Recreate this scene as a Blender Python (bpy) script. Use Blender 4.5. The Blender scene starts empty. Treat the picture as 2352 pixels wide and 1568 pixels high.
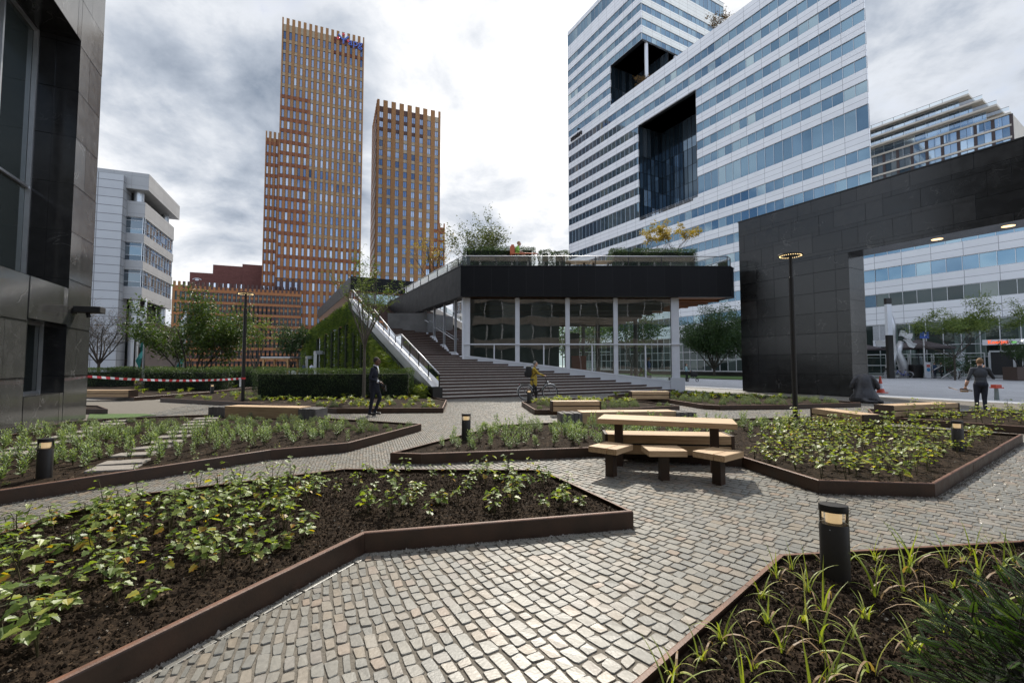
import bpy, bmesh, math, random
import numpy as np
from mathutils import Vector, Matrix, noise as mnoise
R = math.radians
random.seed(7); rng = np.random.default_rng(7)
SC = bpy.context.scene
COL = SC.collection
# ------------------------------------------------------------------ camera
EYE = 1.55; FV = 1051.0; PITCH = math.atan(54.0/1051.0)
cd = bpy.data.cameras.new('camera'); CAM = bpy.data.objects.new('camera', cd); COL.objects.link(CAM)
CAM.location = (0, 0, EYE); CAM.rotation_euler = (R(90)+PITCH, 0, 0)
cd.sensor_width = 36; cd.lens = 36*FV/2352; cd.clip_start = .05; cd.clip_end = 3000
SC.camera = CAM
SC.view_settings.view_transform = 'Standard'; SC.view_settings.look = 'None'
SC.view_settings.exposure = 0.16; SC.view_settings.gamma = 1.0
# ------------------------------------------------------------------ sun + sky
SUN_AZ = R(4)      # clockwise from +Y
SUN_EL = R(47)
sund = Vector((math.sin(SUN_AZ)*math.cos(SUN_EL), math.cos(SUN_AZ)*math.cos(SUN_EL), math.sin(SUN_EL)))
sl = bpy.data.lights.new('sun', 'SUN'); sl.energy = 5.0; sl.angle = R(1.3); sl.color = (1.0, .935, .83)
so = bpy.data.objects.new('sun', sl); COL.objects.link(so)
so.rotation_euler = (-sund).to_track_quat('-Z', 'Y').to_euler(); so.location = (0, 60, 120)
W = bpy.data.worlds.new('World'); SC.world = W; W.use_nodes = True
def world():
    nt = W.node_tree; nt.nodes.clear(); N = nt.nodes.new; L = nt.links.new
    def M(op, a, b=None, c=None, clamp=False):
        n = N('ShaderNodeMath'); n.operation = op; n.use_clamp = clamp
        for i, v in enumerate((a, b, c)):
            if v is None: continue
            if isinstance(v, (int, float)): n.inputs[i].default_value = v
            else: L(v, n.inputs[i])
        return n.outputs[0]
    def VM(op, a, b=None):
        n = N('ShaderNodeVectorMath'); n.operation = op
        for i, v in enumerate((a, b)):
            if v is None: continue
            if isinstance(v, tuple): n.inputs[i].default_value = v
            else: L(v, n.inputs[i])
        return n
    def sstep(v, lo, hi):
        n = N('ShaderNodeMapRange'); n.interpolation_type = 'SMOOTHSTEP'; L(v, n.inputs[0])
        n.inputs[1].default_value = lo; n.inputs[2].default_value = hi; return n.outputs[0]
    tc = N('ShaderNodeTexCoord'); d = tc.outputs['Generated']
    nrm = VM('NORMALIZE', d).outputs[0]
    sep = N('ShaderNodeSeparateXYZ'); L(nrm, sep.inputs[0])
    z = M('MAXIMUM', sep.outputs[2], 0.0)
    den = M('ADD', z, .34)
    cmb = N('ShaderNodeCombineXYZ'); L(M('DIVIDE', sep.outputs[0], den), cmb.inputs[0]); L(M('DIVIDE', sep.outputs[1], den), cmb.inputs[1])
    def noise(scale, detail, rough, off, dist=0.0):
        n = N('ShaderNodeTexNoise'); n.inputs['Scale'].default_value = scale; n.inputs['Detail'].default_value = detail
        n.inputs['Roughness'].default_value = rough; n.inputs['Distortion'].default_value = dist
        L(VM('ADD', cmb.outputs[0], off).outputs[0], n.inputs['Vector']); return n.outputs[0]
    n1 = noise(1.7, 8, .55, (3.1, 7.7, 0), .35)
    n2 = noise(3.4, 9, .6, (9.3, 1.2, 0), .3)
    n3 = noise(.75, 4, .5, (1.7, 4.9, 0))
    def lobe(az, el, w):            # 0..1 around a direction of the sky
        v = (math.sin(R(az))*math.cos(R(el)), math.cos(R(az))*math.cos(R(el)), math.sin(R(el)))
        dt = VM('DOT_PRODUCT', nrm, v).outputs['Value']
        return sstep(dt, math.cos(R(w)), 1.0)
    dotsun = VM('DOT_PRODUCT', nrm, tuple(sund)).outputs['Value']
    # billowing body: fine noise warped by a coarse one, read as thickness
    dark = M('ADD', M('MULTIPLY', n1, 1.6), M('MULTIPLY', n2, 1.0))
    dark = M('SUBTRACT', dark, .735)
    for az, el, w, k in ((-31, 26, 17, .26), (-24, 17, 10, .10), (3, 17, 13, .10), (40, 28, 34, .20), (24, 12, 14, .06),
                         (-33, 34, 7, -.16), (-38, 21, 7, -.12), (-42, 12, 8, -.08), (0, 34, 20, -.14), (6, 26, 11, -.14), (-9, 30, 11, -.10), (12, 40, 16, -.08)):
        dark = M('ADD', dark, M('MULTIPLY', lobe(az, el, w), k))
    dark = M('SUBTRACT', dark, M('MULTIPLY', sstep(dotsun, math.cos(R(34)), 1.0), .16))
    cr = N('ShaderNodeValToRGB'); L(dark, cr.inputs[0])
    e = cr.color_ramp.elements
    e[0].position = .28; e[0].color = (1.35, 1.33, 1.31, 1)
    e[1].position = 1.0; e[1].color = (.25, .30, .38, 1)
    for p, c in ((.46, (1.0, 1.0, 1.01)), (.61, (.74, .77, .82)), (.80, (.46, .51, .59))):
        x = e.new(p); x.color = c+(1,)
    sky = N('ShaderNodeTexSky'); sky.sky_type = 'NISHITA'; sky.sun_disc = False
    sky.sun_elevation = SUN_EL; sky.sun_rotation = SUN_AZ; sky.air_density = 1.0; sky.dust_density = .6
    skm = VM('SCALE', sky.outputs[0]); skm.inputs['Scale'].default_value = .10
    back = sstep(sep.outputs[1], .35, -.5)
    cov = M('ADD', M('MULTIPLY', n2, .8), M('MULTIPLY', n1, .8))
    cov = M('SUBTRACT', cov, M('MULTIPLY', back, .10))
    cov = M('SUBTRACT', cov, M('MULTIPLY', lobe(-30, 44, 14), .16))
    cov = M('ADD', cov, M('MULTIPLY', lobe(0, 25, 60), .16))
    holes = sstep(cov, .58, .86)
    mx = N('ShaderNodeMix'); mx.data_type = 'RGBA'; L(holes, mx.inputs[0]); L(skm.outputs[0], mx.inputs[6]); L(cr.outputs[0], mx.inputs[7])
    # brighter half behind the camera: gain added to light the facades facing us
    gain = M('ADD', M('MULTIPLY', back, 1.25), 1.0)
    g = VM('SCALE', mx.outputs[2]); L(gain, g.inputs['Scale'])
    # horizon haze
    hz = N('ShaderNodeMix'); hz.data_type = 'RGBA'; L(sstep(sep.outputs[2], .16, -.02), hz.inputs[0]); L(g.outputs[0], hz.inputs[6]); hz.inputs[7].default_value = (.66, .70, .75, 1)
    bg = N('ShaderNodeBackground'); L(hz.outputs[2], bg.inputs[0]); bg.inputs[1].default_value = 1.0
    out = N('ShaderNodeOutputWorld'); L(bg.outputs[0], out.inputs[0])
world()
SC.cycles.max_bounces = 8; SC.cycles.transparent_max_bounces = 16; SC.cycles.glossy_bounces = 4; SC.cycles.diffuse_bounces = 3
SC.cycles.use_denoising = True
SC.cycles.caustics_reflective = False; SC.cycles.caustics_refractive = False
SC.cycles.sample_clamp_indirect = 4.0
# ------------------------------------------------------------------ picture-to-place helpers (2352 wide measurements)
CP, SP = math.cos(PITCH), math.sin(PITCH)
def ray(x, y):
    cx = (x-1176)/FV; cz = -(y-784)/FV
    return Vector((cx, CP-cz*SP, SP+cz*CP))
def G(x, y, z=0.0):
    r = ray(x, y); k = (z-EYE)/r.z
    return Vector((r.x*k, r.y*k, z))
def P(x, y, Y):
    r = ray(x, y); k = Y/r.y
    return Vector((r.x*k, Y, EYE+r.z*k))
# ------------------------------------------------------------------ mesh builder
class MB:
    def __init__(s): s.v = []; s.f = []; s.m = []
    def add(s, vs, fs, m=0):
        b = len(s.v); s.v.extend([tuple(p) for p in vs]); s.f.extend([tuple(i+b for i in f) for f in fs]); s.m.extend([m]*len(fs)); return s
    def box(s, x0, x1, y0, y1, z0, z1, m=0, M=None):
        vs = [Vector(p) for p in ((x0,y0,z0),(x1,y0,z0),(x1,y1,z0),(x0,y1,z0),(x0,y0,z1),(x1,y0,z1),(x1,y1,z1),(x0,y1,z1))]
        if M is not None: vs = [M @ p for p in vs]
        return s.add(vs, [(0,3,2,1),(4,5,6,7),(0,1,5,4),(1,2,6,5),(2,3,7,6),(3,0,4,7)], m)
    def bbox(s, x0, x1, y0, y1, z0, z1, b=.01, m=0, M=None):      # box with chamfered edges
        me = bmesh.new(); bmesh.ops.create_cube(me, size=1)
        for v in me.verts: v.co = Vector(((x0+x1)/2+v.co.x*(x1-x0), (y0+y1)/2+v.co.y*(y1-y0), (z0+z1)/2+v.co.z*(z1-z0)))
        bmesh.ops.bevel(me, geom=list(me.edges), offset=b, segments=2, affect='EDGES', profile=.6)
        me.verts.index_update()
        vs = [(M @ v.co) if M is not None else v.co.copy() for v in me.verts]; fs = [tuple(v.index for v in f.verts) for f in me.faces]; me.free()
        return s.add(vs, fs, m)
    def quad(s, a, b, c, d, m=0): return s.add([a, b, c, d], [(0,1,2,3)], m)
    def poly(s, pts, m=0): return s.add(pts, [tuple(range(len(pts)))], m)
    def prism(s, pts, z0, z1, m=0, M=None):                        # pts: plan, anticlockwise
        n = len(pts); vs = [Vector((p[0],p[1],z0)) for p in pts]+[Vector((p[0],p[1],z1)) for p in pts]
        if M is not None: vs = [M @ p for p in vs]
        fs = [tuple(range(n-1,-1,-1)), tuple(range(n,2*n))]+[(i,(i+1)%n,n+(i+1)%n,n+i) for i in range(n)]
        return s.add(vs, fs, m)
    def tube(s, pts, rad, n=8, m=0, cap=True, sx=1.0):
        pts = [Vector(p) for p in pts]; k = len(pts)
        if isinstance(rad, (int, float)): rad = [rad]*k
        vs = []; ref = None
        for i, p in enumerate(pts):
            t = (pts[min(i+1,k-1)]-pts[max(i-1,0)])
            if t.length < 1e-9: t = Vector((0,0,1))
            t.normalize()
            if ref is None or abs(ref.dot(t)) > .98:
                ref = Vector((0,0,1)) if abs(t.z) < .95 else Vector((1,0,0))
            u = ref-t*ref.dot(t); u.normalize(); w = t.cross(u); ref = u
            for j in range(n):
                a = 2*math.pi*j/n; vs.append(p+(u*math.cos(a)*sx+w*math.sin(a))*rad[i])
        fs = [(i*n+j, i*n+(j+1)%n, (i+1)*n+(j+1)%n, (i+1)*n+j) for i in range(k-1) for j in range(n)]
        if cap: fs += [tuple(range(n-1,-1,-1)), tuple(range((k-1)*n, k*n))]
        return s.add(vs, fs, m)
    def lathe(s, prof, n=24, m=0, c=(0,0,0), sx=1.0, sy=1.0, M=None):
        vs = []; k = len(prof)
        for r, z in prof:
            for j in range(n):
                a = 2*math.pi*j/n; p = Vector((c[0]+r*sx*math.cos(a), c[1]+r*sy*math.sin(a), c[2]+z)); vs.append(M @ p if M is not None else p)
        fs = [(i*n+j, i*n+(j+1)%n, (i+1)*n+(j+1)%n, (i+1)*n+j) for i in range(k-1) for j in range(n)]
        if prof[0][0] > 1e-6: fs.append(tuple(range(n-1,-1,-1)))
        if prof[-1][0] > 1e-6: fs.append(tuple(range((k-1)*n, k*n)))
        return s.add(vs, fs, m)
    def ball(s, c, r, m=0, n=12, M=None):
        r = (r,r,r) if isinstance(r,(int,float)) else r
        k = max(5, n//2+1); prof = [(max(1e-4, math.sin(math.pi*i/(k-1))), -math.cos(math.pi*i/(k-1))) for i in range(k)]
        vs = []
        for q, z in prof:
            for j in range(n):
                a = 2*math.pi*j/n; p = Vector((q*math.cos(a)*r[0], q*math.sin(a)*r[1], z*r[2]))
                if M is not None: p = M @ p
                vs.append(Vector(c)+p)
        fs = [(i*n+j, i*n+(j+1)%n, (i+1)*n+(j+1)%n, (i+1)*n+j) for i in range(k-1) for j in range(n)]
        return s.add(vs, fs, m)
    def mesh(s, name, mats, smooth=False):
        me = bpy.data.meshes.new(name); me.from_pydata([tuple(v) for v in s.v], [], s.f)
        for m in (mats if isinstance(mats, (list, tuple)) else [mats]): me.materials.append(m)
        me.polygons.foreach_set('material_index', s.m)
        if smooth: me.polygons.foreach_set('use_smooth', [True]*len(s.f))
        me.update(); return me
    def build(s, name, mats, parent=None, smooth=False, world=False):
        me = s.mesh(name, mats, smooth)
        if smooth == 'auto':
            try: me.set_sharp_from_angle(angle=R(40))
            except Exception: pass
        o = link(name, me, parent)
        if world and parent is not None: me.transform(parent.matrix_basis.inverted())
        return o
def link(name, me, parent=None):
    o = bpy.data.objects.new(name, me); COL.objects.link(o)
    if parent is not None: o.parent = parent
    return o
def tag(o, label=None, cat=None, group=None, kind=None):
    if label: o['label'] = label
    if cat: o['category'] = cat
    if group: o['group'] = group
    if kind: o['kind'] = kind
    return o
def thing(name, label, cat, loc=(0,0,0), rz=0.0, group=None):
    o = bpy.data.objects.new(name, None); COL.objects.link(o); o.location = loc; o.rotation_euler = (0,0,rz); o.empty_display_size = .2
    o.matrix_basis  # evaluated from loc/rot
    return tag(o, label, cat, group)
KIDS = {}
def dup(root, loc, rz=0.0, label=None, group=None, scale=None):
    def cp(o, par):
        c = o.copy(); COL.objects.link(c)
        if par is not None: c.parent = par
        for ch in o.children: cp(ch, c)
        return c
    r = cp(root, None); r.location = loc; r.rotation_euler = (0,0,rz)
    if scale: r.scale = (scale,)*3 if isinstance(scale,(int,float)) else scale
    if label: r['label'] = label
    if group: r['group'] = group
    return r
def np_mesh(name, verts, faces, mats, mi=None, attr=None, smooth=False):
    """verts (n,3); faces (m,k) all k-gons; attr: per-face float 'rnd'"""
    me = bpy.data.meshes.new(name); n = len(verts); m, k = faces.shape
    me.vertices.add(n); me.vertices.foreach_set('co', np.ascontiguousarray(verts, dtype=np.float32).ravel())
    me.loops.add(m*k); me.loops.foreach_set('vertex_index', np.ascontiguousarray(faces, dtype=np.int32).ravel())
    me.polygons.add(m); me.polygons.foreach_set('loop_start', np.arange(0, m*k, k, dtype=np.int32))
    me.polygons.foreach_set('loop_total', np.full(m, k, dtype=np.int32))
    for mt in (mats if isinstance(mats,(list,tuple)) else [mats]): me.materials.append(mt)
    if mi is not None: me.polygons.foreach_set('material_index', np.asarray(mi, dtype=np.int32))
    me.polygons.foreach_set('use_smooth', np.full(m, bool(smooth)))
    if attr is not None:
        a = me.attributes.new('rnd', 'FLOAT', 'FACE'); a.data.foreach_set('value', np.asarray(attr, dtype=np.float32))
    me.update(calc_edges=True); return me
# ------------------------------------------------------------------ materials
def nodes(name):
    m = bpy.data.materials.new(name); m.use_nodes = True; nt = m.node_tree
    return m, nt, nt.nodes['Principled BSDF']
def mat(name, col, rough=.6, metal=0.0, var=.0, scale=6.0, bump=0.0, bscale=None, spec=.5, col2=None, stretch=None, detail=5, emit=None, rvar=0.0):
    m, nt, b = nodes(name); N = nt.nodes.new; L = nt.links.new
    b.inputs['Base Color'].default_value = tuple(col)+(1,); b.inputs['Roughness'].default_value = rough; b.inputs['Metallic'].default_value = metal
    b.inputs['Specular IOR Level'].default_value = spec
    if emit: b.inputs['Emission Color'].default_value = tuple(emit[:3])+(1,); b.inputs['Emission Strength'].default_value = emit[3]
    if var or bump or col2 or rvar:
        tc = N('ShaderNodeTexCoord'); mp = N('ShaderNodeMapping'); L(tc.outputs['Object'], mp.inputs[0])
        if stretch: mp.inputs['Scale'].default_value = stretch
        nz = N('ShaderNodeTexNoise'); nz.inputs['Scale'].default_value = scale; nz.inputs['Detail'].default_value = detail; nz.inputs['Roughness'].default_value = .6
        L(mp.outputs[0], nz.inputs['Vector'])
        if var or col2:
            cr = N('ShaderNodeValToRGB'); L(nz.outputs[0], cr.inputs[0]); e = cr.color_ramp.elements
            e[0].position = .3; e[1].position = .7
            if col2: e[0].color = tuple(col)+(1,); e[1].color = tuple(col2)+(1,)
            else:
                e[0].color = tuple(c*(1-var) for c in col)+(1,); e[1].color = tuple(min(1,c*(1+var)) for c in col)+(1,)
            L(cr.outputs[0], b.inputs['Base Color'])
        if rvar:
            mr = N('ShaderNodeMapRange'); L(nz.outputs[0], mr.inputs[0]); mr.inputs[1].default_value = .3; mr.inputs[2].default_value = .7
            mr.inputs[3].default_value = max(.02, rough-rvar); mr.inputs[4].default_value = min(1, rough+rvar); L(mr.outputs[0], b.inputs['Roughness'])
        if bump:
            n2 = nz
            if bscale:
                n2 = N('ShaderNodeTexNoise'); n2.inputs['Scale'].default_value = bscale; n2.inputs['Detail'].default_value = 4; L(mp.outputs[0], n2.inputs['Vector'])
            bp = N('ShaderNodeBump'); bp.inputs['Strength'].default_value = bump; bp.inputs['Distance'].default_value = .02
            L(n2.outputs[0], bp.inputs['Height']); L(bp.outputs[0], b.inputs['Normal'])
    return m
def ramp_attr(name, stops, rough=.6, spec=.4, transl=0.0, metal=0.0, bump=0.0, bscale=40, var=.0, vscale=30, tcol=None):
    """colour picked per face by attribute rnd"""
    m, nt, b = nodes(name); N = nt.nodes.new; L = nt.links.new
    at = N('ShaderNodeAttribute'); at.attribute_name = 'rnd'
    cr = N('ShaderNodeValToRGB'); L(at.outputs['Fac'], cr.inputs[0]); e = cr.color_ramp.elements
    while len(e) < len(stops): e.new(.5)
    for el, (p, c) in zip(e, stops): el.position = p; el.color = tuple(c)+(1,)
    src = cr.outputs[0]
    if var or bump:
        tc = N('ShaderNodeTexCoord')
        nz = N('ShaderNodeTexNoise'); nz.inputs['Scale'].default_value = vscale; nz.inputs['Detail'].default_value = 6; L(tc.outputs['Object'], nz.inputs['Vector'])
        if var:
            mr = N('ShaderNodeMapRange'); L(nz.outputs[0], mr.inputs[0]); mr.inputs[1].default_value = .25; mr.inputs[2].default_value = .75; mr.inputs[3].default_value = 1-var; mr.inputs[4].default_value = 1+var
            vm = N('ShaderNodeVectorMath'); vm.operation = 'SCALE'; L(src, vm.inputs[0]); L(mr.outputs[0], vm.inputs['Scale']); src = vm.outputs[0]
        if bump:
            n2 = N('ShaderNodeTexNoise'); n2.inputs['Scale'].default_value = bscale; n2.inputs['Detail'].default_value = 5; L(tc.outputs['Object'], n2.inputs['Vector'])
            bp = N('ShaderNodeBump'); bp.inputs['Strength'].default_value = bump; bp.inputs['Distance'].default_value = .01; L(n2.outputs[0], bp.inputs['Height']); L(bp.outputs[0], b.inputs['Normal'])
    L(src, b.inputs['Base Color']); b.inputs['Roughness'].default_value = rough; b.inputs['Specular IOR Level'].default_value = spec; b.inputs['Metallic'].default_value = metal
    if transl:
        t = N('ShaderNodeBsdfTranslucent'); ms = N('ShaderNodeMixShader'); ms.inputs[0].default_value = transl
        g = N('ShaderNodeVectorMath'); g.operation = 'MULTIPLY'; L(src, g.inputs[0]); g.inputs[1].default_value = tcol or (1.5, 1.5, .5); L(g.outputs[0], t.inputs[0])
        L(b.outputs[0], ms.inputs[1]); L(t.outputs[0], ms.inputs[2]); L(ms.outputs[0], nt.nodes['Material Output'].inputs[0])
    return m
def brickmat(name, cols, mortar, bw, rh, msize=.01, rough=.6, spec=.5, offset=.5, axis='wall', bump=.3, veins=None, vscale=1.0, var=.12, smooth=.0, rvar=0.0, metal=0.0, zoff=0.0):
    """brick pattern in object space; axis wall: (x+y, z); ground: (x, y)"""
    m, nt, b = nodes(name); N = nt.nodes.new; L = nt.links.new
    tc = N('ShaderNodeTexCoord'); sp = N('ShaderNodeSeparateXYZ'); L(tc.outputs['Object'], sp.inputs[0]); cb = N('ShaderNodeCombineXYZ')
    if axis == 'wall':
        ad = N('ShaderNodeMath'); L(sp.outputs[0], ad.inputs[0]); L(sp.outputs[1], ad.inputs[1]); L(ad.outputs[0], cb.inputs[0])
        az = N('ShaderNodeMath'); L(sp.outputs[2], az.inputs[0]); az.inputs[1].default_value = zoff; L(az.outputs[0], cb.inputs[1])
    else: L(sp.outputs[0], cb.inputs[0]); L(sp.outputs[1], cb.inputs[1])
    br = N('ShaderNodeTexBrick'); L(cb.outputs[0], br.inputs['Vector']); br.offset = offset
    br.inputs['Color1'].default_value = tuple(cols[0])+(1,); br.inputs['Color2'].default_value = tuple(cols[1])+(1,); br.inputs['Mortar'].default_value = tuple(mortar)+(1,)
    br.inputs['Scale'].default_value = 1.0; br.inputs['Mortar Size'].default_value = msize; br.inputs['Mortar Smooth'].default_value = smooth
    br.inputs['Brick Width'].default_value = bw; br.inputs['Row Height'].default_value = rh; br.inputs['Bias'].default_value = 0
    nz = N('ShaderNodeTexNoise'); L(tc.outputs['Object'], nz.inputs['Vector']); nz.inputs['Scale'].default_value = 3*vscale; nz.inputs['Detail'].default_value = 8; nz.inputs['Roughness'].default_value = .65
    mr = N('ShaderNodeMapRange'); L(nz.outputs[0], mr.inputs[0]); mr.inputs[1].default_value = .25; mr.inputs[2].default_value = .75; mr.inputs[3].default_value = 1-var; mr.inputs[4].default_value = 1+var
    vm = N('ShaderNodeVectorMath'); vm.operation = 'SCALE'; L(br.outputs[0], vm.inputs[0]); L(mr.outputs[0], vm.inputs['Scale']); src = vm.outputs[0]
    if veins:
        nv = N('ShaderNodeTexNoise'); L(tc.outputs['Object'], nv.inputs['Vector']); nv.inputs['Scale'].default_value = veins[3]; nv.inputs['Detail'].default_value = 6; nv.inputs['Distortion'].default_value = 1.4
        ab = N('ShaderNodeMath'); ab.operation = 'SUBTRACT'; L(nv.outputs[0], ab.inputs[0]); ab.inputs[1].default_value = .5
        aa = N('ShaderNodeMath'); aa.operation = 'ABSOLUTE'; L(ab.outputs[0], aa.inputs[0])
        ms = N('ShaderNodeMapRange'); L(aa.outputs[0], ms.inputs[0]); ms.inputs[1].default_value = 0; ms.inputs[2].default_value = .012; ms.inputs[3].default_value = 1; ms.inputs[4].default_value = 0
        n5 = N('ShaderNodeTexNoise'); L(tc.outputs['Object'], n5.inputs['Vector']); n5.inputs['Scale'].default_value = veins[3]*.9; n5.inputs['W' if 'W' in n5.inputs and n5.noise_dimensions=='4D' else 'Detail'].default_value = 3
        gt = N('ShaderNodeMapRange'); L(n5.outputs[0], gt.inputs[0]); gt.inputs[1].default_value = .52; gt.inputs[2].default_value = .68; gt.inputs[3].default_value = 0; gt.inputs[4].default_value = .55
        mu = N('ShaderNodeMath'); mu.operation = 'MULTIPLY'; L(ms.outputs[0], mu.inputs[0]); L(gt.outputs[0], mu.inputs[1])
        mx = N('ShaderNodeMix'); mx.data_type = 'RGBA'; L(mu.outputs[0], mx.inputs[0]); L(src, mx.inputs[6]); mx.inputs[7].default_value = tuple(veins[:3])+(1,); src = mx.outputs[2]
    L(src, b.inputs['Base Color']); b.inputs['Roughness'].default_value = rough; b.inputs['Specular IOR Level'].default_value = spec; b.inputs['Metallic'].default_value = metal
    if rvar:
        m2 = N('ShaderNodeMapRange'); L(nz.outputs[0], m2.inputs[0]); m2.inputs[1].default_value = .3; m2.inputs[2].default_value = .7; m2.inputs[3].default_value = max(.02, rough-rvar); m2.inputs[4].default_value = rough+rvar; L(m2.outputs[0], b.inputs['Roughness'])
    if bump:
        bp = N('ShaderNodeBump'); bp.inputs['Strength'].default_value = bump; bp.inputs['Distance'].default_value = .01; bp.invert = True
        L(br.outputs['Fac'], bp.inputs['Height']); L(bp.outputs[0], b.inputs['Normal'])
    return m
def glassmat(name, tint, rough=.02, alpha=.5, refl=1.0, metal=0.0):
    """thin architectural glass: mirror by fresnel, the rest looks through with a tint"""
    m, nt, b = nodes(name); N = nt.nodes.new; L = nt.links.new; nt.nodes.remove(b)
    fr = N('ShaderNodeFresnel'); fr.inputs[0].default_value = 1.55
    sc = N('ShaderNodeMath'); sc.operation = 'MULTIPLY_ADD'; sc.use_clamp = True; L(fr.outputs[0], sc.inputs[0]); sc.inputs[1].default_value = refl; sc.inputs[2].default_value = alpha
    gl = N('ShaderNodeBsdfGlossy'); gl.inputs['Roughness'].default_value = rough; gl.inputs['Color'].default_value = (.95,.97,1,1)
    tr = N('ShaderNodeBsdfTransparent'); tr.inputs[0].default_value = tuple(tint)+(1,)
    mx = N('ShaderNodeMixShader'); L(sc.outputs[0], mx.inputs[0]); L(tr.outputs[0], mx.inputs[1]); L(gl.outputs[0], mx.inputs[2])
    L(mx.outputs[0], nt.nodes['Material Output'].inputs[0]); return m
M_ = {}
M_['rust'] = mat('weathered_steel', (.024,.0135,.0085), .5, 0.0, col2=(.056,.028,.0155), scale=5, bump=.12, bscale=60, rvar=.12)
M_['rusttop'] = mat('steel_lip', (.085,.038,.021), .5, 0.0, col2=(.17,.072,.036), scale=7, bump=.08, bscale=80)
M_['wood'] = mat('pale_hardwood', (.33,.21,.11), .6, col2=(.55,.385,.225), scale=3.2, stretch=(.9,16,16), bump=.14)
M_['woodend'] = mat('hardwood_end_grain', (.36,.24,.13), .6, col2=(.50,.35,.20), scale=8, stretch=(6,6,6))
M_['dark'] = mat('black_steel', (.018,.016,.015), .45, 0.3, var=.2, scale=20)
M_['black'] = mat('black_matt', (.008,.008,.008), .7)
M_['white'] = mat('white_coated_metal', (.62,.63,.66), .4, .0, var=.04, scale=3)
M_['alu'] = mat('aluminium', (.55,.56,.58), .35, .7, var=.06, scale=5)
M_['steel'] = mat('brushed_steel', (.55,.55,.56), .42, .85, var=.06, scale=4, rvar=.08)
M_['conc'] = mat('grey_concrete', (.26,.255,.25), .85, var=.22, scale=9, bump=.2, bscale=50)
M_['conclt'] = mat('pale_concrete_slab', (.25,.225,.20), .9, var=.2, scale=14, bump=.3, bscale=90)
# ------------------------------------------------------------------ ground, paving, planting beds
from mathutils.geometry import delaunay_2d_cdt
US = Vector((-.483, .876, 0)); VS = Vector((.876, .483, 0))       # street grid of the white slab, pavilion and portal
MU = Vector((-.475, .880, 0)); MQ = Vector((.880, .475, 0))       # pavilion stair direction and its normal
PORT = Vector((13.8, 27.5, 0)); SLAB = Vector((52.8, 66, 0))
def flat(name, pts, z, m, kind='structure'):
    mb = MB(); mb.poly([(p[0], p[1], z) for p in pts]); o = mb.build(name, m); tag(o, kind=kind); return o
m_ground = brickmat('plaza_grey_clinker', ((.36,.365,.38),(.43,.435,.45)), (.24,.24,.25), .30, .10, .006, .75, .4, axis='ground', bump=.2, var=.14, vscale=.12)
m_far = brickmat('setts_seen_from_afar', ((.20,.195,.18),(.30,.285,.26)), (.10,.095,.085), .13, .10, .012, .62, .5, axis='ground', bump=.5, var=.15, vscale=.3, rvar=.1)
flat('ground', [(-900,-200),(900,-200),(900,1400),(-900,1400)], -.05, m_ground)
def seg(a, b): return (PORT+US*a+VS*b)
flat('plaza', [seg(70,3.0), seg(70,1.6), seg(-40,1.6), seg(-40,3.0)], -.012, mat('pale_granite_strip', (.60,.60,.60), .55, var=.12, scale=2))
flat('pavement', [(-40,20.5),(-11,20.5),(13,26),seg(-2,1.5),seg(-30,1.5),(40,-4),(-40,-4)], -.0075, mat('joint_sand', (.135,.12,.098), .95, var=.3, scale=60, bump=.4, bscale=150))
flat('path', [(-60,20.6),(-11,20.6),(-5,30),(-30,75),(-60,75)], -.026, m_far)
flat('footpath', [(-11.5,20.55),(13,26.05),seg(0,1.5),seg(6,1.5),(9,40),(-6,32)], -.022, m_far)
# lawn beyond the pavilion
m_lawn = mat('mown_grass', (.035,.075,.012), .9, col2=(.07,.13,.02), scale=3, bump=.5, bscale=120)
def sl(x, y): return SLAB-US*x+VS*y        # slab grid: x right along facade, y away from us
flat('lawn', [sl(-48,-33),sl(6,-33),sl(6,-12),sl(-48,-12)], .03, m_lawn)
# bed outlines: measured along the top of the steel edging, z = .165
ZT = .165
def gp(pts, z=ZT): return [G(x, y, z) for x, y in pts]
def ccw(p):
    a = sum(p[i].x*p[(i+1)%len(p)].y-p[(i+1)%len(p)].x*p[i].y for i in range(len(p)))
    return p if a > 0 else p[::-1]
def inset(p, d):
    n = len(p); out = []
    for i in range(n):
        a, b, c = p[i-1], p[i], p[(i+1)%n]
        e1 = (b-a); e2 = (c-b); n1 = Vector((-e1.y, e1.x, 0)).normalized(); n2 = Vector((-e2.y, e2.x, 0)).normalized()
        k = (n1+n2); q = k/max(.25, k.dot(n1)) if k.length > 1e-6 else n1
        out.append(Vector((b.x+q.x*d, b.y+q.y*d, 0)))
    return out
def inpoly(xy, poly):
    x, y = xy[:,0], xy[:,1]; r = np.zeros(len(xy), bool); n = len(poly)
    for i in range(n):
        a, b = poly[i], poly[(i+1)%n]
        c = (a.y > y) != (b.y > y)
        with np.errstate(divide='ignore', invalid='ignore'):
            xi = (b.x-a.x)*(y-a.y)/(b.y-a.y if b.y != a.y else 1e-12)+a.x
        r ^= c & (x < xi)
    return r
m_soil = ramp_attr('dark_bark_soil', [(0,(.010,.0068,.0044)),(.55,(.025,.0165,.0102)),(.9,(.054,.036,.0225)),(.985,(.12,.09,.062)),(1,(.26,.23,.19))], .95, .10, bump=.8, bscale=90, var=.35, vscale=14)
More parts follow.
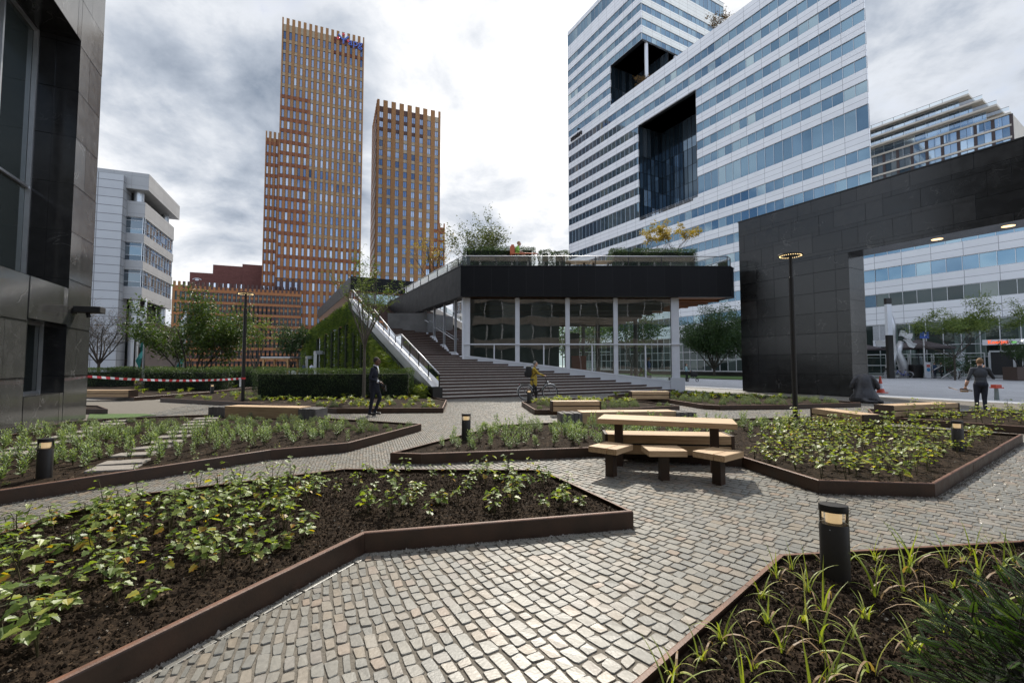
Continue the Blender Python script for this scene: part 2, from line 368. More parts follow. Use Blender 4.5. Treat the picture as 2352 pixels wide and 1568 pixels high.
def soil_mesh(poly, step, clods):
    ip = inset(poly, .03)
    xs = [p.x for p in ip]; ys = [p.y for p in ip]
    gx, gy = np.meshgrid(np.arange(min(xs), max(xs), step), np.arange(min(ys), max(ys), step))
    pts = np.stack([gx.ravel(), gy.ravel()], 1); pts += rng.uniform(-.3, .3, pts.shape)*step
    # only what the picture could see
    vis = (pts[:,1] > 1.2) & (np.abs(pts[:,0]) < pts[:,1]*1.25+.6)
    pts = pts[vis]; pts = pts[inpoly(pts, inset(poly, .03+step*.5))]
    n = len(ip); bnd = [Vector((p.x, p.y)) for p in ip]
    vs, es, fs, *_ = delaunay_2d_cdt(bnd+[Vector(p) for p in pts], [(i, (i+1)%n) for i in range(n)], [], 1, 1e-5)
    V = np.array([(v.x, v.y, 0) for v in vs])
    for i in range(len(V)):
        a = mnoise.noise((V[i,0]*2.2, V[i,1]*2.2, 0)); b = mnoise.noise((V[i,0]*9, V[i,1]*9, 3)); c = mnoise.noise((V[i,0]*30, V[i,1]*30, 5)) if step < .04 else 0
        V[i,2] = .122+.012*a+.014*b+.012*c
    F = np.array([f for f in fs if len(f) == 3], dtype=np.int64)
    at = np.clip(rng.normal(.42, .22, len(F)), 0, .97)
    if clods:
        q = np.stack([rng.uniform(min(xs), max(xs), clods*3), rng.uniform(min(ys), max(ys), clods*3)], 1)
        q = q[(q[:,1] > 1.5) & (np.abs(q[:,0]) < q[:,1]*1.2+.3)]; q = q[inpoly(q, inset(poly, .05))][:clods]
        k = len(q); s = rng.gamma(2.0, .0017, k)+.0022
        base = np.array([(1,0,0),(-1,0,0),(0,1,0),(0,-1,0),(0,0,1),(0,0,-1)])
        ov = base[None]*s[:,None,None]*rng.uniform(.55, 1.4, (k,6,1))
        zz = np.array([.122+.012*mnoise.noise((a*2.2,b*2.2,0))+.014*mnoise.noise((a*9,b*9,3)) for a, b in q])
        ov[:,:,0] += q[:,0,None]; ov[:,:,1] += q[:,1,None]; ov[:,:,2] += zz[:,None]+s[:,None]*.5
        tri = np.array([(0,2,4),(2,1,4),(1,3,4),(3,0,4),(2,0,5),(1,2,5),(3,1,5),(0,3,5)])
        F2 = (tri[None]+np.arange(k)[:,None,None]*6).reshape(-1,3)+len(V)
        V = np.concatenate([V, ov.reshape(-1,3)]); F = np.concatenate([F, F2])
        at = np.concatenate([at, np.repeat(np.where(rng.random(k) < .022, 1.0, np.clip(rng.normal(.5,.25,k), 0, .95)), 8)])
    return V, F, at
BEDS = {}
def bed(key, label, pts, step=.12, clods=0, plan=None):
    poly = ccw(plan if plan else gp(pts)); poly = [Vector((p.x, p.y, 0)) for p in poly]
    c = sum(poly, Vector((0,0,0)))/len(poly)
    root = thing('planting_bed', label, 'planting bed', c)
    prof = [(0,-.04),(0,.150),(.003,.159),(.011,.165),(.036,.165),(.036,.152),(.010,.150),(.010,-.04)]
    rings = [inset(poly, d) for d, z in prof]
    n = len(poly)
    for i in range(n):
        j = (i+1) % n
        a, b = poly[i], poly[j]
        if a.y < .6 and b.y < .6: continue
        if max(a.y, b.y) < 40 and min(abs(a.x)/max(a.y,.1), abs(b.x)/max(b.y,.1)) > 3 and a.y < 6 and b.y < 6 and False: continue
        e = (b-a).normalized()*.0015
        k = len(prof); ns = max(1, round((b-a).length/2.4)) if (a+b).length/2 < 22 else 1
        cuts = [0]+[(m_+rng.uniform(-.12,.12))/ns for m_ in range(1, ns)]+[1]
        for c0, c1 in zip(cuts[:-1], cuts[1:]):                     # plates a couple of metres long, butted with a hairline joint
            vs = []; dz = rng.uniform(-.0035, .0035) if ns > 1 else 0; ob = rng.uniform(-.0025,.0025) if ns > 1 else 0
            for (d, z), rg in zip(prof, rings):
                p = rg[i].lerp(rg[j], c0); q = rg[i].lerp(rg[j], c1); o_ = Vector((-e.y, e.x, 0))*(ob/.0015)
                vs += [Vector((p.x+e.x+o_.x, p.y+e.y+o_.y, z+dz)), Vector((q.x-e.x+o_.x, q.y-e.y+o_.y, z+dz))]
            mb = MB()
            fs = [(2*t, 2*t+1, 2*t+3, 2*t+2) for t in range(k-1)]+[(2*k-2, 2*k-1, 1, 0), tuple(2*t for t in range(k)), tuple(2*t+1 for t in range(k-1, -1, -1))]
            mb.add([v-c for v in vs], fs); mb.m = [1 if 2 <= t <= 3 else 0 for t in range(len(fs))]
            mb.build('edging', [M_['rust'], M_['rusttop']], root)
    V, F, at = soil_mesh(poly, step, clods)
    V = V-np.array([c.x, c.y, 0]); o = link('soil', np_mesh('soil', V, F, m_soil, attr=at), root)
    BEDS[key] = poly
    return root
def ext(a, b, k): return b+(b-a).normalized()*k     # carry an edge on beyond the frame
A1, A2, A3 = G(1455,1173,ZT), G(838,1223,ZT), G(130,1566,ZT)
A4, A5, A6, A7 = G(0,1222,ZT), G(293,1136,ZT), G(791,1075,ZT), G(1246,1077,ZT)
A3x = ext(A2, A3, 1.3); A4x = ext(A5, A4, 1.6)
bed('A', 'large steel-edged bed of broad-leaved young plants nearest the camera on the left', None, .026, 36000, [A1, A2, A3x, Vector((A4x.x-.2, A3x.y, 0)), A4x, A4, A5, A6, A7])
B1 = G(0,1124.7,ZT); B2 = G(622,1032,ZT); Bx = ext(B2, B1, 2.2)
Bl = G(0,1003,ZT); Blx = ext(G(151,968,ZT), Bl, 1.4)
bed('B', 'steel-edged bed with two lines of stepping stones beside the granite building', None, .055, 9000, [Bx, B1, B2, G(800,1016,ZT), G(968,972.5,ZT), G(725,957.5,ZT), G(500,951,ZT), G(362,955.5,ZT), G(245,962,ZT), G(151,968,ZT), Bl, Blx])
bed('C', 'angular steel-edged bed with a long bench on its edge behind the picnic table', [(896,1039),(967.5,1041.5),(1383,1026),(1704,1048),(1880,1102),(2147,1109.5),(2349,997),(2020,976),(1870,957),(1683,961),(1275,969),(1147,975)], .05, 9000)
bed('D', 'steel-edged bed of leafy plants at the right below the walking man', [(2008,954.5),(2352,979),(2620,996),(2620,935),(2190,944.5),(1993,938)], .12)
E1, E2, E3 = G(2352,1238,ZT), G(1789,1270,ZT), G(1493,1525,ZT)
bed('E', 'steel-edged bed of sparse grass tufts in the bottom right corner', None, .022, 24000, [ext(E2, E1, 2.0), E2, E3, ext(E2, E3, .9), Vector((4.6, ext(E2, E3, .9).y, 0))])
bed('F', 'long steel-edged bed with the young tree and clipped hedge left of the stairs', [(368,913.5),(571,924),(773.6,937.5),(1018,936),(1026,918),(960,905),(760,897),(572,892),(492,900.5)], .16)
bed('G', 'far bed with hedges and a wooden bench at its corner on the left', [(140,903),(202,906),(308,911.5),(393,905.5),(480,899),(575,889),(640,878),(640,868),(140,868)], .3)
bed('H', 'short end of a steel-edged bed showing behind the corner of the granite building', [(140,937),(248,939),(226,930.5),(140,929)], .2)
bed('I', 'steel-edged bed with a short bench in front of the wide steps', [(1198,922),(1227.5,940),(1380,940.5),(1561,931),(1440,917),(1262,913)], .16)
bed('J', 'steel-edged bed between the wide steps and the dark granite portal', [(1396,908.5),(1531,916),(1614,928.5),(1654,930.5),(1800,929),(1978,924),(1840,912),(1700,905),(1545,901),(1450,902)], .2)
# ---- granite setts as real stones
m_sett = ramp_attr('granite_setts', [(0,(.150,.148,.134)),(.18,(.180,.172,.150)),(.36,(.205,.194,.166)),(.52,(.165,.163,.147)),(.66,(.215,.194,.160)),(.8,(.212,.178,.135)),(.9,(.188,.178,.160)),(.97,(.228,.175,.130)),(1,(.240,.220,.188))], .40, .5, bump=.14, bscale=60, var=.20, vscale=30)
def setts():
    gx = np.linspace(-18, 16, 3401); tn = np.clip(.46+.17*(gx+1), .32, 1.0); dx = gx[1]-gx[0]
    H = np.concatenate([[0], np.cumsum(1/tn)[:-1]*dx]); H -= np.interp(0, gx, H)
    sn = tn/np.sqrt(1+tn*tn); S = np.concatenate([[0], np.cumsum(1/sn)[:-1]*dx])
    dY = .165; smax = S[-1]; out = []
    for j in range(-120, 420):
        L = rng.gamma(26, .0041, int(smax/.10)); s = np.cumsum(L); k = s < smax; L = L[k]; s = s[k]-L/2
        x = np.interp(s, S, gx); y = (j+.5)*dY-np.interp(x, gx, H)
        ok = (y > 1.75) & (y < 24) & (np.abs(x) < y*1.16+.4)
        if ok.any():
            t = np.interp(x[ok], gx, tn); w = dY*t/np.sqrt(1+t*t)
            out.append(np.stack([x[ok], y[ok], L[ok], w, t], 1))
    a = np.concatenate(out)
    keep = np.ones(len(a), bool)
    for poly in BEDS.values(): keep &= ~inpoly(a[:,:2], inset(poly, -.045))
    # the stair, the hall and the portal stand on it
    d = a[:,:2]-np.array([-3.1, 20.2]); keep &= ~((d[:,0]*-.42+d[:,1]*.9075 > -.1) & (a[:,0] > -4))
    a = a[keep]; n = len(a)
    t = np.stack([-a[:,4], np.ones(n)], 1); t /= np.linalg.norm(t, axis=1)[:,None]; q = np.stack([t[:,1], -t[:,0]], 1)
    gap = .0062+rng.random(n)*.0035
    hl = a[:,2]/2-gap*.6; hw = a[:,3]/2-gap
    # eight-sided stones: each corner knocked off by a random amount
    cs = np.array([(-1,-1),(1,-1),(1,1),(-1,1)]); nx_ = np.roll(cs, -1, 0); pv_ = np.roll(cs, 1, 0)
    hgt = rng.normal(0, .0011, n); jit = rng.normal(0, .0055, (n,4,2)); til = rng.normal(0, .0007, (n,4))
    ch = rng.uniform(.10, .30, (n,4,1))
    half = np.stack([hl, hw], 1)[:,None,:]
    P0 = cs[None]*half+jit
    nxt, prv = np.roll(P0, -1, 1), np.roll(P0, 1, 1)
    O = np.zeros((n,8,2)); O[:,0::2] = P0+(prv-P0)*ch*.5; O[:,1::2] = P0+(nxt-P0)*ch*.5
    O += rng.normal(0, .0018, O.shape)
    V = np.zeros((n,24,3)); tl8 = np.repeat(til, 2, 1)
    for r, (f, z, tl) in enumerate(((1.0,-.024,0),(.985,-.0035,.8),(.93,0.0,1))):
        al, ac = O[:,:,0]*f, O[:,:,1]*f
        V[:,8*r:8*r+8,0] = a[:,0,None]+al*t[:,0,None]+ac*q[:,0,None]
        V[:,8*r:8*r+8,1] = a[:,1,None]+al*t[:,1,None]+ac*q[:,1,None]
        V[:,8*r:8*r+8,2] = z+hgt[:,None]*tl+tl8*tl
    f = [(8*r+i, 8*r+(i+1)%8, 8*r+8+(i+1)%8, 8*r+8+i) for r in (0, 1) for i in range(8)]+[(16,17,18,19),(16,19,20,23),(20,21,22,23)]
    f = np.array(f)[:, ::-1]
    F = (f[None]+np.arange(n)[:,None,None]*24).reshape(-1,4)
    col = np.repeat(rng.random(n), 19)
    o = link('paving', np_mesh('paving', V.reshape(-1,3), F, m_sett, attr=col)); tag(o, kind='structure')
    print('setts', n)
setts()
# narrow rim of flat stones along the two near beds
def rim(pts):
    mb = MB(); cnt = 0
    for a, b in zip(pts[:-1], pts[1:]):
        e = (b-a); L = e.length; e.normalize(); nn = Vector((e.y, -e.x, 0)); s = .02
        while s < L-.1:
            l = min(random.uniform(.16, .34), L-s); w = random.uniform(.035, .05)
            p = a+e*(s+l/2)+nn*.028
            M = Matrix.Translation((p.x, p.y, 0)) @ Matrix(((e.x, nn.x, 0, 0), (e.y, nn.y, 0, 0), (0, 0, 1, 0), (0, 0, 0, 1)))
            mb.bbox(-l/2+.006, l/2-.006, -.02, w, -.02, .002, .006, M=M); s += l; cnt += 1
    me = mb.mesh('kerb_strip', m_sett); a = me.attributes.new('rnd', 'FLOAT', 'FACE'); k = len(me.polygons)//cnt
    a.data.foreach_set('value', np.repeat(rng.random(cnt)*.5, k).astype(np.float32))
    o = link('kerb_strip', me); tag(o, kind='structure')
rim([Vector((p.x,p.y,0)) for p in (A3x, A2, A1)])
# small grass patch beside the bed with the stepping stones
flat('grass', [G(201,962),G(206,951),G(330,950.5),G(362,954),G(300,959),G(245,961.5)], .012, m_lawn)
# stepping stones
step_stones = [(178,997,1),(222,985,1),(252,979,1),(288,972,1)] 
def stepping(u, v, w, h, z=.142):
    p = G(u, v, z); return p
st = MB(); st.bbox(-.27, .27, -.16, .16, -.05, 0, .008); st_me = st.mesh('stepping_stone', M_['conclt'])
SROW1 = [(20,1040),(68,1026),(110,1015),(158,1001),(196,989.5),(229,980),(252,972.5),(275,965)]
SROW2 = [(263,1073),(286,1059),(310,1041),(350,1025.5),(378,1013),(400,1000.5),(418,990),(436,981),(450,973),(462,966),(474,959.5)]
for row, lab in ((SROW1, 'flat concrete stepping stone in the row nearer the granite building'), (SROW2, 'flat concrete stepping stone in the row running toward the long bench')):
    for u, v in row:
        p = G(u, v, .145); o = link('stepping_stone', st_me); o.location = p; o.rotation_euler = (random.uniform(-.02,.02), random.uniform(-.02,.02), R(18)+random.uniform(-.08,.08))
        tag(o, lab, 'stepping stone', lab.replace('flat concrete stepping stone in', 'stepping stones in'))

# loose grit and crumbs of soil swept against the steel edges
def grit(lines, n):
    V_, F_, at = [], [], []; tri = np.array([(0,2,4),(2,1,4),(1,3,4),(3,0,4),(2,0,5),(1,2,5),(3,1,5),(0,3,5)]); base = np.array([(1,0,0),(-1,0,0),(0,1,0),(0,-1,0),(0,0,1),(0,0,-1)]); k0 = 0
    tot = sum((b-a).length for a, b in lines)
    for a, b in lines:
        e = (b-a); L = e.length; e.normalize(); nn = np.array((e.y, -e.x)); k = int(n*L/tot)
        u = rng.random(k)*L; d = rng.gamma(1.3, .016, k)+.002; s = rng.gamma(2.0, .0016, k)+.0016
        o = base[None]*s[:,None,None]*rng.uniform(.6,1.4,(k,6,1))
        o[:,:,0] += (a.x+e.x*u+nn[0]*d)[:,None]; o[:,:,1] += (a.y+e.y*u+nn[1]*d)[:,None]; o[:,:,2] += .001
        V_.append(o.reshape(-1,3)); F_.append((tri[None]+np.arange(k)[:,None,None]*6).reshape(-1,3)+k0); k0 += k*6; at.append(np.repeat(rng.random(k), 8))
    o = link('gravel', np_mesh('gravel', np.concatenate(V_), np.concatenate(F_), ramp_attr('grit', [(0,(.03,.022,.016)),(.5,(.12,.105,.085)),(1,(.34,.32,.29))], .9), attr=np.concatenate(at))); tag(o, 'fine pale grit lying along the foot of the steel edging', 'grit', kind='stuff')
fl = lambda *p: [(Vector((a.x,a.y,0)), Vector((b.x,b.y,0))) for a, b in zip(p[:-1], p[1:])]
cC = [G(x,y,ZT) for x, y in ((896,1039),(967.5,1041.5),(1383,1026),(1704,1048),(1880,1102),(2147,1109.5),(2349,997))]
grit(fl(A3x,A2,A1,A7)+fl(*cC)+fl(Bx,B1,B2)+fl(E3,E2,E1), 15000)
# ------------------------------------------------------------------ buildings
def sub_rects(x0, x1, z0, z1, holes):
    """split a facade rectangle around rectangular holes"""
    rs = [(x0, x1, z0, z1)]
    for h in holes:
        out = []
        for r in rs:
            a, b, c, d = max(r[0],h[0]), min(r[1],h[1]), max(r[2],h[2]), min(r[3],h[3])
            if a >= b-1e-6 or c >= d-1e-6: out.append(r); continue
            if r[0] < a: out.append((r[0], a, r[2], r[3]))
            if b < r[1]: out.append((b, r[1], r[2], r[3]))
            if r[2] < c: out.append((a, b, r[2], c))
            if d < r[3]: out.append((a, b, d, r[3]))
        rs = out
    return rs
def panes(name, x0, x1, z0, z1, y, w, gm, fm, parent, fw=.05, M=None, depth=.08, transoms=(), seed=None, top=.05):
    """a ribbon of glass panes with mullions; front plane at y (facing -y)"""
    n = max(1, round((x1-x0)/w)); w = (x1-x0)/n; mb = MB(); at = []
    def T(p): return M @ Vector(p) if M is not None else Vector(p)
    for i in range(n):
        a, b = x0+i*w, x0+(i+1)*w
        zs = [z0]+list(transoms)+[z1]
        for q in range(len(zs)-1):
            k = random.uniform(-.004,.004); k2 = random.uniform(-.004,.004)
            mb.quad(T((a,y+k,zs[q])), T((b,y+k2,zs[q])), T((b,y+k2,zs[q+1])), T((a,y+k,zs[q+1]))); at.append(random.random())
    me = mb.mesh(name, [gm]); a = me.attributes.new('rnd', 'FLOAT', 'FACE'); a.data.foreach_set('value', np.array(at, np.float32))
    o = link(name, me, parent); fb = MB()
    for i in range(n+1):
        a = x0+i*w; fb.box(a-fw/2, a+fw/2, y-depth, y-.006, z0, z1, 0, M)
    for z in [z0+top/2, z1-top/2]+list(transoms): fb.box(x0, x1, y-depth*.8, y-.007, z-top/2, z+top/2, 0, M)
    fb.build('frame', fm, o)
    return o
def facade_glass(name, stops, metal=.75, rough=.03):
    return ramp_attr(name, stops, rough, .8, metal=metal)
g_slab = facade_glass('coated_blue_glass', [(0,(.10,.175,.25)),(.4,(.145,.235,.32)),(.8,(.185,.285,.36)),(.93,(.25,.345,.40)),(1,(.38,.47,.49))])
g_dark = facade_glass('smoked_glass', [(0,(.020,.028,.030)),(.5,(.045,.058,.06)),(.85,(.08,.10,.10)),(1,(.16,.18,.17))], .5)
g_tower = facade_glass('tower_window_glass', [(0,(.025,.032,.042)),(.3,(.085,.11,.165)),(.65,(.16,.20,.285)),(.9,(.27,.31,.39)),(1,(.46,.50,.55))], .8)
g_low = facade_glass('podium_window_glass', [(0,(.05,.06,.07)),(.5,(.10,.12,.14)),(.9,(.22,.26,.28)),(1,(.42,.5,.52))], .7)
RH, ZO = .92, -1.14
m_panel = brickmat('white_aluminium_panels', ((.70,.705,.73),(.745,.75,.77)), (.26,.26,.28), 3.2, RH, .028, .38, .5, offset=0, bump=.3, var=.05, vscale=.1, zoff=1.14)
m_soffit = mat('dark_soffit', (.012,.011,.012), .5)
# ---- white slab with the tall tower
slab = thing('office_building', 'tall white office slab striped with blue window ribbons and two large dark openings', 'office building', SLAB, math.atan2(-.876, .483))
X0, X1 = -75.1, 0.0
rows = [12,16,20,24,28,32,36]           # ribbons in panel rows, two rows high
low = [(r*RH+ZO, (r+2)*RH+ZO) for r in rows]
mid = [(41*RH+ZO, 45*RH+ZO)]
up = [(r*RH+ZO, (r+2)*RH+ZO) for r in (47,51,55,59,63,67,71)]
tow = [(r*RH+ZO, (r+2)*RH+ZO) for r in (75.5,79.5,83.5,87.5,91.5,95.5,99.5)]+[(105.6*RH+ZO, 109.4*RH+ZO)]
TOPS, TOPT = 76*RH+ZO, 110.7*RH+ZO
VOID = (-46.9, -30.2, 35.6, 58.9); NOTCH = (-56.5, -45.3, TOPS, 79.4)
bands = []
for z0, z1 in low+mid+up:
    xs = [(X0, VOID[0]), (VOID[1], X1)] if (z0 > VOID[2]-1 and z1 < VOID[3]+1) else [(X0, X1)]
    for a, b in xs: bands.append((a, b, z0, z1))
for z0, z1 in tow:
    bands.append((X0, NOTCH[0] if z0 < NOTCH[3] and z1 < NOTCH[3]+1 else -45.3, z0, z1))
LOBBY = (X0, 44, 0.0, 7.35)
wing = [(X1, 44, z0, z1) for z0, z1 in low[:4]]
holes = [VOID]+[(a, b, c, d) for a, b, c, d in bands+wing]
wl = MB()
for r in sub_rects(X0, X1, 7.35, TOPS, holes)+sub_rects(X1, 44, 7.35, 22.5, holes)+sub_rects(X0, -45.3, TOPS, TOPT, [NOTCH]+holes):
    wl.box(r[0], r[1], 0, .35, r[2], r[3])
ED = Vector((-.45, .893, 0))                                         # the slab end is cut back on a slant
wl.prism([(X1,.36),(X1+ED.x*26,.36+ED.y*26),(X1+ED.x*26-.4,.36+ED.y*26),(X1-.4,.36)], 22.5, TOPS-.01)
wl.box(X0-.02, X0+.3, .36, 30, 0, TOPT-.01)                          # left end wall
wl.box(X0, -45.3, .36, 31, TOPT-.3, TOPT-.02); wl.prism([(X0,.36),(X1-.42,.36),(X1-.42+ED.x*24,.36+ED.y*24),(X0,22)], TOPS-.3, TOPS-.03); wl.box(X1, 44, .36, 14, 22.1, 22.48)
# unseen dark core added behind the glass to block light
for r in sub_rects(X0+.4, X1-1.2, .2, TOPS-.35, [VOID]): wl.prism([(r[0],1.2),(r[1],1.2),(r[1]+(ED.x*20 if r[1] > -5 else 0),19),(r[0],19)], r[2], r[3], 1)
for r in sub_rects(X0+.4, -45.65, TOPS+.02, TOPT-.35, [NOTCH]): wl.box(r[0], r[1], 1.2, 29, r[2], r[3], 1)
wl.box(X1+.02, 44, 1.2, 14, .2, 22, 1)
# return face of the tower above the slab roof (faces right)
tz = [(a, b) for a, b in tow]
for r in sub_rects(0.36, 31, 79.4, TOPT, [(0, 40, a, b) for a, b in tz if a > 79]): wl.box(-45.65, -45.3, r[0], r[1], r[2], r[3], 2)
wl.build('wall', [m_panel, m_soffit, brickmat('cream_side_panels', ((.78,.77,.72),(.82,.81,.76)), (.34,.32,.28), 3.2, RH, .028, .45, offset=0, bump=.3, var=.05, vscale=.1, zoff=1.14)], slab)
for a, b, c, d in bands: panes('window_ribbon', a, b, c, d, .16, 1.6, g_slab, M_['alu'], slab)
for a, b, c, d in wing: panes('window_ribbon', a, b, c, d, .16, 1.6, g_slab if c > 13 else g_dark, M_['alu'], slab)
RM = Matrix.Translation((-45.3,0,0)) @ Matrix.Rotation(R(90), 4, 'Z')
for a, b in tz:
    if a > 79: panes('window_ribbon', .36, 31, a, b, .16, 1.6, g_slab, M_['alu'], slab, M=RM)
# dark opening with glass walls inside
vo = MB(); v0, v1, z0, z1 = VOID; D = 8.0
vo.quad((v0,.36,z1),(v1,.36,z1),(v1,D,z1),(v0,D,z1)); vo.quad((v0,.36,z0),(v1,.36,z0),(v1,D,z0),(v0,D,z0)); vo.box(v1, v1+.3, .36, D, z0, z1)
vo.box(v0,v1,.36,D,z1+.01,z1+.3)
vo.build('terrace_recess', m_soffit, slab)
g_void = facade_glass('recess_glass', [(0,(.03,.05,.07)),(.6,(.08,.12,.16)),(.85,(.16,.22,.28)),(1,(.42,.47,.52))], .75)
panes('recess_glazing', v0, v1, z0+4, z1, D, 1.3, g_void, M_['dark'], slab, transoms=[z0+8,z0+12,z0+16], fw=.07)
panes('recess_glazing', .36, D, z0, z1, 0, 1.3, g_void, M_['dark'], slab, M=Matrix.Translation((v0+.02,0,0)) @ Matrix.Rotation(R(90),4,'Z'), transoms=[z0+4,z0+8,z0+12,z0+16], fw=.07)
rl = MB()
for i in range(9): x = v0+(v1-v0)*i/8; rl.box(x-.03, x+.03, .5, .56, z0, z0+1.1)
for z in (.3,.6,.85,1.1): rl.box(v0, v1, .5, .55, z0+z-.03, z0+z)
rl.build('terrace_railing', M_['steel'], slab)
n0, n1, nz0, nz1 = NOTCH
no = MB(); no.quad((n0,.36,nz1),(n1,.36,nz1),(n1,31,nz1),(n0,31,nz1)); no.quad((n0,.36,nz0),(n1,.36,nz0),(n1,31,nz0),(n0,31,nz0)); no.box(n0,n1,.36,31,nz1+.01,nz1+.25)
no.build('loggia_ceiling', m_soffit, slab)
panes('recess_glazing', n0, n1, nz0, nz1, 9, 1.3, g_void, M_['dark'], slab, transoms=[nz0+5], fw=.07)
panes('recess_glazing', .36, 9, nz0, nz1, 0, 1.3, g_void, M_['dark'], slab, M=Matrix.Translation((n0+.02,0,0)) @ Matrix.Rotation(R(90),4,'Z'), transoms=[nz0+5], fw=.07)
for x, y in ((n1-.6, 2.2), (n1-.5, 12)):
    cl = MB(); cl.tube([(x,y,nz0),(x,y,nz1)], .42, 16); cl.build('column', M_['white'], slab, smooth='auto')
# street level
g_lob = facade_glass('lobby_glass', [(0,(.020,.03,.028)),(.6,(.05,.065,.06)),(1,(.12,.15,.14))], .45)
panes('shopfront', X0, 44, .35, 7.3, .22, 1.75, g_lob, M_['alu'], slab, transoms=[2.6, 4.2], fw=.09, depth=.12, top=.09)
pl = MB(); pl.box(X0, 44, .0, .35, 0, .34); pl.build('plinth', M_['conc'], slab)
cm = ramp_attr('pale_curtain', [(0,(.07,.10,.088)),(1,(.16,.20,.18))], .8)
for x in (1.3, 3.2, 8.3, 10.2, 14, 17.5, 24):
    c = MB(); at = []
    for k in range(8): c.quad((x+k*.13,.19+.012*(k%2),2.7),(x+k*.13+.13,.19+.012*((k+1)%2),2.7),(x+k*.13+.10,.19+.012*((k+1)%2),7.1),(x+k*.13+.0,.19+.012*(k%2),7.1))
    me = c.mesh('curtain', cm); a = me.attributes.new('rnd','FLOAT','FACE'); a.data.foreach_set('value', rng.random(8).astype(np.float32)); link('curtain', me, slab)
lv = MB()
for k in range(22): lv.box(-.55, 1.1, .06, .17, 5.2+k*.09, 5.25+k*.09)
lv.box(-.6, 1.15, .10, .18, 4.2, 5.15); lv.build('vent_grille', M_['white'], slab)
# entrance with its lit fascia sign
en = MB(); en.box(11.2, 18.8, -1.0, .1, 3.95, 4.6); en.build('entrance_canopy', M_['white'], slab)
ef = MB()
for x in (11.5, 13.6, 15.7, 16.3, 18.6): ef.box(x-.11, x+.11, -.1, .1, .3, 3.1)
ef.box(11.5, 18.6, -.1, .1, 3.1, 3.3); ef.build('entrance_frame', M_['alu'], slab)
ed = MB(); ed.box(11.6,13.5,.02,.12,.34,3.1); ed.build('doorway', m_soffit, slab)
def text(name, s, size, m, parent, loc, rot=(R(90),0,0), ext=.03, align='CENTER', font_scale=(1,1,1)):
    cu = bpy.data.curves.new(name, 'FONT'); cu.body = s; cu.size = size; cu.extrude = ext; cu.align_x = align; cu.align_y = 'CENTER'; cu.materials.append(m)
    tmp = bpy.data.objects.new('tmp_text', cu); COL.objects.link(tmp); dg = bpy.context.evaluated_depsgraph_get(); dg.update()
    me = bpy.data.meshes.new_from_object(tmp.evaluated_get(dg)); me.name = name; bpy.data.objects.remove(tmp); bpy.data.curves.remove(cu)
    o = link(name, me, parent); o.location = loc; o.rotation_euler = rot; o.scale = font_scale; return o
text('lettering', 'Koetjes', .60, mat('lit_orange_sign', (.8,.1,.02), .5, emit=(1,.13,.02,1.0)), slab, (12.55,-1.03,4.28), font_scale=(.95,1.05,1))
text('lettering', 'en', .42, mat('lit_green_sign', (.2,.7,.1), .5, emit=(.2,.7,.1,.6)), slab, (13.88,-1.03,4.24))
text('lettering', 'Kalfjes', .60, mat('lit_white_sign', (.9,.9,.9), .5, emit=(1,1,1,.8)), slab, (15.15,-1.03,4.28), font_scale=(.95,1.05,1))
lg = MB(); lg.box(16.9,17.5,-1.03,-1.0,4.08,4.48); lg.build('sign_plate', M_['dark'], slab)
acc = thing('wall_sign', 'dark raised letters reading accenture near the left corner of the white tower', 'sign', (0,0,0))
acc.parent = None; acc.matrix_world = Matrix.Translation(SLAB) @ Matrix.Rotation(math.atan2(-.876,.483), 4, 'Z')
mblk = mat('sign_black', (.015,.013,.015), .4)
text('lettering', 'accenture', 2.1, mblk, acc, (X0+4.2,-.12,67.2), ext=.2, font_scale=(.62,1.15,1))
text('lettering', '>', 1.3, mblk, acc, (X0+5.0,-.12,68.8), ext=.2, font_scale=(.7,1,1))
# rooftop greenery boxes are planted later
# ------------------------------------------------------------------ brick towers
AX = R(21.7); AXV = Vector((math.cos(AX), math.sin(AX), 0)); BXV = Vector((-math.sin(AX), math.cos(AX), 0))
def hit(o, d, x, y=500):
    """distance along o + d*w at which the point stands at picture column x"""
    r = ray(x, y); k = r.x/r.y
    return (k*o.y-o.x)/(d.x-k*d.y)
def brick(name, a, b): return brickmat(name, (a, b), tuple(c*.55 for c in a), .9, .22, .02, .85, .3, bump=0, var=.12, vscale=.5)
m_tan = brick('tan_brick', (.285,.15,.066), (.32,.17,.076)); m_or = brick('orange_brick', (.31,.14,.058), (.345,.16,.066)); m_red = brick('red_brown_brick', (.225,.09,.047), (.26,.105,.055))
m_brn = brick('dark_purple_brick', (.085,.05,.045), (.115,.068,.06)); m_beige = mat('beige_panel', (.33,.275,.20), .7, var=.06, scale=1); m_maroon = brick('maroon_brick', (.13,.05,.042), (.16,.066,.055))
def win_mesh(w, h, gm, div=1):
    mb = MB(); at = []
    f = .09
    for i in range(div):
        a = -w/2+f+i*(w-2*f)/div; b = a+(w-2*f)/div
        mb.quad((a,.12,f),(b,.12,f),(b,.12,h-f),(a,.12,h-f)); at.append(0)
        if i: mb.box(a-.04,a+.04,.06,.13,f,h-f,1); at += [0]*6
    mb.box(-w/2,-w/2+f,.0,.2,0,h,1); mb.box(w/2-f,w/2,.0,.2,0,h,1); mb.box(-w/2+f,w/2-f,.0,.2,0,f,1); mb.box(-w/2+f,w/2-f,.0,.2,h-f,h,1)
    return mb, len(at)
WIN = {}
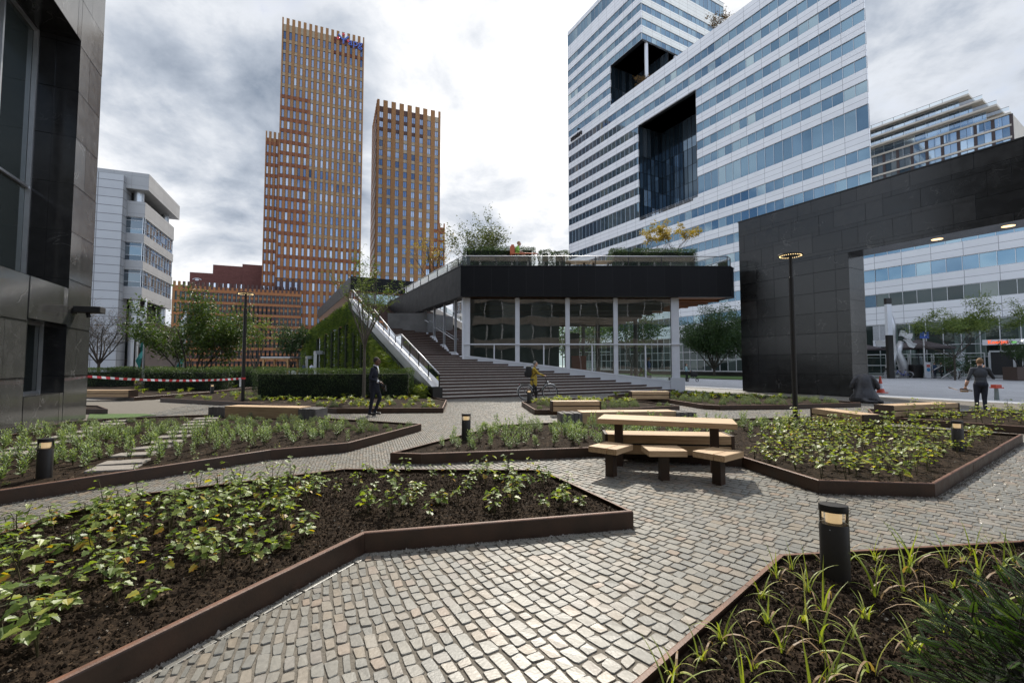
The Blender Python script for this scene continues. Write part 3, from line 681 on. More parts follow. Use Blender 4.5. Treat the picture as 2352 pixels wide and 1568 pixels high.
def window_set(parent, cells, w, h, gm, div=1, keep=100):
    """cells: (x, z, pane tone 0..1, M); first `keep` as separate window parts, the rest as one part"""
    key = (w, h, gm.name, div)
    variants = []
    for k in range(7):
        mb, n = win_mesh(w, h, gm, div); me = mb.mesh('window', [gm, M_['dark']])
        a = me.attributes.new('rnd','FLOAT','FACE'); a.data.foreach_set('value', np.full(len(me.polygons), (k+.5)/7, np.float32)); variants.append((mb, me))
    rest = MB(); ra = []
    for i, (x, y, z, rv) in enumerate(cells):
        k = min(6, int(rv*7)); mb, me = variants[k]
        if i < keep: o = link('window', me, parent); o.location = (x, y, z)
        else:
            rest.add([(v[0]+x, v[1]+y, v[2]+z) for v in mb.v], mb.f); rest.m[-len(mb.f):] = mb.m; ra += [(k+.5)/7]*len(mb.f)
    if ra:
        me = rest.mesh('window', [gm, M_['dark']]); a = me.attributes.new('rnd','FLOAT','FACE'); a.data.foreach_set('value', np.array(ra, np.float32)); o = link('window', me, parent); tag(o, kind='stuff')
def pane_tone(x, z, zlim):   # random pane tone standing in for mirrored sky, alike at every height
    return max(0.02, min(.98, random.gauss(.55, .16)))
def brick_tower(root, W, H, ncol, zbase, nrow, wfrac, zonef, depth, gm=g_tower, div=1, merlon=2.0, wall_cols=None, h_frac=.72, x0=0.0, y0=0.0, keep=100, low_rows=0):
    cw = W/ncol; rh = (H-zbase-3.2)/nrow; ww = cw*wfrac; hw = rh*h_frac; mb = MB(); cells = []
    for i in range(ncol+1):
        pw = cw*(1-wfrac)
        a = x0+i*cw-pw/2; b = a+pw
        if i == 0: a = x0
        if i == ncol: b = x0+W
        # piers coloured in runs per storey
        runs = []; 
        for r in range(nrow):
            m = zonef(i/ncol, r)[0]; z0 = zbase+r*rh; alt = zonef(i/ncol, r)[2]
            runs.append((z0, z0+hw*.9, m)); runs.append((z0+hw*.9, z0+rh, alt if alt is not None else m))
        runs.append((zbase+nrow*rh, H, runs[-2][2]))
        cur = list(runs[0])
        for q in runs[1:]:
            if q[2] == cur[2]: cur[1] = q[1]
            else: mb.box(a, b, y0-.0, y0+.5, cur[0], cur[1], cur[2]); cur = list(q)
        mb.box(a, b, y0, y0+.5, cur[0], cur[1], cur[2])
    for i in range(ncol):
        a = x0+i*cw+cw*(1-wfrac)/2; b = a+ww
        for r in range(nrow):
            z0 = zbase+r*rh; m = zonef((i+.5)/ncol, r)[1]
            mb.box(a, b, y0+.22, y0+.5, z0+hw, z0+rh, m); cells.append((r, (a+b)/2, y0+.22, z0))
        mb.box(a, b, y0+.22, y0+.5, H-3.2, H-merlon, zonef((i+.5)/ncol, nrow)[1])
    mb.box(x0+.02, x0+W-.02, y0+.52, y0+depth, zbase, H-merlon-.02, 5)
    mb.build('wall', [m_tan, m_or, m_red, m_brn, m_beige, m_maroon], root)
    return cells, ww, hw
# tower one with its lower shoulder and the long podium
T1 = P(648.5, 39, 138); T1.z = 0
W1 = hit(T1, AXV, 831.5, 402)
H1 = P(648.5, 39, 138).z
tower = thing('brick_tower', 'tallest tan brick tower with narrow windows, notched top and blue rooftop lettering', 'tower', T1, AX)
def z1(fx, r):
    if r < 9 and fx < .36: return (1 if r > 3 else (1 if fx > .30 else 3), 2, 2) if r > 6 else ((3 if fx < .28 else 1), 1, 3 if fx < .28 else 2)
    if r < 10: return (1 if fx < .5 else 0, 2, 2 if r % 2 == 0 else None)
    if r < 23 and fx < .34-.0*r: return (1 if r < 14 else 0, 2, 2)
    if fx > .62 and r >= 27: return (0, 5, None)
    return (0, 4, None)
cells, ww, hw = brick_tower(tower, W1, H1, 15, 3.0, 29, .48, z1, 24)
def refl(r, n, x=0.0): return max(.02, min(.98, random.gauss(.30+.42*min(1, r/9), .17)))  # low panes painted darker, high ones paler, imitating mirrored neighbours and sky
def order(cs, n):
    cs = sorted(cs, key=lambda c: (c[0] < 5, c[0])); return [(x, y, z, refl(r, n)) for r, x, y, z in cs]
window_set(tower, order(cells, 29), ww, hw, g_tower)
sb = MB(); sb.box(-.02, .28, .6, 24, 0, H1-2.2, 0)
sb.build('side_wall', m_tan, tower)
# blue and red company sign near the top right
sg = thing('rooftop_sign', 'blue lettering with a red-dotted blue figure emblem near the top of the tallest brick tower', 'sign', (0,0,0))
sg.matrix_world = Matrix.Translation(T1) @ Matrix.Rotation(AX, 4, 'Z')
mb_ = mat('sign_blue', (.06,.12,.42), .5); mr_ = mat('sign_red', (.55,.05,.06), .4)
text('lettering', 'apg', 3.3, mb_, sg, (W1*.885,-.3,H1-3.0), ext=.15)
em = MB()
for a, b in (((-1.5,1.1),(-.2,-.3)),((1.5,1.1),(.2,-.3)),((0,0),(0,-1.7))): em.tube([(W1*.735+a[0],-.25,H1-2.4+a[1]),(W1*.735+b[0],-.25,H1-2.4+b[1])], .28, 8)
em.build('emblem', mb_, sg)
for dx, dz in ((0,1.5),(-1.6,-.2),(1.5,-.3)):
    e2 = MB(); e2.ball((W1*.735+dx,-.25,H1-2.4+dz), (.48,.2,.48)); e2.build('emblem_dot', mr_, sg, smooth=True)
# shoulder
H1b = P(611, 302, 138).z
ws_ = hit(T1, -AXV, 609.5, 302)
sh = thing('brick_tower', 'lower brick shoulder tower leaning against the left side of the tallest brick tower', 'tower', T1-AXV*ws_+BXV*1.0, AX)
def z1b(fx, r): return (1 if r < 9 else 0, 2, 2)
cells, ww2, hw2 = brick_tower(sh, ws_-.05, H1b, 3, 3.0, 20, .48, z1b, 20)
window_set(sh, order(cells, 20), ww2, hw2, g_tower)
# podium
PWd = ws_+hit(T1-AXV*ws_, -AXV, 398, 645); Hp = P(398, 645, (T1-AXV*PWd).y).z
pod = thing('brick_block', 'long seven-storey block of dark brick with bright orange bands and notched roofline', 'building', T1-AXV*PWd-BXV*.6, AX)
def zp(fx, r):
    if fx < .07: return (0, 2, None)
    return (3, 1, None)
def podium(root, W, H, ncol, nrow):
    cw = W/ncol; rh = (H-2.2)/nrow; mb = MB(); cells = []
    for r in range(nrow):
        z0 = r*rh+.1
        mb.box(0, W, 0, .5, z0+rh*.78, z0+rh, 1)                      # orange floor band
        for i in range(ncol):
            a = i*cw; w = cw*.46
            m = 0 if i < 2 else 3
            mb.box(a, a+cw-w, 0, .5, z0, z0+rh*.30, m); mb.box(a, a+cw-w, 0, .5, z0+rh*.30, z0+rh*.52, 1 if i >= 2 else 0); mb.box(a, a+cw-w, 0, .5, z0+rh*.52, z0+rh*.78, m)
            cells.append((a+cw-w/2, .12, z0, max(.02, min(.98, random.gauss(.38, .2)))))
    z0 = nrow*rh+.1
    mb.box(0, W, 0, .5, z0, H-1.2, 1)
    for i in range(ncol):
        a = i*cw; mb.box(a+cw*.1, a+cw*.6, -.02, .5, H-2.0, H, 0 if i < 2 else 3)
    mb.box(.02, W-.02, .55, 14, 0, H-1.3, 5)
    mb.build('wall', [m_tan, brick('podium_orange_brick', (.33,.135,.055), (.37,.16,.065)), m_red, m_brn, m_beige, m_maroon], root)
    return cells, cw*.46, rh*.78
pw_total = PWd+W1*.30
cells, w3, h3 = podium(pod, pw_total, Hp, 29, 7)
random.shuffle(cells); window_set(pod, cells, w3, h3, g_dark)
blk = thing('brick_block', 'plain maroon brick block with a white ring emblem rising behind the orange banded block', 'building', T1-AXV*PWd+BXV*7, AX)
bm_ = MB(); xA = hit(T1-AXV*PWd+BXV*7, AXV, 435.5, 640); xB = hit(T1-AXV*PWd+BXV*7, AXV, 489, 620); xC = hit(T1-AXV*PWd+BXV*7, AXV, 557, 620)
zA = P(436, 631, 140).z; zB = P(490, 616, 146).z
bm_.box(xA, xB, 0, 12, 20, zA); bm_.box(xB, PWd+1, 0, 13, 20, zB-.6); bm_.box(xC, PWd+1, -.4, 13, 20, zB+.15)
bm_.build('wall', m_maroon, blk)
for k in range(8):
    wm = MB(); x = xA+4.5+k*1.75; wm.box(x, x+.75, -.06, .05, zA-4.6, zA-2.9); wm.build('window', mat('bright_pane', (.6,.64,.72), .1, .6) if k == 0 else bpy.data.materials['bright_pane'], blk)
rg = MB(); rg.tube([(xA+1.9+1.05*math.cos(t), -.1, zA-2.2+.42*math.sin(t)) for t in np.linspace(-.1, math.pi+.1, 16)], .10, 6); rg.ball((xA+1.9,-.1,zA-2.25),(.55,.1,.3))
rg.build('emblem', M_['white'], blk)
# tower two
T2 = P(867, 227, 165); T2.z = 0
W2 = hit(T2, AXV, 1012, 256); H2 = P(867, 227, 165).z
t2 = thing('brick_tower', 'second tan brick tower with wide paired windows and dark notches along its top', 'tower', T2, AX)
def z2(fx, r):
    if r < 3: return (1, 2, 2)
    if r < 15 and fx > .52+.03*r: return (1, 2, 2)
    if r >= 23 and fx < .78: return (0, 3, None)
    return (0, 4, None)
cells, ww, hw = brick_tower(t2, W2, H2, 8, 3.0, 26, .46, z2, 24, merlon=2.4, h_frac=.66)
window_set(t2, order(cells, 26), ww, hw, g_tower, div=2)
sd = MB()
ncs = 9; cwd = 22/ncs; rh2 = (H2-6.2)/26
for i in range(ncs): sd.box(-.12, .02, .6+i*cwd, .6+i*cwd+cwd*.50, 0, H2, 0)
sd.box(-.03, .03, .52, 23, 0, H2-3, 2)
sd.build('side_wall', [m_tan, m_or, m_red], t2)
sw = MB()
for r in range(26):
    for i in range(ncs): sw.box(-.09, -.04, .6+i*cwd+cwd*.54, .6+(i+1)*cwd-.03, 3+r*rh2, 3+r*rh2+rh2*.62)
o = sw.build('side_window', mat('side_window_glass', (.7,.74,.8), .1, .8), t2); tag(o, kind='stuff')
T2b = thing('brick_tower', 'narrow low brick wing at the right foot of the second brick tower', 'tower', T2+AXV*(W2+.05)+BXV*1.0, AX)
wr = hit(T2+AXV*W2+BXV*1, AXV, 1021.5, 520); Hr = P(1015, 507, 172).z
def z3(fx, r): return (1, 2, 2)
cells, ww, hw = brick_tower(T2b, wr, Hr, 1, 3.0, 15, .6, z3, 18, merlon=1.6)
window_set(T2b, order(cells, 15), ww, hw, g_tower, div=2)
# ------------------------------------------------------------------ grey and white office building on the left
LC = P(337, 394, 60); LC.z = 0
lo = thing('office_building', 'grey panelled office building with white tiled end and deep roof overhang on the left', 'office building', LC, AX)
m_gp = brickmat('grey_panels', ((.33,.33,.335),(.36,.36,.365)), (.22,.22,.22), 1.9, 1.2, .02, .5, offset=0, bump=.2, var=.05, vscale=.2)
m_wp = brickmat('white_tile_panels', ((.39,.40,.42),(.43,.44,.46)), (.15,.15,.16), 2.9, 1.1, .045, .4, offset=0, bump=.2, var=.05, vscale=.2)
g = MB(); FW, SD = 8.0, 12.2; SDW = 12.2
zb = [(11.8,14.1),(15.3,17.7),(18.9,21.1)]
lv_ = [10.2]+[q for b in zb for q in b]+[23.2]
for k in range(0, len(lv_), 2):
    z0, z1_ = lv_[k], lv_[k+1]
    g.box(-FW, 0, 0, .4, z0, z1_); g.box(-.4, 0, .42, SDW, z0, z1_)
g.box(-FW, -.4, .6, SDW-.4, 10.25, 23.1, 1)
g.box(-16, .45, -.5, SDW+.7, 24.7, 26.9); g.box(-FW, -1.6, 1.6, SDW-1.2, 23.2, 24.7, 1)
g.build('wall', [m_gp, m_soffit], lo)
for z0, z1_ in zb:
    panes('window_ribbon', -FW, 0, z0, z1_, .2, 2.6, g_low, M_['alu'], lo, transoms=[z0+(z1_-z0)*.3, z0+(z1_-z0)*.8])
    panes('window_ribbon', 0, SDW, z0, z1_, .2, 1.25, facade_glass('side_ribbon_glass', [(0,(.25,.3,.36)),(.5,(.4,.46,.52)),(1,(.7,.75,.8))], .85), M_['alu'], lo, M=Matrix.Rotation(R(90),4,'Z'), transoms=[z0+(z1_-z0)*.3, z0+(z1_-z0)*.8])
cl = MB(); cl.tube([(-1.0,1.0,0),(-1.0,1.0,24.7)], .55, 16); cl.build('column', M_['alu'], lo, smooth='auto')
cl = MB(); cl.tube([(-1.0,SDW-1,0),(-1.0,SDW-1,24.7)], .55, 16); cl.build('column', M_['alu'], lo, smooth='auto')
lw = MB()
for k in range(12): lw.box(-6.5, -2.4, 1.3, 1.5, 23.3+k*.11, 23.36+k*.11)
lw.build('vent_grille', M_['alu'], lo)
gb = MB(); gb.box(-FW, -.2, 2.6, SDW+9, 0, 7.6); gb.box(-FW,-1.6,3.6,SDW-1,7.6,10.2,1); gb.build('base_wall', [brickmat('brown_granite', ((.045,.035,.033),(.06,.046,.042)), (.02,.018,.018), 1.2, .8, .01, .35, offset=0, bump=.2, var=.15), M_['dark']], lo)
wb_x = hit(LC-BXV*1.2, AXV, 284, 408)
wb = MB(); wb.box(wb_x-14, wb_x, -1.2, 1.5, 0, P(284,408,59).z); wb.build('white_end_block', m_wp, lo)
for k in range(2):
    w_ = MB(); w_.box(-6.5+k*3.2,-5.2+k*3.2,2.54,2.62,2.4,5.4); w_.build('window', mat('lobby_pane_%s' % 'ab'[k], (.05,.06,.06), .1, .4), lo)
def slabs(mb, x0, x1, z0, z1, pw, ph, y, m=0, M=None, gap=.012, off=.5, xo=0.0, zo=0.0, tilt=.0022):
    """stone cladding as separate thin slabs on the plane y, each a hair out of true"""
    j = math.floor((z0-zo)/ph)
    while zo+j*ph < z1-1e-6:
        a, b = max(z0, zo+j*ph), min(z1, zo+(j+1)*ph); sh = xo+(j % 2)*off*pw; i = math.floor((x0-sh)/pw)
        while sh+i*pw < x1-1e-6:
            c, d = max(x0, sh+i*pw), min(x1, sh+(i+1)*pw)
            if d-c > .03 and b-a > .03:
                g = gap/2; t1, t2 = random.gauss(0, tilt), random.gauss(0, tilt)
                q = [(c+g,y+t1,a+g),(d-g,y-t1,a+g),(d-g,y-t1+t2,b-g),(c+g,y+t1+t2,b-g)]; r = [(p[0],y+.03,p[2]) for p in q]
                vs = [M @ Vector(p) if M is not None else p for p in q+r]
                mb.add(vs, [(0,1,2,3),(0,4,5,1),(1,5,6,2),(2,6,7,3),(3,7,4,0)], m)
            i += 1
        j += 1
# ------------------------------------------------------------------ granite building at the left edge
GW = Vector((-12.3, 13.3, 0)); GD = Vector((-.427, .904, 0)); GN = Vector((-.904, -.427, 0))
gr = thing('granite_building', 'polished grey granite building with a tall recessed dark window at the left edge', 'building', GW, math.atan2(.904, -.427))
# built with local x toward the camera, then mirrored, local y: into the building
m_gr = brickmat('polished_grey_granite', ((.048,.048,.047),(.066,.066,.064)), (.02,.02,.02), 1.72, 1.27, .022, .13, .75, offset=0, bump=.3, veins=(.3,.3,.3,1.1), var=.3, vscale=1.2, rvar=.03, zoff=.02)
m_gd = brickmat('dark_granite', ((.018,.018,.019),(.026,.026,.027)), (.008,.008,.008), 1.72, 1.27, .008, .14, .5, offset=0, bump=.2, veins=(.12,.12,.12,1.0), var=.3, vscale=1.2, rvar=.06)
REC = (1.49, 15.2, 3.56, 10.3); WIN_ = (1.5, 3.42, .84, 2.6)
gw = MB()
for r in sub_rects(0, 18, 0, 24, [REC, WIN_]): gw.box(r[0], r[1], .02, .45, r[2], r[3], 2); slabs(gw, r[0], r[1], r[2], r[3], 1.72, 1.27, 0.0, 0)
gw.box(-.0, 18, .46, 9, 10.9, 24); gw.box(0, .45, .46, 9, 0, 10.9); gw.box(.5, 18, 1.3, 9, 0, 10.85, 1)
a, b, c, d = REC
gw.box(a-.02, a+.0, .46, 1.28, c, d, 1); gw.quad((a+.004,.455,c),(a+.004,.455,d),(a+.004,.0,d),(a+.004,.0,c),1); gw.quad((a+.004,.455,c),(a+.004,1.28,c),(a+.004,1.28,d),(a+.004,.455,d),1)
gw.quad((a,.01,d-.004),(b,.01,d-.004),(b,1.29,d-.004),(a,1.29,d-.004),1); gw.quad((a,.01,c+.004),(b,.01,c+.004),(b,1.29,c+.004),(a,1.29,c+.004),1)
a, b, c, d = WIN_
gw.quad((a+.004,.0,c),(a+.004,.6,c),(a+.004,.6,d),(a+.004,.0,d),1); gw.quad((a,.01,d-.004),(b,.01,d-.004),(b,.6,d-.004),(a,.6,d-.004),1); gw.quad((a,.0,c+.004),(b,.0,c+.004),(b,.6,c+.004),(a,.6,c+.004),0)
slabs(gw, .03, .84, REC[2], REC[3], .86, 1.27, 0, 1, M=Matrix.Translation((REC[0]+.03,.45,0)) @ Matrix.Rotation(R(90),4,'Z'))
gw.build('wall', [m_gr, m_gd, M_['black']], gr)
panes('tall_window', REC[0]+.05, REC[1], REC[2], REC[3], .92, 1.55, g_dark, M_['alu'], gr, fw=.06, transoms=[6.1], top=.06, depth=.1)
panes('window', WIN_[0], WIN_[1], WIN_[2], WIN_[3], .52, .96, g_dark, M_['alu'], gr, fw=.06, top=.06)
for ch in gr.children_recursive:
    ch.data.transform(Matrix.Scale(-1, 4, (1,0,0))); ch.data.flip_normals()
flm = thing('wall_floodlight', 'small black box floodlight bracketed to the polished granite wall', 'floodlight', GW-GD*1.15+Vector((0,0,2.98)), math.atan2(.904, -.427))
f = MB(); f.bbox(-.2, .2, -.62, -.05, -.02, .15, .02); f.build('housing', M_['black'], flm)
f = MB(); f.box(-.1,.1,-.05,.0,-.05,.1); f.tube([(0,-.3,-.02),(0,-.33,-.14)], .05, 8); f.build('bracket', M_['black'], flm)
# ------------------------------------------------------------------ dark granite portal on the right
po = thing('granite_portal', 'huge black granite portal frame with a thick leg and long overhead beam', 'portal', PORT, math.atan2(-.876, .483))
m_pg = brickmat('black_granite', ((.008,.0077,.0075),(.027,.026,.025)), (.002,.002,.002), 2.1, 1.06, .020, .20, .5, offset=.5, bump=.3, veins=(.20,.19,.18,.9), var=.3, vscale=.8, rvar=.05)
LEG, TH, HB, HT = 5.85, 1.5, 7.1, 10.2
p = MB(); p.box(.02, LEG-.02, .02, TH, 0, HB, 1); p.box(.02, 26, .02, TH, HB+.003, HT, 1); p.box(20.5, 26, .02, TH, 0, HB, 1)
slabs(p, 0, LEG, 0, HB, 2.1, 1.06, 0.0); slabs(p, 0, 26, HB, HT, 2.1, 1.035, 0.0, xo=.35); slabs(p, 20.5, 26, 0, HB, 2.1, 1.06, 0.0)
slabs(p, .0, TH, 0, HB, 3.0, 1.59, 0, M=Matrix.Translation((LEG,0,0)) @ Matrix.Rotation(R(90),4,'Z'), xo=-.1)
p.quad((LEG,.0,HB-.004),(20.5,.0,HB-.004),(20.5,TH,HB-.004),(LEG,TH,HB-.004),0)
p.build('stone_frame', [m_pg, M_['black']], po)
cp = MB(); cp.box(-.03, 26, -.03, TH+.03, HT+.002, HT+.06); cp.build('coping', M_['dark'], po)
m_warm = mat('warm_lamp', (1,.8,.5), .5, emit=(1,.66,.32,2.2))
for x in (9.0, 11.2, 13.4):
    s_ = MB(); s_.lathe([(.0,0),(.2,0),(.2,.01)], 20, c=(x,.75,HB-.012)); o = s_.build('recessed_spotlight', m_warm, po)
# ------------------------------------------------------------------ terraced apartment block far right
RC = P(1997, 293, 150); RC.z = 0
ab = thing('apartment_block', 'distant terraced apartment block with glass balconies stepping down at its right end', 'apartment block', RC, math.atan2(-.844, .537))
m_cream = mat('cream_concrete', (.50,.46,.40), .8, var=.06, scale=.5); g_ap = facade_glass('balcony_glass', [(0,(.12,.18,.24)),(.5,(.28,.36,.44)),(1,(.5,.58,.62))], .7)
DX = Vector((.537, -.844, 0))
zt = P(1997, 293, 150).z
ends = [hit(RC, DX, c, y) for c, y in ((2221,211),(2255,218),(2290,228),(2321,244))]
for lv in range(4):
    z = zt-lv*3.35; e_ = ends[lv]; yo = 3.0-lv*1.0 if lv < 3 else 0
    s_ = MB(); s_.box(-18, e_, yo-1.6 if lv < 3 else -.2, 20, z-.55, z); s_.build('roof_slab', m_cream, ab)
    panes('window_ribbon', -18, e_-2.5, z-3.0, z-.55, yo+.2, 2.6, g_ap, M_['white'], ab)
    if True:
        r_ = MB()
        for k in range(int((e_+18)/3)): r_.box(-18+k*3, -17.92+k*3, yo-1.5, yo-1.42, z, z+1.1)
        r_.box(-18, e_, yo-1.52, yo-1.42, z+1.05, z+1.12); r_.quad((-18,yo-1.46,z+.1),(e_,yo-1.46,z+.1),(e_,yo-1.46,z+1.0),(-18,yo-1.46,z+1.0),1)
        r_.build('balustrade', [M_['dark'], glassmat('pale_guard_glass', (.8,.86,.86), .05, .15)], ab)
zf = zt-3*3.35-.55; eL = ends[3]
bd = MB()
for k in range(9): bd.box(-18, eL, -.1, .3, zf-(k+1)*3.35-.0, zf-(k+1)*3.35+.55)
n = 14; ww_ = (eL+18)/n
for i in range(n+1): bd.box(-18+i*ww_-.35, -18+i*ww_+.35, -.0, .3, zf-9*3.35, zf, 1)
bd.box(-17.9, eL-.4, .4, 19, 0, zf-.02, 1); bd.box(eL-.4, eL, .3, 20, 20, zf+.0, 0)
bd.build('wall', [m_cream, mat('dark_brown_cladding', (.05,.035,.035), .7)], ab)
for k in range(9):
    z0 = zf-(k+1)*3.35+.55; panes('window_ribbon', -18, eL, z0, z0+2.8, .2, ww_/2, g_ap, M_['dark'], ab)

# ------------------------------------------------------------------ the street front behind the photographer, met only in reflections
rb = thing('office_building', 'dark brown office building behind the viewer mirrored in the pavilion glass', 'office building', (-8,-24,0), math.pi)
b = MB(); zz = [(1.2,4.6),(6.0,8.4),(9.6,12.0),(13.2,15.6),(16.8,19.2)]
for r in sub_rects(-48, 60, 0, 22, [(-47,59,a,c) for a, c in zz]): b.box(r[0], r[1], 0, .4, r[2], r[3])
b.box(-48, 60, 1.0, 14, 0, 21.9); b.build('wall', brickmat('brown_stone', ((.13,.115,.10),(.17,.15,.135)), (.06,.06,.06), 1.8, 1.2, .02, .5, var=.15), rb)
for a, c in zz: panes('window_ribbon', -47, 59, a, c, .2, 2.7, g_dark, M_['alu'], rb, fw=.16)
# ------------------------------------------------------------------ pavilion with wide stair
pv = thing('pavilion', 'low black-banded glass pavilion with a planted roof terrace and living green side wall', 'pavilion', (-2.85, 27.0, 0))
def pbuild(mb, name, mats, smooth=False, par=None):
    o = mb.build(name, mats, par or pv, smooth)
    o.data.transform(Matrix.Translation((2.85, -27.0, 0))); return o
L0 = Vector((-3.1, 20.2, 0)); MS = Vector((-.466, .885, 0)); MP = Vector((.885, .466, 0))
RIS, TRD = .1345, .42
# flights: distance along the left string k -> height
PROF = [(0,0),(6.2,2.15),(7.6,2.15),(13.7,4.32),(15.2,4.32),(22.9,7.2)]
kd = MU.dot(MS)           # string direction against step normal
YG = 27.0                 # glass wall
XL, XR = -2.85, 10.1
m_tread = mat('stair_tread_stone', (.46,.425,.385), .75, var=.2, scale=12, bump=.3, bscale=120)
m_riser = mat('rusty_riser', (.042,.021,.016), .5, col2=(.066,.033,.024), scale=4)
SIDE0 = Vector((-2.85, 26.9, 0))   # pavilion side wall starts here and follows MU
def cross(o1, d1, o2, d2):
    w = o2-o1; den = d1.x*d2.y-d1.y*d2.x
    return o1+d1*((w.x*d2.y-w.y*d2.x)/den)
steps = []; d = 0.0; z = 0.0
nl = {16: 1.4*kd, 32: 1.5*kd}
i = 0
while z < 7.19:
    i += 1; z += RIS; steps.append((d, z)); d += TRD if i not in nl else nl[i]
stair_tr, stair_ri = MB(), MB()
for j, (d, z) in enumerate(steps):
    d2 = steps[j+1][0] if j+1 < len(steps) else d+3.0
    def ends(dd):
        o = L0+MS*dd
        a = cross(o, MP, L0, MU)
        g = cross(o, MP, Vector((0,YG,0)), Vector((1,0,0)))
        if XL <= g.x <= 14: b = g if g.x < XR+.3 else cross(o, MP, Vector((XR+.3,20,0)), Vector((0,1,0)))
        else: b = cross(o, MP, SIDE0, MU)
        return a, b
    a1, b1 = ends(d); a2, b2 = ends(d2+.03)
    if b1.y > YG+.02 and b2.x < XL-5: pass
    # riser plate projecting a little above and in front of the stone tread
    n_ = MS*-.012
    stair_ri.prism([a1+n_, b1+n_, b1+MS*.012, a1+MS*.012], z-RIS*.66, z+.004)
    stair_tr.prism([a1+MS*.013, b1+MS*.013, b2, a2], z-RIS-.05, z)
pbuild(stair_tr, 'stair_tread', m_tread); pbuild(stair_ri, 'stair_riser', m_riser)
# left string, guard glass and stepped handrail
def hz(k):
    for (a, za), (b, zb) in zip(PROF[:-1], PROF[1:]):
        if k <= b: return za+(zb-za)*(k-a)/(b-a)
    return PROF[-1][1]
LO = -MQ*.16
def lp(k, z, off=0.0): p = L0+MU*k+LO+MQ*off; return Vector((p.x, p.y, z))
sg_ = MB()
ks = [0, 6.2, 7.6, 13.7, 15.2, 22.9]
# steel string: straight sloping box
for a, b in ((0.05, 22.9),):
    za, zb = .12, 6.75
    pts = [lp(a, za-.0, .10), lp(b, zb, .10), lp(b, zb+.62, .10), lp(a, za+.50, .10)]
    pts2 = [lp(a, za, -.28), lp(b, zb, -.28), lp(b, zb+.62, -.28), lp(a, za+.50, -.28)]
    sg_.add(pts+pts2, [(0,1,2,3),(7,6,5,4),(0,3,7,4),(1,5,6,2),(3,2,6,7),(0,4,5,1)])
pbuild(sg_, 'stair_string', M_['steel'])
ft = MB(); p0 = lp(-.15, 0, -.30); 
ft.prism([lp(-.2,0,-.30), lp(-.2,0,.14), lp(1.3,0,.14), lp(1.3,0,-.30)], 0, .60)
pbuild(ft, 'string_foot', M_['dark'])
RK = [(-.15,1.16),(6.18,3.26),(7.57,3.26),(13.7,5.48),(15.2,5.5),(22.9,8.2)]
hr = MB()
for (a, za), (b, zb) in zip(RK[:-1], RK[1:]):
    hr.tube([lp(a, za), lp(b, zb)], .03, 8)
pbuild(hr, 'handrail', M_['steel'], True)
po_ = MB(); gl_ = MB()
def rz(k):
    for (a, za), (b, zb) in zip(RK[:-1], RK[1:]):
        if k <= b+1e-6: return za+(zb-za)*(k-a)/(b-a)
    return RK[-1][1]
pk = [-.15,1.35,2.9,4.5,6.18,7.57,9.1,10.6,12.1,13.7,15.2,16.8,18.4,20.0,21.5,22.9]
def sz(k): return .62+6.75/22.85*k
for k in pk:
    zb = sz(k) if k > 0 else .0
    a = lp(k, zb); b = lp(k, rz(k)-.02); po_.tube([a, b], .028, 6)
for a, b in zip(pk[:-1], pk[1:]): gl_.quad(lp(a+.05, max(.66,sz(a)+.03)), lp(b-.05, sz(b)+.03), lp(b-.05, rz(b)-.06), lp(a+.05, rz(a)-.06))
pbuild(po_, 'balustrade_post', M_['dark']); m_guard = glassmat('guard_glass', (.86,.91,.90), .02, .10)
pbuild(gl_, 'balustrade_glass', m_guard)
# ---- front glass wall
zt_, zg0 = 5.5, 2.77
cols = [(-2.95,-2.52), (.23,.41), (3.20,3.37), (6.04,6.21), (9.45,9.88)]
muls = [-1.05, 1.87, 4.72, 7.86]
def plz(x): return 2.04+(x+2.6)*(.56-2.04)/(9.5+2.6)      # sloping sill
for x0, x1 in cols:
    fr_ = MB(); fr_.box(x0, x1, YG-.05, YG+.22, max(0, plz(x1)-.9), zt_+.02); pbuild(fr_, 'column', M_['white'])
sl_ = MB()
sl_.add([(XL-.1,YG-.07,.02),(9.95,YG-.07,.02),(9.95,YG-.07,plz(9.95)-.0),(XL-.1,YG-.07,plz(XL-.1)),(XL-.1,YG+.2,.02),(9.95,YG+.2,.02),(9.95,YG+.2,plz(9.95)),(XL-.1,YG+.2,plz(XL-.1))], [(0,1,2,3),(7,6,5,4),(3,2,6,7),(1,5,6,2),(0,3,7,4)])
sl_.box(9.3, 10.12, YG-.16, YG+.3, 0, .80)
pbuild(sl_, 'plinth', mat('white_plinth', (.52,.53,.55), .5, var=.05, scale=2))
ml = MB()
ml.box(XL, 10.0, YG-.13, YG+.05, zg0-.035, zg0+.035)
for x in muls: ml.box(x-.035, x+.035, YG-.08, YG+.08, plz(x)-.02, zg0-.03)
for x0, x1 in zip([c[1] for c in cols[:-1]], [c[0] for c in cols[1:]]):
    for x in (x0+.02, x1-.02): ml.box(x-.02, x+.02, YG-.07, YG+.07, plz(x)-.02, zt_)
    ml.add([(x0,YG-.085,plz(x0)-.01),(x1,YG-.085,plz(x1)-.01),(x1,YG-.085,plz(x1)+.06),(x0,YG-.085,plz(x0)+.06),(x0,YG+.08,plz(x0)+.06),(x1,YG+.08,plz(x1)+.06)], [(0,1,2,3),(3,2,5,4)])
pbuild(ml, 'mullion', M_['white'])
m_pglass = glassmat('pavilion_glass', (.72,.84,.79), .012, .07, 1.0)
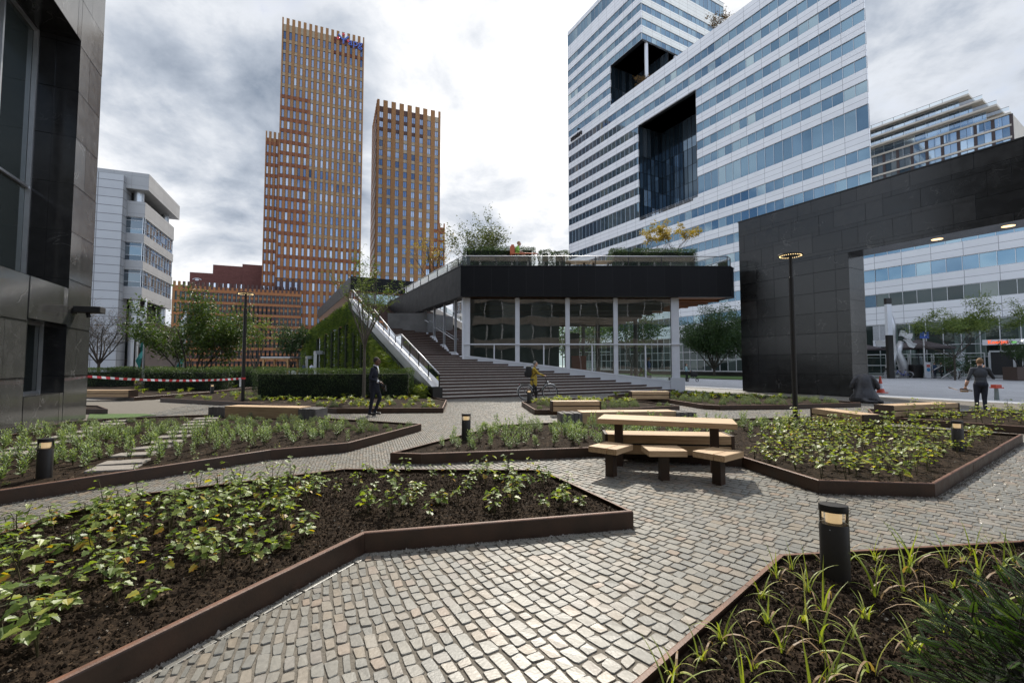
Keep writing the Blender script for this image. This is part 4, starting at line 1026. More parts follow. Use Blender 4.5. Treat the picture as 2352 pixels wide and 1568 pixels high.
for x0, x1 in zip([c[1] for c in cols[:-1]], [c[0] for c in cols[1:]]):
    # panes are never perfectly flat: a slight pillow makes the mirrored lines wander
    N_ = 10; V = []; F = []
    for a in range(N_+1):
        for b in range(N_+1):
            u, v = a/N_, b/N_; x = x0+(x1-x0)*u; zz = plz(x)+.04+(zt_-plz(x)-.04)*v
            V.append((x+2.85, .0035*math.sin(math.pi*u)*math.sin(math.pi*v)+.003*mnoise.noise((x*1.3, zz*1.3, 2)), zz))
    for a in range(N_):
        for b in range(N_): F.append((a*(N_+1)+b, (a+1)*(N_+1)+b, (a+1)*(N_+1)+b+1, a*(N_+1)+b+1))
    me = np_mesh('window_pane', np.array(V), np.array(F), m_pglass, smooth=True); o = link('window_pane', me, pv)
# ---- side glass wall beside the stair with stepped white sills
sd_ = MB(); sgl = MB(); smu = MB()
def sp(k, z, off=0.0): p = SIDE0+MU*k+MQ*off; return Vector((p.x, p.y, z))
kside = [0.05, 1.3, 3.3, 5.3, 7.3, 9.4, 11.4]
def stz(k):   # stair height beside the side wall
    p = SIDE0+MU*k; dd = (p-L0).dot(MS); z = 0
    for d_, z_ in steps:
        if d_ <= dd: z = z_
    return z
for a, b in zip(kside[:-1], kside[1:]):
    za, zb = stz(a)+.22, stz(b)+.22
    mid = a+(b-a)*.55
    for q0, q1, w0, w1 in ((a, mid, za, za), (mid, b, za, zb)):
        sd_.add([sp(q0,w0-.9,-.06), sp(q1,w1-.9,-.06), sp(q1,w1,-.06), sp(q0,w0,-.06), sp(q1,w1,.1), sp(q0,w0,.1)], [(1,0,3,2),(2,3,5,4)])
        sgl.quad(sp(q0,w0), sp(q1,w1), sp(q1,5.6), sp(q0,5.6))
    for k in (a, b): 
        smu.add([sp(k-.04,za-.5,-.07), sp(k+.04,za-.5,-.07), sp(k+.04,5.6,-.07), sp(k-.04,5.6,-.07)], [(1,0,3,2)])
        smu.add([sp(k-.04,za-.5,-.07), sp(k-.04,za-.5,.05), sp(k-.04,5.6,.05), sp(k-.04,5.6,-.07)], [(0,1,2,3)])
pbuild(sd_, 'side_sill', M_['white']); pbuild(smu, 'mullion', M_['white']); pbuild(sgl, 'side_glass', glassmat('side_glass', (.30,.36,.35), .015, .12, 1.1))
hl = MB()
for a, b in ((1.2,5.0),(6.2,9.0)): hl.tube([sp(a, stz(a)+.95, -.14), sp(b, stz(b)+.95, -.14)], .022, 6)
pbuild(hl, 'handrail', M_['steel'], True)
# ---- roof band (fascia), soffit and terrace
YF = 26.35; FZ0, FZ1 = 5.5, 7.28
fa0 = Vector((-3.35, 27.0, 0)); fc = Vector((-2.98, YF, 0)); fd = Vector((12.75, YF+.15, 0)); fe = Vector((13.25, YF+.75, 0)); ff = Vector((11.0, 35.0, 0))
fs_end = fa0+MU*17.2
back_r = Vector((4.0, 48, 0))
m_fas = brickmat('black_ribbed_cladding', ((.0042,.0042,.0052),(.0075,.0075,.009)), (.018,.018,.019), 1.02, 4.0, .010, .45, .18, offset=0, bump=.35, var=.12, vscale=.6, rvar=.06)
fb = MB()
ring = [fs_end, fa0, fc, fd, fe, ff, back_r]
inn = [p for p in inset(ccw([Vector(p) for p in ring]), .35)]
R_ = ccw([Vector(p) for p in ring])
for i in range(len(R_)):
    a, b, c, d_ = R_[i], R_[(i+1)%len(R_)], inn[(i+1)%len(R_)], inn[i]
    fb.prism([a, b, c, d_], FZ0+.02, FZ1)
pbuild(fb, 'roof_band', m_fas)
cpn = MB()
out_ = inset(R_, -.03)
for i in range(len(R_)): cpn.prism([out_[i], out_[(i+1)%len(R_)], inset(R_, .36)[(i+1)%len(R_)], inset(R_, .36)[i]], FZ1+.003, FZ1+.045)
pbuild(cpn, 'coping', M_['dark'])
tf = MB(); tf.prism([p for p in inset(R_, .36)], FZ1-.4, FZ1-.1); pbuild(tf, 'terrace_floor', M_['conc'])
m_sofw = mat('warm_wood_soffit', (.26,.11,.045), .5, col2=(.34,.15,.06), scale=3, stretch=(1,10,1))
so_ = MB()
so_.poly([Vector((p.x,p.y,FZ0+.06)) for p in inset(R_, .05)][::-1])
for k in range(1, 8):
    p = Vector((10.3,27.0+k*1.0,0)); so_.box(10.2, 13.0-.25*k, 27.0+k*1.0, 27.14+k*1.0, FZ0-.08, FZ0+.05)
pbuild(so_, 'soffit', m_sofw)
# terrace guard: glass panels on posts all round the front
def guard(pts, spacing, h0, h1, name1='terrace_guard_glass', name2='terrace_guard_post', name3='terrace_guard_rail'):
    g1, g2, g3 = MB(), MB(), MB()
    for a, b in zip(pts[:-1], pts[1:]):
        L = (b-a).length; n = max(1, round(L/spacing)); e = (b-a)/n
        for i in range(n):
            p, q = a+e*i, a+e*(i+1); u = e.normalized()*.03
            g1.quad(Vector((p.x+u.x,p.y+u.y,h0+.05)), Vector((q.x-u.x,q.y-u.y,h0+.05)), Vector((q.x-u.x,q.y-u.y,h1-.05)), Vector((p.x+u.x,p.y+u.y,h1-.05)))
            g2.tube([(p.x,p.y,h0),(p.x,p.y,h1-.02)], .028, 6)
        g3.tube([(a.x,a.y,h1),(b.x,b.y,h1)], .028, 6)
    pbuild(g1, name1, m_guard2); pbuild(g2, name2, M_['dark']); pbuild(g3, name3, M_['steel'], True)
m_guard2 = glassmat('terrace_guard_glass', (.88,.92,.92), .03, .16)
gi = inset(R_, .16)
# order of ring after ccw is unknown: find by nearest
def near(p): return min(gi, key=lambda q: (q-Vector((p.x,p.y,0))).length)
guard([near(fs_end), near(fa0), near(fc), near(fd), near(fe), near(ff)], 1.95, FZ1+.04, 7.92)
# ---- interior
it = MB()
it.prism([Vector((XL+.3,YG+.5,0)),Vector((10,YG+.5,0)),Vector((9.5,44,0)),Vector((-9,44,0))], .0, .3)
pbuild(it, 'interior_floor', mat('interior_floor', (.26,.24,.21), .4, var=.2, scale=2))
it = MB(); it.prism([Vector((XL+.3,YG+.3,0)),Vector((10,YG+.3,0)),Vector((9.3,44,0)),Vector((-10,44,0))], 5.30, 5.48); 
for k in range(6): it.box(-2, 9.5, YG+1.5+k*2.4, YG+1.75+k*2.4, 4.95, 5.29)
pbuild(it, 'interior_ceiling', mat('interior_ceiling', (.16,.11,.08), .7))
m_idk = mat('interior_dark_wood', (.06,.045,.035), .6)
for x in (0.3, 3.3, 6.4, 9.2):
    for y in (34.0, 41.0): it = MB(); it.tube([(x,y,.3),(x,y,5.3)], .16, 10); pbuild(it, 'interior_column', m_idk)
it = MB(); it.box(-9, 3.4, 33, 33.3, .3, 5.3); pbuild(it, 'added_back_wall', mat('added_dark_wall', (.12,.115,.11), .5, var=.3, scale=.7))  # dark wall widened across the left bays to keep the bright sky out
it = MB(); it.box(4.4, 5.6, 38, 38.3, .3, 4.2); pbuild(it, 'interior_screen', m_idk)
it = MB()
for x in np.arange(-6, 9.5, 1.55): it.box(x-.04, x+.04, 43.9, 44.0, .3, 5.3)
for z in (1.2, 2.8, 4.3): it.box(-6, 9.4, 43.9, 44.0, z-.04, z+.04)
pbuild(it, 'rear_glazing_bar', M_['alu'])
it = MB(); it.box(4.9, 6.1, 37.6, 37.9, .4, 2.3); pbuild(it, 'interior_partition', mat('red_green_partition', (.30,.06,.03), .6))
# ---- upper rear volume
q0 = Vector((-16.0, 45.0, 0)); uz0, uz1 = 8.95, 10.35
ub = MB(); e1 = q0+MU*32; w0 = q0+MP*14
ub.prism([q0, w0, w0+MU*32, e1], uz0, uz1); pbuild(ub, 'upper_roof', m_fas)
usf = MB(); usf.prism([q0+MQ*.1+MU*.1, w0+MU*.1, w0+MU*31, e1+MQ*.1], uz0-.05, uz0-.004); pbuild(usf, 'soffit', m_sofw)
ug = MB(); a_ = q0+MP*1.2+MU*.8; b_ = q0+MP*8+MU*.8
for k in range(5):
    p, q = a_+(b_-a_)*(k/5), a_+(b_-a_)*((k+1)/5); u = (b_-a_).normalized()*.04
    ug.quad(Vector((p.x+u.x,p.y+u.y,7.2)), Vector((q.x-u.x,q.y-u.y,7.2)), Vector((q.x-u.x,q.y-u.y,uz0)), Vector((p.x+u.x,p.y+u.y,uz0)))
pbuild(ug, 'upper_glazing', facade_glass('upper_glazing', [(0,(.35,.45,.52)),(1,(.6,.68,.72))], .7))
um = MB()
for k in range(6):
    p = a_+(b_-a_)*(k/5); um.tube([(p.x,p.y,7.1),(p.x,p.y,uz0)], .06, 6)
um.prism([a_-MP*.9, a_, a_+MU*.3, a_-MP*.9+MU*.3], 7.0, uz0)
pbuild(um, 'mullion', M_['white'])
# ---- green side wall: dark core, glazed slots and hanging plants
GWL = lambda k, z, off=0.0: (lambda p: Vector((p.x, p.y, z)))(L0-MQ*.55+MU*k+MQ*off)
def wtop(k):
    if k < 22: return max(.5, min(7.0, -.05+6.75/22.85*k))
    if k < 62: return 7.0
    return max(.6, 7.0-(k-62)*.165)
gwm = MB(); slots = [(4.6,5.8),(8.2,9.8),(11.2,12.9),(14.4,16.2),(17.6,19.6),(21.2,23.6),(25.4,28.0),(30.0,33.5),(35.6,39.5),(42.5,49.0),(66,71)]
def stop_(k): return min(wtop(k)-1.3 if k < 62 else wtop(k)-2.2, 5.2)
kk = sorted(set([0.2]+[q for s in slots for q in s]+[13, 22, 55, 62, 75, 90, 100]))
for a, b in zip(kk[:-1], kk[1:]):
    isl = any(s[0] <= a+1e-6 and b <= s[1]+1e-6 for s in slots)
    z0a = stop_(a) if isl else 0; z0b = stop_(b) if isl else 0
    if isl and (z0a < .6): z0a = z0b = max(.3, z0a)
    gwm.add([GWL(a,z0a), GWL(b,z0b), GWL(b,wtop(b)), GWL(a,wtop(a)), GWL(a,wtop(a),.45), GWL(b,wtop(b),.45)], [(1,0,3,2),(3,4,5,2)])
    if isl:
        gwm.add([GWL(a,0), GWL(a,0,.5), GWL(a,z0a,.5), GWL(a,z0a)], [(0,1,2,3)]); gwm.add([GWL(b,0), GWL(b,0,.5), GWL(b,z0b,.5), GWL(b,z0b)], [(3,2,1,0)])
pbuild(gwm, 'green_wall_panel', mat('moss_backing', (.020,.028,.010), .95, var=.4, scale=4))
gsl = MB(); gsf = MB()
for a, b in slots:
    if stop_(a) < .8: continue
    gsl.quad(GWL(a,0,.35), GWL(b,0,.35), GWL(b,stop_(b),.35), GWL(a,stop_(a),.35))
    for k in (a+.06, b-.06, (a+b)/2): gsf.tube([GWL(k,0,.3), GWL(k,stop_(k),.3)], .045, 5)
    gsf.tube([GWL(a,2.6,.3), GWL(b,2.6,.3)], .05, 5) if stop_(a) > 2.8 else None
pbuild(gsl, 'side_window', g_dark); pbuild(gsf, 'side_window_frame', M_['alu'])
dr = MB()
for k0, k1, h in ((40.0,42.6,2.9),(52.5,55.5,2.5)):
    for k in (k0, (k0+k1)/2, k1): dr.tube([GWL(k,0,-.9), GWL(k,h,-.9)], .06, 5)
    dr.prism([GWL(k0,0,-1.0), GWL(k1,0,-1.0), GWL(k1,0,0), GWL(k0,0,0)][::-1], h-.05, h+.35)
pbuild(dr, 'door_portal', M_['alu'])
# leaves on the wall
def leaf_quads(c, nrm, up, l, w, bend=.3):
    """c (n,3) base; leaf axis up, lateral = up x nrm. returns verts (n*4), faces"""
    n = len(c); lat = np.cross(up, nrm); lat /= np.linalg.norm(lat, axis=1)[:,None]+1e-9
    V = np.zeros((n,4,3)); V[:,0] = c; m = c+up*(l*.5)[:,None]
    V[:,1] = m+lat*(w*.5)[:,None]+nrm*(l*bend*.3)[:,None]; V[:,3] = m-lat*(w*.5)[:,None]+nrm*(l*bend*.3)[:,None]; V[:,2] = c+up*l[:,None]-nrm*(l*bend*.5)[:,None]*0
    return V.reshape(-1,3), (np.arange(4)[None]+np.arange(n)[:,None]*4)
def unit(v): return v/(np.linalg.norm(v, axis=1)[:,None]+1e-9)
m_gwleaf = ramp_attr('wall_foliage', [(0,(.03,.055,.010)),(.4,(.075,.12,.020)),(.75,(.15,.20,.036)),(1,(.27,.30,.07))], .6, .3, .35)
def wall_leaves():
    n = 42000; k = rng.beta(.9, 1.9, n)*80+.1; top = np.array([wtop(q) for q in k]); z = rng.random(n)*top
    st = np.zeros(n, bool)
    for a, b in slots:
        st |= (k > a) & (k < b) & (z < np.array([stop_(q) for q in k]))
    k, z = k[~st], z[~st]; n = len(k)
    nn = -np.array(MQ); o = np.array(L0-MQ*.55)
    c = o[None]+k[:,None]*np.array(MU)[None]+nn[None]*(rng.random(n)*.12)[:,None]; c[:,2] = z
    # clumping: plants in tufts
    up = unit(nn[None]*.9+np.stack([rng.normal(0,.45,n), rng.normal(0,.45,n), rng.normal(-.25,.6,n)], 1)); nr = unit(np.cross(up, rng.normal(0,1,(n,3))))
    sz = np.clip(.10+.004*k, .1, .3)*rng.uniform(.6, 1.7, n)*np.where(k < 9, 2.3, 1.0)
    V, F = leaf_quads(c, nr, up, sz, sz*.22)
    cl = np.array([mnoise.noise((a*.9, b*1.1, 0)) for a, b in zip(k, z)])
    at = np.clip(.45+.5*cl+rng.normal(0,.16,n)+np.where(k < 9, .22, 0), 0, 1)
    o_ = link('green_wall_planting', np_mesh('green_wall_planting', V-np.array([-2.85,27,0]), F, m_gwleaf, attr=at), pv)
wall_leaves()
def string_planting():          # shaggy grasses spilling out below the stair string
    n = 9000; k = rng.random(n)**.8*11+.25; z = rng.random(n)*np.array([wtop(q) for q in k])
    nn = -np.array(MQ); c = np.array(L0-MQ*.55)[None]+k[:,None]*np.array(MU)[None]+nn[None]*(.05+rng.random(n)*.22)[:,None]; c[:,2] = z
    tid = (np.floor(k*2.2)*7+np.floor(z*2.6)*13).astype(int); tv = np.random.default_rng(3).random(4000)[tid % 4000]; ta = tv*6.28
    up = unit(nn[None]*.9+np.array(MU)[None]*(np.cos(ta)*.5)[:,None]+np.stack([rng.normal(0,.25,n), rng.normal(0,.25,n), .25+.5*np.sin(ta)+rng.normal(0,.3,n)], 1)); nr = unit(np.cross(up, rng.normal(0,1,(n,3))))
    sz = rng.uniform(.16,.34,n); V, F = leaf_quads(c, nr, up, sz, sz*.10, .8)
    link('green_wall_grasses', np_mesh('green_wall_grasses', V-np.array([-2.85,27,0]), F, m_gwleaf, attr=np.clip(.45+.5*tv+rng.normal(0,.12,n), 0, 1)), pv)
string_planting()
# ------------------------------------------------------------------ seats, table, lamps
def plank(mb, x0, x1, y0, y1, z0, z1, m=0): mb.bbox(x0, x1, y0, y1, z0, z1, .006, m)
def box_bench(L, W, label, loc, rz, z0=.16, group='timber bench tops clamped between rusty steel plates'):
    """two stacked timber layers between rusty end plates, sitting on the bed edging"""
    t = thing('timber_bench', label, 'bench', (loc[0], loc[1], z0), rz, group)
    H = .46-z0
    for nm, za, zb in (('seat', H*.56, H), ('lower_board', .0, H*.46)):
        mb = MB(); n = 4 if nm == 'seat' else 1
        for k in range(n): plank(mb, -L/2+.045, L/2-.045, -W/2+k*W/n+.004, -W/2+(k+1)*W/n-.004, za, zb)
        mb.build(nm, M_['wood'], t)
    c = MB(); c.box(-L/2+.05, L/2-.05, -W/2+.03, W/2-.03, H*.46, H*.56); c.build('dark_gap', M_['black'], t)  # black block fills the gap between the boards, its shade put into the colour
    for s in (-1, 1):
        e = MB(); e.bbox(s*(L/2-.02)-.022, s*(L/2-.02)+.022, -W/2-.005, W/2+.005, -.01, H+.004, .004); e.build('end_plate', M_['rust'], t)
    return t
box_bench(1.95, .46, 'long timber bench with rusty ends directly behind the picnic table', (2.46, 7.40), math.atan2(-.20, 1.87))
box_bench(1.5, .42, 'short timber bench on the front edge of the bed below the man with the bicycle', (1.93, 14.05), R(3))
box_bench(1.6, .45, 'timber bench on the tip of the bed between the wide steps and the portal', (5.7, 19.1), R(-2))
box_bench(1.62, .46, 'short timber bench pointing toward the viewer right of the black lamp post', (7.86, 10.9), R(-86))
box_bench(2.75, .48, 'longest rusty-ended timber bench standing below the dog statue at the right', (11.45, 13.0), R(18))
box_bench(2.2, .5, 'timber bench on the bed corner right beside the granite building', (-17.75, 20.2), R(2))
box_bench(1.6, .5, 'timber bench half hidden behind the clipped hedges on the far left', (-19.6, 33.0), R(0))
def long_bench(label, p, q, ends):
    p, q = Vector(p), Vector(q); L = (q-p).length; c = (p+q)/2
    t = thing('long_bench', label, 'bench', (c.x, c.y, 0), math.atan2(q.y-p.y, q.x-p.x), 'long timber beams on grey slatted end blocks')
    W = .5; H = .42
    mb = MB()
    for k in range(3): plank(mb, -L/2+.5, L/2-.5, -W/2+k*W/3+.003, -W/2+(k+1)*W/3-.003, .10, H)
    mb.build('seat', M_['wood'], t)
    for s in (-1, 1):
        e = MB()
        for k in range(5): x = s*(L/2-.05-k*.105); e.bbox(x-.048, x+.048, -W/2-.02, W/2+.02, 0, H-.03+.01*(k%2), .006)
        e.build('end_block', mat('weathered_grey_timber', (.10,.092,.085), .85, col2=(.17,.155,.145), scale=6, stretch=(8,1,1), bump=.2) if 'weathered_grey_timber' not in bpy.data.materials else bpy.data.materials['weathered_grey_timber'], t)
    return t
long_bench('long timber beam bench with grey end blocks behind the stepping stones', (-8.35, 13.0, 0), (-5.1, 12.35, 0), 0)
long_bench('long timber beam bench with grey end blocks behind the picnic table top', (1.15, 11.25, 0), (4.5, 11.55, 0), 0)
# picnic table + stools
TD = math.atan2(-.342, .94); TC = Vector((2.28, 6.89, 0))
t = thing('picnic_table', 'pale timber picnic table on two rusty steel posts', 'table', TC, TD)
mb = MB(); n = 4; L, Wd = 1.9, .66
for k in range(n): plank(mb, -L/2, L/2, -Wd/2+k*Wd/n+.002, -Wd/2+(k+1)*Wd/n-.002, .675, .75)
mb.build('tabletop', M_['wood'], t)
for x in (-.68, .68):
    l = MB(); l.bbox(x-.06, x+.06, -.0-.06+.06, .12, -.02, .66, .004); l.build('leg', M_['rust'], t)
mb = MB(); mb.box(-.8, .8, .02, .10, .66, .674); mb.build('bracket', M_['dark'], t)
TX = Vector((.94, -.342, 0)); TY = Vector((.342, .94, 0))
for pos, rz, lab in (((1.39, 6.50), R(50), 'turned two-board stool at the left end of the picnic table'), ((2.06, 6.29), R(-2), 'squarely set stool in front of the middle of the picnic table'), ((2.70, 6.06), R(38), 'slanting stool at the right end of the picnic table')):
    s = thing('stool', lab, 'stool', (pos[0], pos[1], 0), rz, 'stools along the picnic table')
    m1 = MB(); plank(m1, -.25, .25, -.215, -.07, .345, .425); plank(m1, -.25, .25, -.06, .215, .345, .425); m1.build('seat', M_['wood'], s)
    m2 = MB(); m2.bbox(-.06, .06, -.06, .06, -.02, .335, .004); m2.box(-.16, .16, -.12, .12, .335, .344); m2.build('post', M_['rust'], s)
# ---- bollard lamps
m_lens = glassmat('lamp_lens', (.95,.95,.93), .03, .06)
m_glow = mat('warm_diffuser', (.9,.75,.5), .5, emit=(1,.70,.38,.55))
def bollard():
    t = thing('bollard_lamp', '', 'bollard lamp')
    sx, sy = .086, .062
    b = MB(); b.lathe([(1,0),(1,.368),(.97,.372)], 32, sx=sx, sy=sy); b.build('body', mat('bollard_brown_black', (.022,.018,.016), .5, var=.15, scale=30), t, 'auto')
    b = MB(); b.lathe([(1,.453),(1,.492),(.97,.498),(.3,.50),(0.0001,.50)], 32, sx=sx, sy=sy); b.build('cap', M_['dark'], t, 'auto')
    b = MB(); b.lathe([(.985,.373),(.985,.452)], 32, sx=sx, sy=sy); b.f = b.f[:-2]; b.m = b.m[:-2]; b.build('lens', m_lens, t, True)
    b = MB(); b.lathe([(.55,.380),(.55,.449)], 20, sx=sx, sy=sy); b.build('diffuser', m_glow, t, True)
    b = MB(); b.ball((-.034,-.058,.342), .003); b.build('screw', M_['alu'], t)
    return t
bl0 = bollard()
def soil_at(u, v, z=.13): return G(u, v, z)
BL = [((2.165, 3.137, .115), R(-24), 'nearest bollard lamp, standing among grass tufts at the lower right'),
      ((-5.93, 5.88, .12), R(8), 'bollard lamp in the left bed beside the stepping stones'),
      ((-.88, 8.85, .12), R(5), 'bollard lamp behind leafy plants in the middle of the square, left of the picnic table'),
      ((7.46, 7.73, .12), R(-10), 'bollard lamp half sunk in yellow-green plants at the right edge'),
      ((.66, 17.7, .12), R(5), 'small bollard lamp in front of the bicycle rear wheel'),
      ((-14.75, 22.6, .12), R(0), 'farthest bollard lamp before the clipped hedge on the left')]
for i, (p, rz, lab) in enumerate(BL):
    o = bl0 if i == 0 else dup(bl0, p, rz)
    o.location = p; o.rotation_euler = (0,0,rz); o['label'] = lab; o['group'] = 'bollard lamps in the planting beds'
# ---- lamp posts with ring heads
m_led = mat('led_dot', (1,.8,.5), .4, emit=(1,.72,.35,2.6))
def lamp_post(label, loc, h, rr=.30, rp=.064):
    t = thing('lamp_post', label, 'lamp post', loc, 0, 'slim black lamp posts with ring heads')
    b = MB(); b.lathe([(rp,0),(rp,h*.55),(rp*.98,h*.86),(rp*.72,h*.862),(rp*.72,h-.02)], 16); b.build('post', M_['dark'], t, 'auto')
    b = MB(); k = 40; prof = [(rr,.0),(rr+.012,.02),(rr,.045),(rr-.075,.045),(rr-.085,.0)]
    vs = [(q*math.cos(2*math.pi*j/k), q*math.sin(2*math.pi*j/k), h-.03+z) for q, z in prof for j in range(k)]
    b.add(vs, [(i*k+j, i*k+(j+1)%k, ((i+1)%5)*k+(j+1)%k, ((i+1)%5)*k+j) for i in range(5) for j in range(k)])
    for a in (0, math.pi/2): b.box(-(rr-.08), rr-.08, -.02, .02, h-.02, h+.01, 0, Matrix.Rotation(a, 4, 'Z'))
    lr = b.build('lamp_ring', M_['dark'], t, 'auto')
    b = MB()
    for j in range(30): a = 2*math.pi*j/30; b.ball(((rr-.042)*math.cos(a), (rr-.042)*math.sin(a), h-.034), (.012,.012,.008), n=6)
    b.build('led_ring', m_led, lr)
    return t
lamp_post('black lamp post with glowing ring head standing before the granite portal', (7.63, 12.4, .1), 4.46)
lamp_post('black lamp post with glowing ring head holding one end of the barrier tape', (-10.6, 18.1, .1), 4.3)
lamp_post('distant thin lamp post in front of the brown granite base on the left', (-33.0, 40, 0), 4.5)
lamp_post('distant thin lamp post in front of the orange banded block', (-27.2, 49, 0), 4.5)
# ---- barrier tape
def tape():
    mb = MB(); a, b = Vector((-12.3, 13.3, 1.22)), Vector((-10.66, 18.06, 1.02)); n = 44
    t = (b-a)
    for i in range(n):
        u, w = i/n, (i+1)/n
        p, q = a+t*u, a+t*w; s1 = -.10*4*u*(1-u); s2 = -.10*4*w*(1-w)
        tw = .012*math.sin(u*23); 
        mb.quad((p.x+tw,p.y,p.z+s1-.035),(q.x+tw,q.y,q.z+s2-.035),(q.x-tw,q.y,q.z+s2+.035),(p.x-tw,p.y,p.z+s1+.035), i%2)
    mb.tube([(-10.6,18.1,.99),(-10.6,18.1,1.06)], .075, 12, 0)
    mb.box(-10.68,-10.62,17.98,18.0,.7,1.0,1)
    o = mb.build('barrier_tape', [mat('tape_red', (.62,.04,.05), .5), mat('tape_white', (.8,.8,.8), .5)]); tag(o, 'red and white striped barrier tape strung from the granite wall to a lamp post', 'barrier tape')
tape()
# ---- flag poles
def flagpole(label, u, Y, h, vtop):
    p = P(u, 845, Y); p.z = 0; t = thing('flagpole', label, 'flagpole', p)
    b = MB(); b.lathe([(.09,0),(.05,h),(.0001,h+.05)], 10); b.build('pole', M_['white'], t, True)
    b = MB(); n = 14
    for i in range(n):
        z0 = h-.15-i*.30; z1 = z0-.30
        def xy(k, s): return (.06+s*(.30+.12*math.sin(k*1.1+1)+.05*k*.1), .10*math.sin(k*1.7+s*3))
        for s0, s1 in ((0,.5),(.5,1)):
            a, b_, c, d = xy(i,s0), xy(i,s1), xy(i+1,s1), xy(i+1,s0)
            b.quad((-a[0],a[1],z0-s0*.8),(-b_[0],b_[1],z0-s1*.8),(-c[0],c[1],z1-s1*.8),(-d[0],d[1],z1-s0*.8), 0 if i < 6 else (1 if i < 9 else 2))
    b.build('flag', [mat('flag_white', (.72,.74,.76), .8), mat('flag_grey', (.35,.38,.40), .8), mat('flag_teal', (.03,.22,.20), .8)] if 'flag_white' not in bpy.data.materials else [bpy.data.materials[q] for q in ('flag_white','flag_grey','flag_teal')], t)
hp_ = P(331, 688, 34).z; flagpole('white flagpole with a limp white and teal flag left of the bushy tree', 329.5, 34, hp_, 688)
hp_ = P(425, 712, 37).z; flagpole('white flagpole with a hanging flag showing through the bushy tree', 422.5, 37, hp_, 712)
# ---- pergola
pg = thing('pergola', 'small timber pergola with a flat pale roof near the green wall', 'pergola', P(645, 850, 62)*1.0)
pg.location.z = 0
b = MB(); b.box(-1.9, 1.9, -1.6, 1.6, 2.35, 2.5); b.box(-2.0,2.0,-1.7,1.7,2.5,2.62,1); b.build('roof', [M_['wood'], M_['white']], pg)
for x in (-1.6, 1.6):
    for y in (-1.4, 1.4): 
        b = MB(); b.box(x-.1,x+.1,y-.1,y+.1,0,2.35); b.tube([(x,y,1.8),(x-math.copysign(.5,x),y,2.35)], .06, 4); b.build('post', mat('pergola_wood', (.42,.23,.09), .6) if 'pergola_wood' not in bpy.data.materials else bpy.data.materials['pergola_wood'], pg)
# low dark bench-wall on the lawn
w_ = MB(); w_.box(-46, 5, -21.2, -20.5, 0, .55); w_.box(-46,5,-21.3,-20.4,.552,.62,1)
lw_ = w_.build('garden_wall', [M_['dark'], M_['conc']]); lw_.location = SLAB; lw_.rotation_euler = (0,0,math.atan2(-.876,.483)); tag(lw_, 'long low dark wall with a pale cap across the lawn', 'garden wall')
